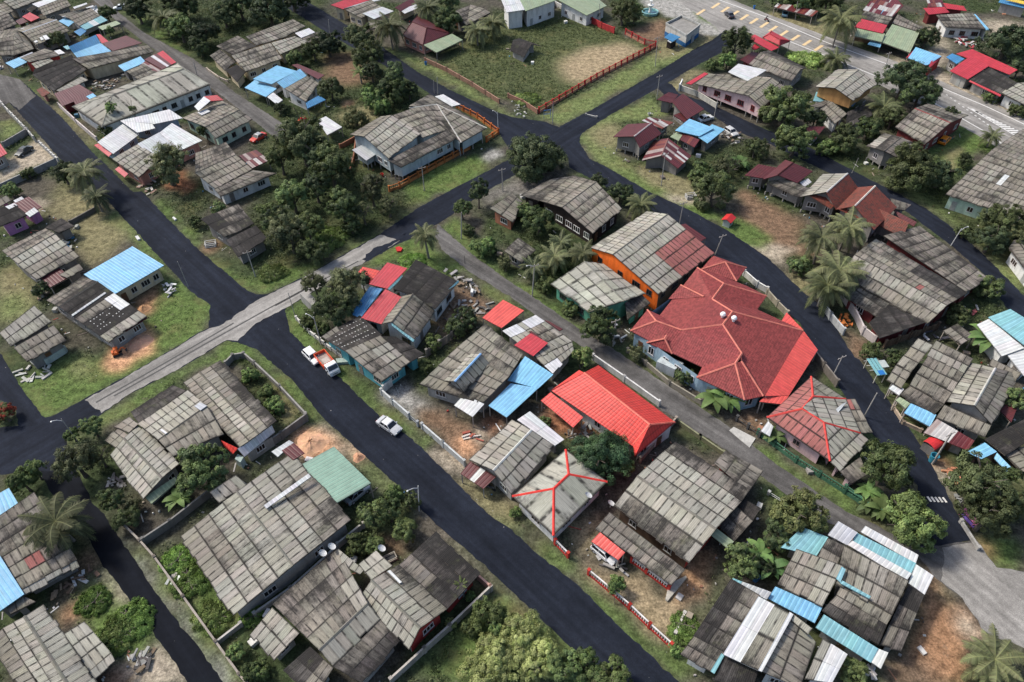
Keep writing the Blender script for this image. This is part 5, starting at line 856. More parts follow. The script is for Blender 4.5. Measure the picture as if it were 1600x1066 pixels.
def leaf_object(name, Pp, A, B, Cc, N):
    n = len(Pp); co = np.stack([Pp-A*.5, Pp-B*.5+N, Pp+A*.5, Pp+B*.5+N], 1).reshape(-1, 3).astype('f')
    me = bpy.data.meshes.new(name); me.vertices.add(n*4); me.vertices.foreach_set('co', co.ravel())
    me.loops.add(n*4); me.loops.foreach_set('vertex_index', np.arange(n*4, dtype='i'))
    me.polygons.add(n); me.polygons.foreach_set('loop_start', np.arange(0, n*4, 4, dtype='i')); me.polygons.foreach_set('loop_total', np.full(n, 4, 'i'))
    me.update(calc_edges=True)
    cc = np.ones((n*4, 4), 'f'); cc[:, :3] = np.repeat(Cc, 4, 0); me.attributes.new('Col', 'FLOAT_COLOR', 'CORNER').data.foreach_set('color', cc.ravel())
    me.materials.append(MAT['leaf']); return me
TR = (.10, .085, .07)
def trunk_mesh(name, h, r, limbs, spread, seed=1):
    rr = random.Random(seed); m = MB(); lean = [rr.uniform(-.2, .2), rr.uniform(-.2, .2)]
    path = [Vector((lean[0]*z*.3+.06*math.sin(z*2), lean[1]*z*.3, z)) for z in (0, h*.2, h*.5, h*.75, h)]
    m.tube(path, [r*1.5, r*1.05, r*.85, r*.7, r*.5], TR, n=8)
    for i in range(limbs):
        an = i*2*math.pi/limbs+rr.uniform(-.4, .4); s = path[2+i % 3]
        e = s+Vector((math.cos(an)*spread, math.sin(an)*spread, h*.5*rr.uniform(.6, 1.1)))
        md = (s+e)/2+Vector((0, 0, h*.08)); m.tube([s, md, e], [r*.5, r*.34, r*.14], TR, n=6)
        e2 = md+Vector((math.cos(an+.8)*spread*.5, math.sin(an+.8)*spread*.5, h*.3)); m.tube([md, e2], [r*.3, r*.1], TR, n=5)
    o = m.build(name); me = o.data; bpy.data.objects.remove(o); return me
DG = [(.060, .086, .042), (.082, .108, .048), (.044, .066, .034)]; MG = [(.10, .14, .052), (.135, .175, .062), (.07, .105, .043)]; LG = [(.14, .205, .066), (.18, .24, .08), (.10, .16, .052)]; YG = [(.22, .245, .09), (.17, .21, .075), (.27, .285, .12)]; OG = [(.092, .105, .05), (.12, .13, .062), (.065, .08, .04)]
# prototypes: unit crown radius 1 (scaled), crown centre at z=0
PROTO = {}
def proto(kind, hz, ncl, nl, leaf, cols, seed, **kw):
    PROTO[kind] = (crown_mesh('crown', 1.0, hz, ncl, nl, leaf, cols, seed=seed, **kw), trunk_mesh('trunk', 1.0, .07, 6, .6, seed))
proto('dark', .95, 120, 62, .105, DG, 11); proto('dark2', .9, 130, 60, .10, DG+MG[:1], 12); proto('mid', .9, 120, 60, .11, MG, 13); proto('mid2', .85, 110, 60, .115, MG+DG[1:2], 14)
proto('light', .8, 120, 60, .11, LG, 15); proto('light2', .85, 110, 58, .12, LG+MG[:1], 16); proto('yellow', .8, 110, 60, .12, YG, 17); proto('olive', 1.0, 110, 50, .10, OG, 18, open_=.1)
proto('tall', 1.5, 120, 60, .11, DG+MG[:1], 19); proto('round', .95, 170, 70, .085, DG, 20); proto('shrub', .6, 70, 50, .16, MG+LG[:1], 21); proto('flower', .6, 70, 50, .15, MG[:2]+[(.55, .012, .03), (.5, .01, .04), (.6, .02, .05), (.45, .01, .02)], 22); proto('ball', .95, 120, 50, .13, LG+YG[:1], 23); proto('airy', .9, 80, 34, .10, OG, 24, open_=.15); proto('feather', .75, 170, 80, .075, [(.045, .085, .04), (.06, .105, .045), (.035, .068, .032)], 25)
proto('bamboo', .7, 150, 80, .085, [(.27, .30, .115), (.33, .36, .15), (.21, .25, .085)], 26)
proto('carpet', .15, 170, 70, .09, [(.16, .26, .065), (.20, .30, .08), (.12, .20, .055)], 27); proto('carpet2', .16, 170, 70, .09, [(.19, .27, .075), (.24, .30, .10), (.14, .21, .06)], 28)
def frond(m, base, an, L, droop, w, col, nl=20, rise=.5):
    d = Vector((math.cos(an), math.sin(an), 0)); s = Vector((-d.y, d.x, 0)); prev = None
    for i in range(nl+1):
        t = i/nl; p = base+d*(L*(t-.18*t*t*droop))+Vector((0, 0, L*(rise*t-droop*.75*t*t)))
        if prev is not None:
            ww = w*(math.sin(math.pi*min(1, t*.93+.06))**.7)*L; ax = (p-prev); c = jit(col, .22)
            for sg in (1, -1):
                for g in (0, .5):
                    st_ = prev+ax*g; tip = st_+s*sg*ww*random.uniform(.85, 1.1)+ax*1.5+Vector((0, 0, -ww*random.uniform(.25, .7))); m.append((st_, st_+ax*.58, tip+ax*.3, tip, jit(c, .15)))
            m.append((prev-s*.035, prev+s*.035, p+s*.03, p-s*.03, (.16, .17, .07)))
        prev = p
def quads_obj(name, qs):
    m = MB()
    for a, b, c, d, col in qs: m.face([a, b, c, d], col, 'leaf')
    o = m.build(name); me = o.data; bpy.data.objects.remove(o); return me
def palm_proto(kind, nf, L, col, seed, droop=(.6, 1.3)):
    random.seed(seed); qs = []
    for i in range(nf):
        k = i/nf; frond(qs, Vector((0, 0, 0)), i*2.399+random.uniform(-.15, .15), L*random.uniform(.85, 1.1), random.uniform(*droop)*(.55+k*.75), .17, jit(col, .18), 22, .85-.75*k)
    PROTO[kind] = (quads_obj('crown', qs), None)
palm_proto('coco', 32, 3.5, (.10, .108, .05), 31, (.7, 1.5)); palm_proto('coco2', 28, 3.6, (.066, .078, .038), 32, (.7, 1.5)); palm_proto('young', 13, 2.4, (.10, .145, .045), 33, (.35, .9))
def banana_proto(kind, n, L, col, seed):
    random.seed(seed); qs = []
    for j in range(n):
        an = j*2.399+random.uniform(-.2, .2); d = Vector((math.cos(an), math.sin(an), 0)); s = Vector((-d.y, d.x, 0)); ln_ = L*random.uniform(.75, 1.1); ris = random.uniform(.5, 1.1); prev = None; c = jit(col, .2)
        for i in range(9):
            t = i/8; p = d*(ln_*t*.9)+Vector((0, 0, ln_*(ris*t-.85*t*t))); w = .20*ln_*math.sin(math.pi*min(1, .12+t*.86))**.8
            if prev is not None:
                for sg in (1, -1): qs.append((prev[0], p, p+s*sg*w+Vector((0, 0, .12*w)), prev[0]+s*sg*prev[1]+Vector((0, 0, .12*prev[1])), jit(c, .12)))
            prev = (p, w)
    PROTO[kind] = (quads_obj('crown', qs), None)
banana_proto('banana', 11, 2.6, (.10, .165, .05), 41); banana_proto('banana2', 9, 2.8, (.07, .13, .045), 42)
_pal = {}
def palm_trunk(h, seed):
    key = round(h)
    if key not in _pal:
        m = MB(); b = random.Random(seed).uniform(.2, .6)
        m.tube([Vector((b*math.sin(t*1.7)*h*.12, b*.3*t*t*h*.1, t*h)) for t in [i/8 for i in range(9)]], [.24-.10*i/8 for i in range(9)], (.20, .18, .155), n=7)
        o = m.build('trunk'); _pal[key] = (o.data, Vector((b*math.sin(1.7)*h*.12, b*.3*h*.1, h))); bpy.data.objects.remove(o)
    return _pal[key]
NT_ = [0]
def tree(kind, t, x, y, rpx, h, label, cat='tree', group=None, name=None):
    """x, y: centre of the crown in the photo (tile px), rpx its radius, h: height of the crown centre."""
    NT_[0] += 1; cm, tm = PROTO[kind]; c = P(t, x, y, h); h *= .88; c = P(t, x, y, h); s = 1.1*rpx*TILE[t][2]*mpp(c)
    rz = NT_[0]*2.1
    if tm is None:
        if kind.startswith('banana'):
            root = thing(name or 'banana_plant', (c.x, c.y, 0), label, cat, group, rz); o = part('crown', cm, root); o.location = (0, 0, h*.6); k = s/2.2; o.scale = (k, k, k)
            m = MB(); m.tube([(0, 0, 0), (.03, 0, h*.62)], [.16, .10], (.12, .13, .05), n=7); m.build('trunk', root); return root
        tk, top = palm_trunk(h, NT_[0]); off = Matrix.Rotation(rz, 3, 'Z') @ top
        root = thing(name or 'palm_tree', (c.x-off.x, c.y-off.y, 0), label, cat, group, rz); k = s/3.3
        part('trunk', tk, root).scale = (1, 1, h/top.z); o = part('crown', cm, root); o.location = (top.x, top.y, h); o.scale = (k, k, k); return root
    root = thing(name or ('shrub' if cat == 'shrub' else 'tree'), (c.x, c.y, 0), label, cat, group, rz)
    o = part('crown', cm, root); o.location = (0, 0, h); o.scale = (s, s, s)
    tr = part('trunk', tm, root); tr.scale = (s, s, max(.5, h)); return root
# ================================================================ TREES (label each)
G1 = 'trees of the dark grove at the far left'; G2 = 'trees of the overgrown lot beside the left road'; G3 = 'trees along the right hand lane'
for a in [
 ('mid', 'a0', 1000, 160, 85, 4.5, 'bushy green tree nearest the lane in the far grove', 'tree', G1), ('dark', 'a0', 1130, 190, 90, 4.5, 'dark tree in the far grove right beside the patchwork roof house', 'tree', G1),
 ('dark2', 'a0', 1110, 262, 55, 3, 'low dark bush below the far grove, near the lane', 'shrub', None), ('dark', 'a0', 760, 50, 85, 5, 'dark tree overhanging the far end of the lane', 'tree', G1), ('coco2', 'a0', 905, 95, 90, 6, 'dim palm among the dark trees of the far grove', 'palm', G1),
 ('dark2', 'a0', 1010, 25, 100, 5, 'dark tree at the top edge behind the dim palm', 'tree', G1), ('dark', 'a0', 1240, 80, 80, 4.5, 'dark tree behind the patchwork roof house, in the far grove', 'tree', G1), ('dark2', 'a0', 1330, 30, 90, 5, 'dark tree at the top edge, left of the upper road', 'tree', G1),
 ('dark', 'a1', 70, 60, 110, 5, 'broad dark tree between the far grove and the upper road', 'tree', G1), ('dark2', 'a1', 200, -20, 100, 5, 'dark tree at the top edge beside the upper road', 'tree', G1),
 ('mid', 'a0', 595, 78, 50, 3, 'small round tree at the lane end beside the teal eaves', 'tree', None), ('dark', 'a0', 310, 220, 55, 2.8, 'dark bush squeezed between grey roofs at the far left', 'shrub', None), ('mid2', 'a0', 605, 172, 28, 2.2, 'tiny bush below the long pale green canopy', 'shrub', None),
 ('olive', 'a0', 925, 925, 135, 5.0, 'wide spreading tree over bare red soil beside the left road', 'tree', None), ('mid', 'a0', 1135, 722, 42, 2.8, 'small tree beside the pale green walled house', 'tree', None),
 ('light2', 'a0', 615, 600, 34, 5.6, 'small thin tree rising in front of the long hall, the taller of two', 'tree', None), ('light2', 'a0', 735, 605, 22, 5.4, 'small thin tree rising in front of the long hall, the shorter of two', 'tree', None), ('dark2', 'a0', 590, 725, 40, 2, 'dark bush by the hipped end of the long hall', 'shrub', None),
 ('dark2', 'a0', 350, 960, 70, 3.2, 'dark bushy tree left of the roadside palms', 'tree', None), ('coco', 'a0', 465, 950, 105, 6.5, 'coconut palm leaning over the left road, the upper of two', 'palm', 'palms by the left road'), ('coco2', 'b0', 530, 165, 80, 4.2, 'shorter coconut palm by the left road, the lower of two', 'palm', 'palms by the left road'),
 ('mid', 'b0', 60, 140, 55, 1.8, 'low green bush against the grey boundary wall at the left', 'shrub', None), ('dark2', 'b0', 235, 690, 50, 1.6, 'dark bush between two grey roofed houses at the left', 'shrub', None), ('mid', 'a0', 160, 965, 40, 1.2, 'low weeds bush in the dirt yard with the dark car', 'shrub', None),
 # far centre
 ('dark', 'a1', 400, 245, 85, 4, 'dark round tree behind the blue roofed house', 'tree', None), ('dark2', 'a1', 320, 280, 65, 3.4, 'dark tree just right of the patchwork roof house', 'tree', None), ('mid', 'a1', 215, 325, 50, 2.5, 'low banana green bush behind the blue roof sheets', 'shrub', None),
 ('dark', 'a1', 575, 215, 95, 5, 'large dark tree beside the upper road, below the tall palm', 'tree', None), ('dark2', 'a1', 625, 320, 90, 4.5, 'dark tree leaning over the upper road', 'tree', None), ('dark', 'a1', 640, 395, 60, 3.5, 'dark tree next to the clearing, left of the tall crowned tree', 'tree', None), ('young', 'a1', 575, 400, 70, 3.5, 'small pale palm at the edge of the bare clearing', 'palm', None),
 ('tall', 'a1', 780, 420, 68, 5.5, 'tall narrow crowned tree beside the upper road', 'tree', None), ('mid2', 'a1', 750, 505, 85, 3.5, 'bushy tree at the foot of the tall narrow one', 'tree', None), ('light2', 'a1', 640, 545, 70, 3.2, 'pale green loose tree behind the hipped house', 'tree', None), ('dark2', 'a1', 850, 510, 55, 2.4, 'dark shrub between the tall tree and the road', 'shrub', None),
 ('dark', 'a1', 412, 490, 70, 3.6, 'round dark tree at the corner of the blue roofed house', 'tree', None), ('olive', 'a1', 560, 670, 80, 1.6, 'olive scrub behind the lone white roof sheet', 'shrub', None), ('light2', 'a1', 690, 600, 60, 1.6, 'pale scrub at the back of the big raised house', 'shrub', None), ('dark2', 'a1', 150, 610, 45, 1.6, 'dark bush along the lane below the blue awning', 'shrub', None),
 ('coco', 'a1', 738, 140, 105, 7.5, 'tall coconut palm in front of the dark red hip roof', 'palm', None), ('mid', 'a1', 1065, 125, 85, 4, 'green tree behind the dark red hip roofed bungalow', 'tree', None), ('coco2', 'a1', 950, 40, 85, 6, 'palm at the top edge left of the green tree', 'palm', None), ('coco', 'a1', 1225, 165, 80, 5, 'palm beside the brown grey roof, left of a pair', 'palm', None), ('coco', 'a1', 1315, 125, 80, 5, 'palm beside the grass lot corner, right of a pair', 'palm', None), ('dark2', 'a1', 1060, 0, 70, 4, 'dark tree at the top edge near the green hall', 'tree', None),
 # overgrown lot
 ('dark', 'a1', 255, 780, 150, 7, 'tallest dark tree of the overgrown lot, beside the end of the lane', 'tree', G2), ('flower', 'a1', 255, 675, 36, 7.5, 'small red flowering bush showing over the dark tree top', 'shrub', None), ('mid', 'a1', 130, 870, 80, 5, 'green tree at the left of the overgrown lot', 'tree', G2), ('mid2', 'a1', 420, 930, 130, 6, 'big mid green tree in front of the raised house', 'tree', G2), ('dark', 'a1', 340, 870, 80, 6, 'dark tree between the two biggest of the overgrown lot', 'tree', G2),
 ('mid', 'b1', 200, 165, 95, 4.5, 'green tree on the left slope of the overgrown lot', 'tree', G2), ('dark2', 'b1', 330, 110, 90, 4.5, 'dark tree in the middle of the overgrown lot', 'tree', G2), ('olive', 'b1', 640, 130, 92, 4.8, 'airy olive tree by the orange fence corner', 'tree', G2), ('airy', 'b1', 735, 215, 72, 3.2, 'thin twiggy tree overhanging the road verge', 'tree', G2), ('mid2', 'b1', 480, 225, 104, 5.2, 'broad tree in the centre right of the overgrown lot', 'tree', G2), ('airy', 'b1', 595, 255, 72, 3.6, 'grey twiggy tree right of the broad one', 'tree', G2), ('olive', 'b1', 190, 390, 135, 4.2, 'large olive tree at the lower left of the overgrown lot', 'tree', G2), ('mid', 'b1', 290, 335, 90, 4.5, 'green tree above the large olive one', 'tree', G2), ('dark2', 'b1', 110, 300, 80, 3.5, 'dark tree beside the mossy old house', 'tree', G2), ('carpet', 'b1', 400, 400, 112, .3, 'low bright bush along the verge of the overgrown lot', 'shrub', G2), ('mid2', 'b1', 530, 335, 62, 2.0, 'bush on the verge at the right of the overgrown lot', 'shrub', G2), ('light2', 'b1', 60, 250, 60, 2.5, 'pale bush above the mossy old house', 'shrub', None), ('carpet2', 'b1', 90, 590, 87, .3, 'low creeping bush on the verge where the left road ends', 'shrub', None), ('mid2', 'b0', 1215, 240, 48, 3.4, 'creeper growing over the mossy black roof', 'shrub', None), ('mid', 'b0', 1085, 310, 42, 1.4, 'bush against the left side of the mossy old house', 'shrub', None), ('dark2', 'b1', 320, 470, 85, 2.6, 'dark bush at the foot of the large olive tree', 'shrub', G2),
 # centre
 ('olive', 'b1', 325, 650, 78, 4.5, 'narrow dark olive tree on the corner, left of the big one', 'tree', None), ('olive', 'b1', 480, 690, 135, 5, 'big dark olive tree leaning over the teal trimmed house', 'tree', None), ('dark2', 'b1', 430, 790, 105, 4, 'dark lower crown in front of the big olive tree', 'tree', None), ('dark', 'b1', 590, 625, 48, 3.6, 'small dark tree covering the red roof corner', 'tree', None), ('mid', 'b1', 285, 870, 48, 1, 'low green bush behind the corner wall', 'shrub', None), ('mid2', 'b1', 360, 905, 48, 1, 'low green bush beside the leaning lamp pole', 'shrub', None),
 ('coco', 'b1', 935, 375, 80, 6.2, 'coconut palm at the mouth of the lane', 'palm', None), ('dark2', 'b1', 1160, 870, 85, 1.8, 'dark bush beside the plank fence and rubble lot', 'shrub', None), ('mid2', 'b1', 1100, 905, 60, 1.4, 'smaller bush left of the dark one by the plank fence', 'shrub', None), ('light2', 'b1', 985, 985, 55, 1.2, 'pale bush behind the black spotted roof', 'shrub', None), ('mid', 'c1', 940, 190, 45, 1, 'small bush between the plank fence and patchwork roof', 'shrub', None),
 ('tall', 'b1', 1232, 140, 62, 4.5, 'upright dark tree by the concrete yard', 'tree', None), ('mid', 'b1', 1145, 235, 55, 3, 'bushy tree left of the upright dark one', 'tree', None), ('light2', 'b1', 1265, 455, 75, 1.5, 'spreading pale bush beside the brick outhouse', 'shrub', None), ('olive', 'b1', 1385, 550, 50, 1.4, 'olive shrub on the lane verge', 'shrub', None), ('mid2', 'b1', 1180, 360, 40, .9, 'low white flowering bush by the lane fence', 'shrub', None), ('carpet', 'b1', 870, 530, 75, .3, 'low shrub below the coconut palm', 'shrub', None),
 ('round', 'a2', 158, 870, 172, 5.2, 'large perfectly rounded dark tree at the road junction', 'tree', None), ('tall', 'a2', 1250, 240, 78, 5.2, 'dark egg shaped tree by the red pavilion', 'tree', None), ('light', 'a2', 1195, 345, 58, 2.2, 'pale bush left of the pink house', 'shrub', None), ('mid', 'a2', 1110, 365, 40, 1.5, 'small bush over scrap sheets near the pink house', 'shrub', None), ('dark2', 'a2', 615, 75, 80, 4, 'dark tree behind the red gate wall', 'tree', None), ('mid2', 'a2', 680, 70, 55, 3.6, 'green tree next to the fountain', 'tree', None), ('carpet2', 'a2', 80, 550, 81, .3, 'low bramble at the lot corner inside the red fence', 'shrub', None),
 ('tall', 'b2', 1120, 150, 108, 3.4, 'big dark upright tree beside the road, near the red kiosk', 'tree', None), ('airy', 'a2', 1200, 930, 85, 2.5, 'airy scrub behind the big dark upright tree', 'shrub', None), ('banana', 'a2', 1275, 890, 60, 2.2, 'banana clump in the scrub near the maroon kampung roof', 'banana', None), ('dark2', 'a2', 1350, 830, 70, 2.2, 'bare grey bush beside the narrow lane', 'shrub', None), ('mid2', 'a2', 1050, 960, 70, 1.6, 'scrubby bush below the blue slab shack', 'shrub', None),
 ('mid', 'b2', 150, 310, 95, 3.2, 'leafy tree below the black walled house', 'tree', None), ('coco', 'b2', 235, 500, 95, 3.5, 'palm in the middle of the cluster below the black walled house', 'palm', 'palms below the black house'), ('coco', 'b2', 395, 480, 85, 3.6, 'palm touching the orange gable roof', 'palm', 'palms below the black house'), ('coco2', 'b2', 270, 420, 70, 3.2, 'dim palm at the back of the cluster', 'palm', 'palms below the black house'), ('coco2', 'b2', 120, 560, 80, 3.2, 'palm beside the lane lamp pole', 'palm', 'palms below the black house'), ('coco2', 'b2', 715, 205, 90, 3.6, 'palm between two gables next to the curving road', 'palm', None), ('dark2', 'b2', 600, 150, 70, 2.6, 'dark bush behind the black walled house', 'shrub', None), ('dark', 'b2', 480, 80, 48, 2.4, 'dark bush at the ridge end of the black walled house', 'shrub', None), ('mid', 'b2', 60, 250, 60, 1.6, 'low bush by the brick outhouse', 'shrub', None), ('mid', 'b2', 190, 660, 60, 1.2, 'low bush on the lane verge beside the green house', 'shrub', None), ('mid2', 'b2', 330, 800, 55, .9, 'low hedge bush in front of the green house', 'shrub', None),
 ('mid2', 'b2', 495, 880, 112, 4.2, 'leafy tree in front of the green house', 'tree', None), ('ball', 'c2', 395, 128, 58, 2.6, 'small ball shaped bright tree beside the lane', 'tree', None), ('feather', 'c2', 500, 680, 168, 3.2, 'wide feathery green tree below the scarlet roof', 'tree', None), ('light', 'c2', 635, 745, 55, 2.6, 'bright leafy clump at the right of the feathery tree', 'shrub', None), ('mid2', 'c2', 950, 245, 55, 1.6, 'bush growing against the villa wall', 'shrub', None), ('banana', 'c2', 1130, 345, 92, 2.6, 'banana plant on the villa verge, the left of two', 'banana', 'banana plants by the villa'), ('banana', 'c2', 1205, 345, 85, 2.8, 'banana plant on the villa verge, the right of two', 'banana', 'banana plants by the villa'), ('olive', 'c2', 700, 130, 60, .9, 'dry hedge bush along the villa wall', 'shrub', None), ('mid', 'c2', 180, 500, 40, .8, 'low shrub beside the white metal roof', 'shrub', None), ('light', 'c2', 20, 1000, 40, .8, 'small bright bush at the foot of the hip roofed house', 'shrub', None),
 # right side
 ('coco', 'a3', 405, 105, 118, 8.5, 'tall coconut palm standing beside the main road', 'palm', None), ('coco2', 'a3', 378, 325, 85, 2.6, 'squat dark palm at the foot of the tall coconut palm', 'palm', None), ('dark', 'a3', 760, 435, 132, 5.5, 'large dark tree hiding the main road edge', 'tree', None), ('dark2', 'a3', 840, 520, 105, 4.5, 'dark tree joined below the large one at the main road', 'tree', None), ('dark2', 'a3', 880, 212, 62, 3, 'round dark tree by the blue roadside hut', 'tree', None), ('dark', 'a3', 1330, 235, 130, 5, 'broad dark tree behind the crimson roofs', 'tree', None), ('dark2', 'a3', 1430, 260, 110, 4.5, 'dark tree at the right edge behind the crimson roofs', 'tree', None), ('dark', 'a3', 1395, 380, 60, 3, 'dark bush at the right edge above the black tarred shop', 'shrub', None), ('dark2', 'a3', 1020, 650, 55, 3, 'bushy dark tree between the main road and orange car', 'tree', None), ('coco2', 'a3', 1245, 755, 62, 3, 'small dark palm beside the main road markings', 'palm', None),
 ('mid2', 'a3', 100, 610, 135, 5, 'big leafy tree beside the pink house', 'tree', G3), ('mid', 'a3', 150, 790, 110, 4, 'green tree between the lane and the tiny maroon shed', 'tree', G3), ('dark2', 'a3', 260, 660, 60, 3, 'dark crown next to the ochre house', 'tree', G3), ('coco2', 'a3', 645, 590, 105, 4, 'palm behind the ochre house', 'palm', None), ('dark2', 'a3', 440, 780, 90, 3, 'dark bushy tree below the ochre house', 'tree', G3), ('mid', 'a3', 560, 720, 80, 2.8, 'bush between the ochre house and the plank house', 'shrub', None), ('dark2', 'a3', 690, 660, 70, 3, 'dark bush behind the plank house', 'shrub', None), ('dark2', 'a3', 810, 950, 150, 4.5, 'wide dark tree in front of the plank house', 'tree', G3), ('dark', 'a3', 960, 970, 90, 3.5, 'dark tree right of the wide one, by the lane', 'tree', G3), ('mid2', 'a3', 760, 870, 60, 3.4, 'crown rising between the wide dark tree and plank house', 'tree', G3), ('dark2', 'a3', 1100, 895, 45, 1.8, 'small dark bush by the brown roof at the right', 'shrub', None), ('light2', 'a3', 330, 830, 60, 1.4, 'pale garden bush along the narrow lane', 'shrub', None), ('carpet2', 'a3', 215, 335, 112, .3, 'bright hedge on the main road verge', 'shrub', None), ('mid', 'a3', 170, 12, 90, 3.5, 'green tree at the top edge behind the rusty carport', 'tree', None), ('dark2', 'a3', 330, 0, 90, 4, 'dark tree at the top edge above the main road', 'tree', None), ('dark2', 'a3', 60, 20, 50, 2.5, 'bush at the top edge by the road crossing', 'shrub', None), ('mid', 'a3', 1390, 620, 50, 1.2, 'flower bed bush under the grey roadside roof', 'shrub', None), ('mid2', 'a3', 1230, 545, 45, .9, 'hedge bush in front of the black tarred shop', 'shrub', None),
 ('dark2', 'b3', 1300, 325, 120, 4.2, 'rounded dark tree below the pale green walled house', 'tree', None), ('dark', 'b3', 1240, 400, 95, 3.6, 'dark tree left of the lane lamp, below the rounded one', 'tree', None), ('olive', 'b3', 1390, 395, 80, 3.5, 'olive tree at the right edge beside the curved lane', 'tree', None), ('dark2', 'b3', 1090, 370, 50, 1.4, 'small bush at the lane lamp foot', 'shrub', None),
 ('coco', 'b3', 455, 335, 120, 6.5, 'coconut palm nearest the clay tile gables', 'palm', 'twin coconut palms'), ('coco', 'b3', 300, 395, 120, 6.5, 'coconut palm over the dirt yard with the dark motorbike', 'palm', 'twin coconut palms'), ('coco', 'b3', 395, 575, 150, 6.5, 'largest coconut palm at the corner of the huge grey compound', 'palm', None), ('coco2', 'b3', 330, 660, 130, 5.5, 'lower coconut palm over the white road fence', 'palm', None), ('mid2', 'b3', 170, 555, 70, 1.6, 'bush on the road bend under the palms', 'shrub', None), ('mid2', 'b3', 1230, 680, 80, 2, 'bush at the lower corner of the huge grey compound', 'shrub', None), ('dark2', 'b3', 1060, 830, 70, 1.6, 'dark bush below the huge grey compound', 'shrub', None), ('banana', 'b3', 1235, 935, 105, 3.2, 'large banana palm beside the white roofed building', 'banana', None), ('mid', 'b3', 575, 1030, 62, 1.8, 'roadside bush left of the brown plank fence', 'shrub', None), ('mid2', 'c3', 700, 140, 58, 2, 'bush behind the teal roadside stand', 'shrub', None),
 ('mid', 'c3', 665, 740, 150, 4.5, 'large leafy tree beside the pink walled hip house', 'tree', None), ('banana', 'c3', 560, 860, 70, 2, 'banana plant under the large leafy tree', 'banana', 'banana plants by the lane'), ('banana', 'c3', 640, 965, 80, 2, 'banana plant beside the bright round tree', 'banana', 'banana plants by the lane'), ('banana2', 'c3', 560, 945, 55, 1.6, 'small banana plant on the verge by the green fence', 'banana', 'banana plants by the lane'), ('light', 'd3', 795, 175, 168, 4, 'bright green tree at the lane junction', 'tree', None), ('yellow', 'd3', 175, 120, 150, 4, 'yellowish green tree beside the teal metal roof', 'tree', None), ('yellow', 'd3', 255, 175, 75, 3, 'yellow green side crown next to the lane', 'tree', None),
 ('dark', 'c3', 1180, 830, 165, 6.5, 'darkest largest tree by the right edge road', 'tree', None), ('dark', 'c3', 1230, 990, 140, 5, 'dark lower tree beside the purple bench', 'tree', None), ('dark2', 'c3', 1350, 930, 90, 4, 'dark tree at the right edge behind the darkest tree', 'tree', None), ('mid2', 'c3', 1395, 375, 75, 3.6, 'leafy green tree at the right edge beside the lichen grey house', 'tree', None), ('coco', 'c3', 1440, 905, 110, 5, 'palm leaning in from the right edge', 'palm', None), ('mid', 'c3', 1350, 800, 60, 3, 'green tree right of the darkest tree', 'tree', None), ('banana2', 'c3', 42, 560, 60, 1.6, 'small banana plant beside the villa gate', 'banana', None),
 ('mid2', 'd2', 1280, 390, 108, 3.6, 'leafy tree right of the broad weathered house', 'tree', None), ('banana', 'd2', 1385, 330, 85, 3, 'banana plant above the blue barrel', 'banana', None), ('dark2', 'd2', 1395, 440, 60, 2, 'dark bush next to the blue barrel', 'shrub', None), ('light', 'd2', 580, 530, 62, 2, 'thin young tree behind the red and white fence', 'tree', None), ('carpet', 'd2', 960, 760, 93, .3, 'low green bush at the end of the red and white fence', 'shrub', None), ('light', 'd2', 905, 880, 50, .7, 'small creeper over the last red fence post', 'shrub', None), ('coco', 'd3', 1260, 940, 165, 4.2, 'large coconut palm in the bottom right corner', 'palm', None), ('mid', 'd3', 480, 1020, 85, 1.6, 'shrub between the teal awning and dirt yard', 'shrub', None), ('banana2', 'd3', 20, 410, 85, 2.4, 'banana plant left of the teal metal roof', 'banana', None), ('dark2', 'd3', 60, 250, 90, 2.2, 'dark bush left of the yellowish tree', 'shrub', None),
 # bottom
 ('light2', 'd2', 395, 985, 105, 3.4, 'round green tree at the bottom edge over the verge', 'tree', None), ('mid', 'd2', 280, 980, 105, 3.2, 'green tree at the bottom edge, left of the round one', 'tree', None), ('light2', 'd2', 560, 1030, 110, 3.4, 'right hand leafy tree at the bottom edge beside the road', 'tree', None), ('airy', 'd2', 460, 1050, 90, 3, 'bare twigged tree at the bottom edge between two green ones', 'tree', None),
 ('bamboo', 'd2', 60, 800, 130, 2.6, 'pale bamboo clump on the lower verge, nearest the road', 'bamboo', 'pale bamboo clumps'), ('bamboo', 'd2', 130, 930, 130, 2.6, 'pale bamboo clump left of the green trees at the bottom edge', 'bamboo', 'pale bamboo clumps'), ('bamboo', 'd2', -20, 940, 140, 2.4, 'pale bamboo clump in the middle of the bottom thicket', 'bamboo', 'pale bamboo clumps'), ('bamboo', 'd1', 1330, 900, 120, 2.2, 'pale bamboo clump nearest the boundary wall', 'bamboo', 'pale bamboo clumps'), ('bamboo', 'd1', 1270, 1020, 140, 2.0, 'pale bamboo clump at the bottom edge nearest the wall', 'bamboo', 'pale bamboo clumps'), ('light', 'd1', 1290, 690, 110, 2.2, 'bright green bush at the top of the bottom thicket', 'shrub', None), ('light2', 'd1', 1370, 780, 80, 2, 'green bush right of the bright one in the thicket', 'shrub', None), ('mid', 'd1', 1200, 770, 60, 1.2, 'weedy bush along the white topped boundary wall', 'shrub', None),
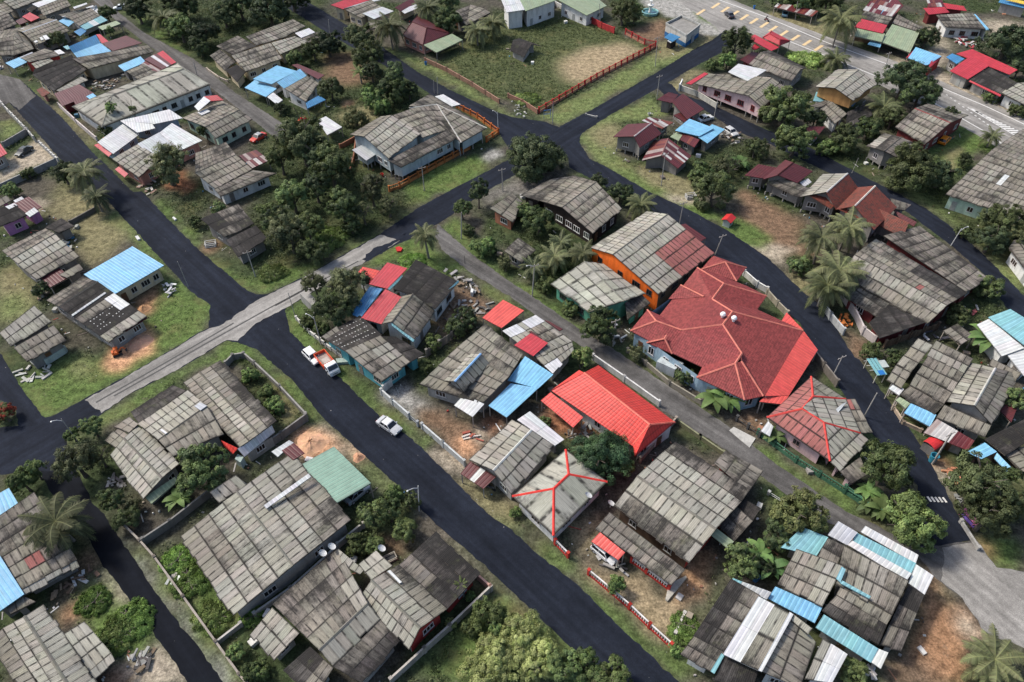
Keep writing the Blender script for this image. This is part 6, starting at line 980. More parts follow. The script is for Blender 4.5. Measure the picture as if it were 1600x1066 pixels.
 ('mid2', 'd1', 640, 130, 85, 3.2, 'round tree left of the street lamp garden', 'tree', None), ('mid', 'd1', 740, 110, 70, 3.2, 'tree in the middle of the street lamp garden', 'tree', None), ('light', 'd1', 765, 25, 62, 3, 'bright tree beside the blue bin', 'tree', None), ('mid', 'd1', 830, 225, 75, 2.2, 'low spreading tree under the street lamp', 'tree', None), ('dark2', 'd1', 850, 60, 60, 2, 'dark bush behind the street lamp', 'shrub', None), ('mid2', 'd1', 560, 300, 70, 1.4, 'low bush along the alley wall', 'shrub', None), ('mid', 'd1', 665, 310, 60, 1.2, 'bush by the satellite dish in the garden', 'shrub', None),
 ('young', 'd1', 1140, 525, 60, 3.2, 'slim young palm against the sooty roof', 'palm', None), ('light', 'd1', 1190, 590, 35, .9, 'small bush at the foot of the slim young palm', 'shrub', None), ('yellow', 'd1', 1082, 738, 34, .9, 'small yellow green bush inside the boundary wall', 'shrub', None), ('light2', 'd1', 30, 1000, 60, 1, 'green bush at the lower left alley end', 'shrub', None), ('carpet', 'd1', -20, 700, 68, .3, 'leafy weeds bush by the alley wall corner', 'shrub', None), ('light2', 'd0', 1310, 900, 55, 1.2, 'pale bush in the wasteland strip by the canal road wall', 'shrub', None), ('mid', 'd0', 1390, 1010, 60, 1.2, 'bush at the bottom edge by the canal road wall', 'shrub', None),
 ('mid2', 'c0', 1125, 755, 152, 4, 'leafy tree growing against the three winged roof', 'tree', None), ('banana', 'c0', 985, 905, 70, 2.2, 'young banana plant at the foot of the three winged house', 'banana', None), ('olive', 'c0', 420, 715, 128, 4, 'large mixed tree at the canal road corner', 'tree', None), ('mid', 'c0', 510, 520, 65, 2.6, 'green tree above the mixed one, by the old road end', 'tree', None), ('light2', 'c0', 400, 570, 45, 1.6, 'light bush at the road corner above the mixed tree', 'shrub', None), ('mid2', 'c0', 625, 930, 72, 2.8, 'tree by the lower corner of the three winged house', 'tree', None), ('airy', 'c0', 555, 690, 80, 2.6, 'grey bare shrub right of the mixed tree', 'shrub', None), ('dark2', 'c0', 700, 1030, 70, 1.8, 'dark scrub in the yard below the three winged house', 'shrub', None), ('olive', 'c0', 740, 960, 50, 1.2, 'dry brown topped bush in the same yard', 'shrub', None), ('light', 'c0', 125, 820, 85, 2.8, 'bright round bush beside the canal road', 'shrub', None), ('mid', 'c0', 190, 760, 60, 2.6, 'green crown above the bright bush by the canal road', 'tree', None), ('coco', 'd0', 305, 175, 180, 5.5, 'big leaning coconut palm over the canal road', 'palm', None), ('flower', 'c0', 30, 455, 75, 1.6, 'crimson bougainvillea on the traffic island at the left edge', 'shrub', None), ('light', 'c0', 1390, 240, 55, 1.0, 'pale bush in the walled yard by the green verge', 'shrub', None), ('light2', 'c1', 110, 410, 60, .9, 'yellowish bush in the walled yard, lower down', 'shrub', None), ('light2', 'c1', 60, 330, 50, .9, 'grey green bush in the middle of the walled yard', 'shrub', None),
 ('carpet2', 'd0', 640, 800, 137, .3, 'dense green thicket beside the plain pale roof', 'shrub', None), ('carpet', 'd0', 720, 730, 125, .3, 'dense green thicket nearest the canal road', 'shrub', None), ('carpet', 'd0', 520, 620, 93, .3, 'weedy green patch above the dense thicket', 'shrub', None), ('carpet2', 'd0', 1180, 700, 125, .3, 'bright weed bank below the ribbed grey roof', 'shrub', None), ('carpet', 'd0', 1060, 500, 112, .3, 'weed bank in the middle of the overgrown side yard', 'shrub', None), ('carpet', 'd0', 980, 390, 87, .3, 'pale weed bank at the top of the overgrown side yard', 'shrub', None),
]: tree(*a)
# ---------------------------------------------------------------- grass, weeds (nobody could count them)
def scatter_grass():
    r = np.random.default_rng(99); x0, y0, st, nx, ny = GI
    cols = np.concatenate([GC.reshape(-1, 3)]); A = GA.ravel()
    g = GC.reshape(-1, 3); idx = np.nonzero((A > .25) & (g[:, 1] > g[:, 0]*.95))[0]
    w = A[idx]*np.clip(1.6-g[idx, 1]*7, .35, 1.6); pick = r.choice(idx, 60000, p=w/w.sum())
    X = x0+(pick % nx)*st+r.uniform(-st, st, len(pick)); Y = y0+(pick//nx)*st+r.uniform(-st, st, len(pick))
    dark = g[pick, 1] < .1
    k = 5; n = len(pick)*k
    hgt = np.where(dark, r.uniform(.15, .7, len(pick)), r.uniform(.05, .2, len(pick)))
    base = np.stack([X, Y, hgt*.5], 1)
    Pp = np.repeat(base, k, 0)+np.stack([r.normal(0, .2, n), r.normal(0, .2, n), r.uniform(-.3, .5, n)*np.repeat(hgt, k)], 1)
    N = r.normal(0, .6, (n, 3)); N[:, 2] += .8; N /= np.linalg.norm(N, axis=1)[:, None]
    a = np.cross(N, r.normal(0, 1, (n, 3))); a /= np.linalg.norm(a, axis=1)[:, None]; b = np.cross(N, a)
    S = (np.repeat(np.where(dark, .34, .2), k)*r.uniform(.6, 1.4, n))[:, None]
    C = np.repeat(g[pick]*np.array([.95, 1.05, .9]), k, 0)*r.uniform(.65, 1.35, (n, 1))
    C = np.where(np.repeat(dark, k)[:, None], C*1.05, C)
    # drop what lands on a road or inside a house
    keep = np.ones(len(pick), bool)
    me = leaf_object('weeds', Pp, a*S, b*S*.5, C, N*S*.1)
    o = bpy.data.objects.new('grass', me); COL.objects.link(o); tag(o, 'short grass and weeds growing over the verges and empty lots', None, None, 'stuff')
ROADS = [o for o in COL.objects if o.name.split('.')[0] in ('main_road', 'cross_road', 'side_road', 'curving_road', 'village_road', 'lane', 'back_lane', 'upper_road', 'narrow_lane', 'canal_road', 'edge_road', 'road_junction')]
def mask_roads():                                   # clear the grass weight under roads and houses
    x0, y0, st, nx, ny = GI
    for o in ROADS:
        me = o.data; v = [me.vertices[i].co for i in range(len(me.vertices))]
        for p in me.polygons:
            q = [v[i] for i in p.vertices]; tri(q, -1)
    for hs in HOUSES:
        for q, _ in hs: tri([q[0], q[1], q[2]]); tri([q[0], q[2], q[-1]])
def tri(q, val=0):
    x0, y0, st, nx, ny = GI
    xs = [p.x for p in q[:3]]; ys = [p.y for p in q[:3]]
    i0, i1 = max(0, int((min(xs)-x0)/st)-1), min(nx, int((max(xs)-x0)/st)+3); j0, j1 = max(0, int((min(ys)-y0)/st)-1), min(ny, int((max(ys)-y0)/st)+3)
    if i1 <= i0 or j1 <= j0: return
    X, Y = np.meshgrid(x0+np.arange(i0, i1)*st, y0+np.arange(j0, j1)*st); s = []
    for k in range(3): s.append((X-xs[k])*(ys[(k+1) % 3]-ys[k])-(Y-ys[k])*(xs[(k+1) % 3]-xs[k]))
    a = np.hypot(max(xs)-min(xs), max(ys)-min(ys))*st*.75
    ins = ((s[0] >= -a) & (s[1] >= -a) & (s[2] >= -a)) | ((s[0] <= a) & (s[1] <= a) & (s[2] <= a))
    g_ = GA[j0:j1, i0:i1]; g_[ins] = np.minimum(g_[ins], val)
mask_roads(); scatter_grass()
# ================================================================ POLES
def pole(t, bx, by, tx, ty, label, lamp=None, arm=True, r=.11, col=(.34, .32, .29), cat='utility pole', name='utility_pole'):
    b = P(t, bx, by, 0); ox, oy, s = TILE[t]; target = (ox+tx*s, oy+ty*s); best = (1e9, 6)
    for i in range(10, 121):
        h = i*.1; p = proj((b.x, b.y, h)); d = (p[0]-target[0])**2+(p[1]-target[1])**2
        if d < best[0]: best = (d, h)
    h = best[1]; q = P(t, tx, ty, h); top = Vector((q.x, q.y, h))-b
    if math.hypot(top.x, top.y) > .35*h: top *= 1; 
    root = thing(name, b, label, cat); m = MB(); m.tube([(0, 0, 0), top*.5, top], [r, r*.85, r*.65], col, n=8); m.build('pole', root)
    if arm:
        a = MB(); d = Vector((.75, .35, 0)); c = top-Vector((0, 0, .35)); a.bar(c-d, c+d, .1, .1, (.25, .22, .2))
        for sg in (-1, 0, 1): a.tube([c+d*sg*.85, c+d*sg*.85+Vector((0, 0, .22))], .05, (.5, .5, .48), n=6)
        a.build('crossarm', root)
    if lamp:
        d = Vector((lamp[0], lamp[1], 0)); a = MB(); a.tube([top-Vector((0, 0, .5)), top+d*.6, top+d*1.2+Vector((0, 0, .1))], .045, (.5, .5, .5), n=6); a.build('lamp_arm', root)
        l = MB(); l.lathe(top+d*1.3+Vector((0, 0, .06)), [(0, -.05), (.11, -.04), (.14, 0), (.1, .05), (0, .07)], (.6, .6, .58), 'paint', 10); l.build('lamp_head', root, None, True)
for a in [
 ('c1', 905, 990, 900, 850, 'white lamp pole beside the blue bin on the village road', (-1, -.6), False, .09, (.5, .5, .48)), ('c3', 533, 468, 605, 335, 'bare pole at the corner of the pink walled hip house', None, False), ('c3', 355, 252, 415, 130, 'twin stayed pole beside the villa\'s red lean-to', None, True), ('c3', 912, 728, 1020, 555, 'thick pole by the red barrel topped shed', None, True, .15),
 ('b2', 1128, 490, 1172, 380, 'pole at the villa\'s tower roof', None, True), ('b2', 930, 318, 953, 198, 'pole beside the curving road behind the orange gabled house', None, True), ('a2', 828, 1030, 852, 850, 'pole standing before the collapsing rusted roof', None, True), ('a1', 935, 1060, 920, 925, 'pole on the lawn outside the orange fence', None, True), ('b1', 1140, 402, 1140, 255, 'concrete pole by the lane mouth', None, False), ('b1', 220, 838, 178, 702, 'thin pole at the rounded verge corner', None, False, .07), ('b1', 362, 990, 320, 835, 'lamp pole behind the white car', (-1, .5), False), ('b2', 112, 722, 125, 545, 'lamp pole on the lane beside the palm cluster', (-1, -.3), True), ('b2', 560, 1000, 577, 850, 'pole in front of the leafy tree at the green house', None, True),
 ('a1', 1345, 730, 1340, 622, 'street lamp at the orange fence corner', (-.8, .4), False, .07, (.6, .6, .58)), ('a1', 1370, 1062, 1365, 935, 'pole on the kerb beside the concrete yard', None, True), ('a2', 225, 688, 228, 562, 'pole next to the blue goal frame', None, False), ('a2', 795, 370, 808, 205, 'pole at the corner of the red fence', None, True), ('a2', 803, 555, 820, 418, 'pole at the mouth of the narrow lane', None, True), ('a2', 1120, 660, 1146, 530, 'pole outside the pink house', None, True), ('a3', 645, 402, 675, 290, 'pole beside the main road in front of the dark tree', None, True), ('a3', 150, 110, 165, 8, 'pole by the rusty carport', None, False), ('b3', 1015, 440, 1075, 345, 'street lamp arching over the narrow lane', (1, .3), False, .08, (.6, .6, .58)), ('a3', 465, 962, 502, 878, 'thin pole on the narrow lane verge', None, False, .07), ('a1', 1010, 525, 1005, 428, 'pole on the upper road near the hipped house, right of a pair', None, False), ('a1', 990, 520, 985, 445, 'pole on the upper road near the hipped house, left of a pair', None, False, .07), ('a1', 410, 190, 402, 108, 'pole on the upper road opposite the striped house', None, False), ('b0', 1045, 668, 985, 528, 'thin pole leaning over the corner lawn', None, False, .07), ('b0', 1418, 612, 1370, 470, 'pole on the verge by the mossy old house', None, True), ('c0', 430, 602, 340, 478, 'lamp pole at the junction of the canal road', (-.9, -.4), False, .07), ('b3', 208, 500, 245, 370, 'pole between the dirt yard and coconut palms', None, False), ('a0', 1095, 418, 1073, 340, 'pole on the lane by the long hall', None, False), ('a2', 490, 150, 486, 20, 'pole at the red gate wall', None, False), ('b1', 1160, 540, 1158, 498, 'short iron post on the lane edge', None, False, .06, (.08, .08, .08)), ('a0', 88, 340, 100, 230, 'thin pole over the pale blue corner awning', None, False, .07), ('d2', 570, 630, 568, 575, 'short stake supporting the thin young tree', None, False, .05, (.25, .2, .15)),
]: pole(*a)
# ================================================================ WALLS AND FENCES
def fence(t, s, h, label, col, style='wall', cat=None, name=None, pcol=None, th=.16, gap=2.6, open_=False):
    q = pts(t, s); org = q[0].copy(); root = thing(name or ('fence' if style != 'wall' else 'boundary_wall'), org, label, cat or ('fence' if style != 'wall' else 'wall'))
    pn = MB(); post = MB(); post.box((0, 0, (h+.12)/2), (th+.16, th+.16, h+.12), pcol or col, 'wall'); post.box((0, 0, h+.16), (th+.24, th+.24, .08), pcol or col, 'wall'); pm = None; npost = 0
    for a, b in zip(q[:-1], q[1:]):
        d = b-a; L = d.length; k = max(1, round(L/gap)); u = d/L
        if style == 'wall': 
            pn.bar(a+Vector((0, 0, h/2)), b+Vector((0, 0, h/2)), th, h, col, 'wall'); pn.bar(a+Vector((0, 0, h+.03)), b+Vector((0, 0, h+.03)), th+.08, .07, tuple(min(.8, v*1.25) for v in col), 'wall')
        elif style == 'baluster':
            pn.bar(a+Vector((0, 0, .2)), b+Vector((0, 0, .2)), th, .4, pcol or col, 'wall'); pn.bar(a+Vector((0, 0, h)), b+Vector((0, 0, h)), th, .14, col, 'wall')
            n = int(L/.34)
            for i in range(n): p = a+u*(i+.5)*.34; pn.bar(p+Vector((0, 0, .4)), p+Vector((0, 0, h-.07)), .11, .11, col, 'wall')
        elif style == 'panel':
            pn.bar(a+Vector((0, 0, .32)), b+Vector((0, 0, .32)), th*.8, .64, col, 'wall'); pn.bar(a+Vector((0, 0, h)), b+Vector((0, 0, h)), th, .12, pcol or col, 'wall')
            n = int(L/.42)
            for i in range(n): p = a+u*(i+.5)*.42; pn.bar(p+Vector((0, 0, .64)), p+Vector((0, 0, h-.06)), .09, .09, pcol or col, 'wall')
        elif style == 'plank':
            n = int(L/.45)
            for i in range(n): p = a+u*(i+.5)*.45; hh = h*random.uniform(.85, 1.08); w = Vector((-u.y, u.x, 0))*random.uniform(-.03, .03); pn.bar(p-u*.2+w+Vector((0, 0, hh/2)), p+u*.2+w+Vector((0, 0, hh/2)), .05, hh, jit(col, .2), 'wall')
        elif style == 'rail':
            for z in (h*.5, h): pn.bar(a+Vector((0, 0, z)), b+Vector((0, 0, z)), .06, .06, col)
        for i in range(k+1):
            if style == 'wall' and i not in (0, k) and not open_: continue
            p = a+d*(i/k)
            if pm is None: o = post.build('post', root); pm = o.data
            else: o = part('post', pm, root)
            o.location = p-org; o.rotation_euler = (0, 0, math.atan2(d.y, d.x)); npost += 1
    pn.build('panel', root, org)
RW = (.42, .04, .03)
for a in [
 ('a2', '150 630 470 440 795 268', 1.5, 'long red fence with salmon panels along the road side of the grass lot', (.40, .19, .13), 'panel', None, None, (.36, .03, .03)), ('a2', '795 262 735 250 630 192', 1.5, 'short red fence closing the far right end of the grass lot', (.40, .19, .13), 'panel', None, None, (.36, .03, .03)), ('a2', '425 120 495 160 565 188', 1.7, 'solid red gate wall below the green hall', (.40, .04, .04), 'wall', None, None, (.40, .04, .04)),
 ('a1', '940 345 1060 400 1200 480 1350 575', 1.1, 'weathered brick wall along the upper road side of the grass lot', (.24, .14, .10), 'wall', 'wall', None, (.24, .14, .10), .2, 5, True), ('a2', '-20 545 60 580 140 632', 1.1, 'last crumbling stretch of brick wall by the lot corner', (.26, .14, .10), 'wall', 'wall'),
 ('a2', '0 118 175 85 235 32 420 130', 1.4, 'low white block wall in front of the green roofed hall', (.5, .49, .46), 'wall', 'wall'),
 ('a1', '742 1065 800 1045 1000 930 1185 830', 1.3, 'orange brown fence along the lawn of the raised house', (.42, .17, .06), 'panel', None, None, (.38, .13, .04)), ('a1', '1280 790 1345 745 1230 660 1115 600', 1.3, 'orange fence at the hipped wing by the junction', (.42, .17, .06), 'panel', None, None, (.45, .12, .03)), ('a1', '470 830 560 780 545 900 520 990', 1.2, 'rusty brown fence behind the raised house', (.22, .10, .06), 'wall'),
 ('d2', '425 470 545 570 650 660 760 765 880 875', 1.2, 'long white baluster fence with red posts along the village road', (.66, .63, .60), 'baluster', None, None, RW), ('d2', '240 302 310 375', 1.2, 'short white baluster fence with red posts left of the gateway', (.66, .63, .60), 'baluster', None, None, RW), ('d2', '662 400 745 462 868 555', 1.1, 'white balustrade of the broad house verandah', (.68, .66, .63), 'baluster', None, None, RW),
 ('c1', '700 345 760 400 850 478', 1.3, 'white wall in front of the paved yard', (.38, .39, .38), 'wall'), ('c1', '850 478 900 520', 1.1, 'grey iron gate between the two white walls', (.28, .29, .3), 'rail', 'gate', 'gate'), ('c1', '925 535 1040 635 1158 740', 1.3, 'white wall beside the sandy yard', (.38, .39, .38), 'wall'), ('c1', '712 332 752 295', 1.5, 'short pale wall at the teal house corner', (.55, .54, .5), 'wall'),
 ('b1', '228 855 300 930 390 1000 480 1066', .8, 'low crumbling white garden wall at the corner verge', (.48, .46, .42), 'wall', 'wall', None, None, .16, 1.6, True), ('b1', '1215 865 1090 960 950 1060', 1.7, 'tall grey plank fence beside the rubble lot', (.20, .185, .165), 'plank'),
 ('c2', '448 150 620 270 812 408', 1.2, 'white boundary wall between the lane and the scarlet roof', (.48, .47, .45), 'wall'), ('c2', '905 500 800 620 710 720', 1.2, 'old block wall below the scarlet gable', (.26, .22, .18), 'wall', 'wall'), ('c2', '920 505 1040 590 1170 680', .8, 'mossy concrete drain wall beside the lane', (.17, .17, .10), 'wall', 'wall'), ('c2', '640 110 740 180 870 290 1050 400', .9, 'low mossy wall along the villa\'s lane side', (.22, .2, .16), 'wall'), ('c2', '1245 490 1370 580', 1.1, 'dark iron gate at the villa\'s dirt forecourt', (.07, .07, .07), 'rail', 'gate', 'gate'),
 ('c3', '-60 565 30 630 150 720 280 800 420 890 590 1000', 1.1, 'green painted fence below the pink walled hip house', (.06, .15, .09), 'panel', None, None, (.05, .13, .08)), ('d3', '420 0 520 75 640 150', 1.1, 'green fence stretch by the banana plants', (.06, .15, .09), 'panel', None, None, (.05, .13, .08)),
 ('b3', '283 762 340 850 412 935', 1.4, 'white fence beside the curving road under the palms', (.38, .39, .38), 'wall'), ('b3', '405 735 470 830 520 935 585 985', 1.6, 'inner white wall with maroon top at the huge compound', (.45, .40, .38), 'wall'), ('b3', '610 960 760 905 900 870', 1.6, 'maroon edged wall at the compound\'s lower side', (.16, .09, .07), 'wall'), ('b3', '640 1010 780 960 930 910', 1.7, 'brown plank fence between the compound and the lichen grey house', (.12, .085, .06), 'plank'),
 ('c0', '1262 190 1300 150 1362 140 1421 190 1560 320 1705 475', 1.2, 'grey wall round the yard with pale bushes', (.22, .21, .19), 'wall'), ('c1', '285 490 150 590 0 690', 1.5, 'dark alley wall beside the white rounded sheet', (.16, .15, .14), 'wall'), ('d0', '810 300 960 200 1190 20', 1.4, 'dark wall of the alley left of the ribbed roof', (.15, .145, .135), 'wall'), ('d1', '460 322 600 210', 1.2, 'pale topped alley wall beside the garden', (.34, .32, .28), 'wall'), ('d1', '0 700 200 560 400 380 460 322', .9, 'thin white topped wall in the narrow alley', (.34, .33, .31), 'wall'),
 ('d1', '1305 560 1080 775 940 900 755 1070', 1.3, 'white topped boundary wall beside the bottom thicket', (.36, .33, .29), 'wall'), ('d1', '1212 480 1302 558', 1.3, 'salmon stub wall at the sooty roof corner', (.42, .24, .19), 'wall'),
 ('d0', '690 200 790 300 870 390 1030 610 1210 860 1340 1040 1380 1090', 1.0, 'long low wall following the canal road', (.24, .21, .18), 'wall'), ('d0', '1210 860 1345 755', .9, 'short wall closing the overgrown side yard', (.36, .34, .31), 'wall'),
 ('a0', '0 570 40 620 65 645 170 755 200 790', 1.5, 'white panelled wall along the left road at the left edge', (.40, .39, .36), 'wall', 'wall', None, None, .18, 2.2, True), ('a0', '30 825 165 745', 1.5, 'grey side wall of the dirt yard with the dark car', (.24, .23, .22), 'wall'), ('a0', '230 812 330 905', 1.2, 'white post wall in front of the dirt yard', (.45, .44, .41), 'wall', 'wall', None, None, .18, 1.6, True), ('b0', '-20 150 140 75 320 -10', 1.5, 'long grey boundary wall above the purple fronted house', (.25, .25, .24), 'wall'), ('b0', '395 325 540 245', .9, 'low dark wall at the dry grass yard corner', (.12, .11, .1), 'wall'),
 ('a0', '335 600 430 690 545 790', 1.3, 'white and pink picket wall in front of the long hall', (.45, .40, .38), 'wall'), ('z7', '120 540 260 590 420 690', 1.3, 'pale mossy wall along the narrow lane by the pink house', (.42, .41, .36), 'wall'), ('z7', '110 545 130 505', 1.6, 'white gate pillar at the narrow lane corner', (.62, .62, .6), 'wall', 'gate pillar', 'gate_pillar'), ('y2', '20 455 120 525 185 552', .5, 'row of pale planks leaning on the lane side of the patchwork house', (.42, .36, .30), 'wall', 'planks', 'plank_row'),
 ('c3', '245 130 300 205 375 300', 1.5, 'dark mossy wall between the villa\'s lean-to and the curving road', (.16, .14, .12), 'wall'), ('y3', '850 225 940 305 1010 345', 1.2, 'white wall behind the villa along the curving road', (.55, .54, .5), 'wall'), ('y3', '1010 360 1080 440 1150 510', 1.2, 'old stone wall behind the villa\'s dark gable', (.28, .25, .19), 'wall'), ('c3', '0 900 80 950', .7, 'thin white rail on the lane verge', (.5, .5, .48), 'rail'), ('d3', '1065 180 1160 330', .6, 'broken concrete kerb wall beside the purple bench', (.36, .35, .33), 'wall'), ('x2', '335 350 390 435 490 480', .6, 'pale concrete shop step kerb under the sky blue awning', (.34, .27, .2), 'wall'),
 ('d2', '905 800 955 690', .5, 'pale fallen beam in the straw yard', (.44, .42, .38), 'wall', 'beam', 'fallen_beam'), ('a2', '410 640 470 655', .3, 'low concrete culvert on the roadside lawn', (.3, .29, .27), 'wall', 'culvert', 'culvert'),
]: fence(*a)

def litter():                                       # scraps in the yards: nobody could count them
    r = random.Random(4); m = MB(); fl = [f for hs in HOUSES for f, z in hs]; n = 0
    cols = [(.5, .49, .46), (.55, .54, .52), (.24, .2, .16), (.12, .1, .085), (.32, .16, .1), (.08, .2, .3), (.3, .29, .27), (.42, .06, .05)]; wts = [4, 3, 5, 5, 3, 1, 5, 1]
    foots = [f for f in fl if len(f) >= 3]
    while n < 2600:
        f = r.choice(foots); i = r.randrange(len(f)); a, b = f[i], f[(i+1) % len(f)]; t = r.random(); c = sum(f, Vector())/len(f); p = lerp(a, b, t); d = (p-c); d.z = 0; n += 1
        p = p+d.normalized()*r.uniform(-.3, 2.6)
        if any(abs(p.x-(g[0].x+g[2].x)/2) < 14 and abs(p.y-(g[0].y+g[2].y)/2) < 14 and inpoly(p.x, p.y, g) for g in foots): continue
        if GA[min(GI[4]-1, max(0, int((p.y-GI[1])/GI[2]+.5))), min(GI[3]-1, max(0, int((p.x-GI[0])/GI[2]+.5)))] < 0: continue
        k = r.random(); sz = (r.uniform(.1, .35), r.uniform(.08, .3), r.uniform(.05, .3)) if k < .7 else (r.uniform(.6, 1.8), r.uniform(.08, .2), .06) if k < .93 else (r.uniform(.6, 1.1), r.uniform(.5, .9), r.uniform(.2, .8))
        M = Matrix.Translation((p.x, p.y, sz[2]/2)) @ Matrix.Rotation(r.uniform(0, 3.1), 4, 'Z'); m.box(None, sz, jit(r.choices(cols, wts)[0], .25), 'matte', M=M)
    tag(m.build('litter'), 'loose scraps, boards and household litter scattered in the yards', None, None, 'stuff')
litter()
# ================================================================ VEHICLES
def loft(m, secs, col, mat, closed=True):
    """secs: list of (x, [(y,z)...]) rings"""
    for (xa, ra), (xb, rb) in zip(secs[:-1], secs[1:]):
        k = len(ra)
        for i in range(k): m.face([(xa, *ra[i]), (xb, *rb[i]), (xb, *rb[(i+1) % k]), (xa, *ra[(i+1) % k])], col, mat)
    m.face([(secs[0][0], *p) for p in secs[0][1]], col, mat); m.face([(secs[-1][0], *p) for p in secs[-1][1]][::-1], col, mat)
def ring(w, z0, z1, b=.10): return [(-w+.03, z0), (-w, z0+b), (-w, z1-b), (-w+b, z1), (w-b, z1), (w, z1-b), (w, z0+b), (w-.03, z0)]
def wheels(root, xs, w, r=.31):
    for x in xs:
        for s in (-1, 1):
            m = MB(); m.tube([(x, s*(w-.2), r), (x, s*w, r)], r, (.02, .02, .02), 'matte', 16); o = m.build('wheel', root)
            h = MB(); h.tube([(x, s*(w-.01), r), (x, s*(w+.015), r)], r*.58, (.38, .38, .39), 'paint', 12); h.build('rim', o)
def car(t, x, y, dx, dy, col, label, kind='sedan', roof=None, bonnet=None, cat='car', name='parked_car', L=4.2):
    c = P(t, x, y, 0); f = P(t, x+dx, y+dy, 0)-c; rz = math.atan2(f.y, f.x)
    root = thing(name, c, label, cat, None, rz); W = .83; k = L/4.2; G_ = (.012, .014, .017)
    m = MB()
    if kind == 'pickup': zs = [(-2.1, .55, .9), (-2.0, .5, 1.0), (1.9, .45, 1.0), (2.1, .5, .85)]
    else: zs = [(-2.1, .48, .72), (-2.02, .3, .86), (-1.5, .22, .93), (-.9, .22, .95), (.75, .22, .93), (1.6, .24, .82), (2.02, .3, .72), (2.1, .42, .6)]
    loft(m, [(xx*k, ring(W-(.10 if abs(xx) > 2.05 else .0), a, b, .12)) for xx, a, b in zs], col, 'paint'); m.build('body', root)
    if kind == 'sedan': base, top = (-1.45, .95), (-.85, .35)
    elif kind == 'pickup': base, top = (-.5, 1.1), (-.35, .55)
    else: base, top = (-1.95, 1.0), (-1.6, .4)                       # hatchback
    zb, zt = (.9, 1.38) if kind != 'pickup' else (.98, 1.62)
    q = lambda x0, w, z: [(x0*k, -w, z), (x0*k, w, z)]
    gl = MB(); B = [Vector((base[0]*k, -W+.06, zb)), Vector((base[1]*k, -W+.06, zb)), Vector((base[1]*k, W-.06, zb)), Vector((base[0]*k, W-.06, zb))]; Tq = [Vector((top[0]*k, -W+.2, zt)), Vector((top[1]*k, -W+.2, zt)), Vector((top[1]*k, W-.2, zt)), Vector((top[0]*k, W-.2, zt))]
    for i in range(4): gl.face([B[i], B[(i+1) % 4], Tq[(i+1) % 4], Tq[i]], G_, 'glass')
    gl.build('window', root)
    rf = MB(); rc = roof or col; u = Vector((0, 0, .07)); cen = sum(Tq, Vector())/4
    TT = [p+(p-cen)*.04 for p in Tq]; T2 = [cen+(p-cen)*.86+u for p in Tq]
    rf.face(T2, rc, 'paint')
    for i in range(4): rf.face([TT[i], TT[(i+1) % 4], T2[(i+1) % 4], T2[i]], rc, 'paint')
    for i in range(4): rf.bar(B[i], Tq[i], .07, .07, rc, 'paint')
    for s in (-1, 1): xm = (base[0]+base[1])/2*k; rf.bar((xm, s*(W-.06), zb), ((top[0]+top[1])/2*k, s*(W-.2), zt), .08, .06, rc, 'paint')
    rf.build('roof', root)
    if bonnet:
        b = MB(); b.face([(1.0*k, -.62, .945), (1.95*k, -.56, .78), (1.95*k, .56, .78), (1.0*k, .62, .945)], bonnet, 'paint'); b.build('bonnet', root)
    if kind == 'pickup':
        b = MB(); b.box((-1.3*k, 0, .96), (1.45*k, 1.4, .10), (.03, .03, .03)); b.build('cargo_bed', root)
    for s in (-1, 1):
        h = MB(); h.box((2.06*k, s*.56, .63), (.09, .3, .13), (.7, .7, .66), 'glass'); h.build('headlight', root)
        h = MB(); h.box((-2.07*k, s*.58, .72), (.08, .26, .14), (.35, .01, .01), 'glass'); h.build('tail_light', root)
        h = MB(); h.box((.75*k, s*(W+.08), .98), (.12, .18, .11), col, 'paint'); h.build('wing_mirror', root)
    wheels(root, (-1.3*k, 1.3*k), W+.01)
    return root
O5 = 'o'
car('c1', 742, 528, 60, 40, (.42, .43, .44), 'silver sedan with a grey boot parked on the village road', 'sedan', (.6, .6, .6), None, 'car', 'parked_car', 4.05)
car('c1', 316, 143, 55, 55, (.74, .74, .73), 'small white hatchback standing behind the orange lorry', 'hatch', None, None, 'car', 'parked_car', 3.9)
car('a0', 140, 852, -50, 32, (.018, .028, .032), 'dark green car in the walled dirt yard at the left edge', 'sedan', None, None, 'car', 'parked_car', 4.2)
car('a1', 15, 775, -50, 30, (.52, .045, .025), 'red coupe with a grey roof beside the pale green house', 'sedan', (.3, .3, .3))
car('a3', 975, 790, 40, -40, (.75, .24, .012), 'bright orange car on the grass beside the dark gabled house', 'hatch', None, None, 'car', 'parked_car', 3.9)
car('z3', 848, 140, -36, -34, (.03, .03, .035), 'black car turning at the main road corner', 'sedan', (.12, .12, .13), None, 'car', 'moving_car')
car('z3', 1312, 130, 6, -40, (.10, .20, .26), 'blue grey car under the rusty carport across the main road', 'sedan')
car('z3', 645, 1005, 40, -12, (.6, .6, .58), 'white car half hidden behind the blue slab shack', 'sedan')
car('a0', 672, 52, -60, 8, (.55, .58, .58), 'pale car parked on grass at the far end of the lane', 'hatch')
car('d2', 515, 358, 50, 42, (.68, .68, .68), 'white car under the red porch of the broad house', 'hatch', None, None, 'car', 'parked_car', 3.7)
car('c1', 560, 902, 45, -38, (.30, .34, .36), 'grey car nosing out of the mint green carport', 'sedan', None, None, 'car', 'parked_car', 3.9)
car('z7', 540, 905, 30, 20, (.45, .45, .44), 'small pale van among scrap beside the blue slab shack', 'hatch', None, None, 'car', 'parked_car', 3.6)
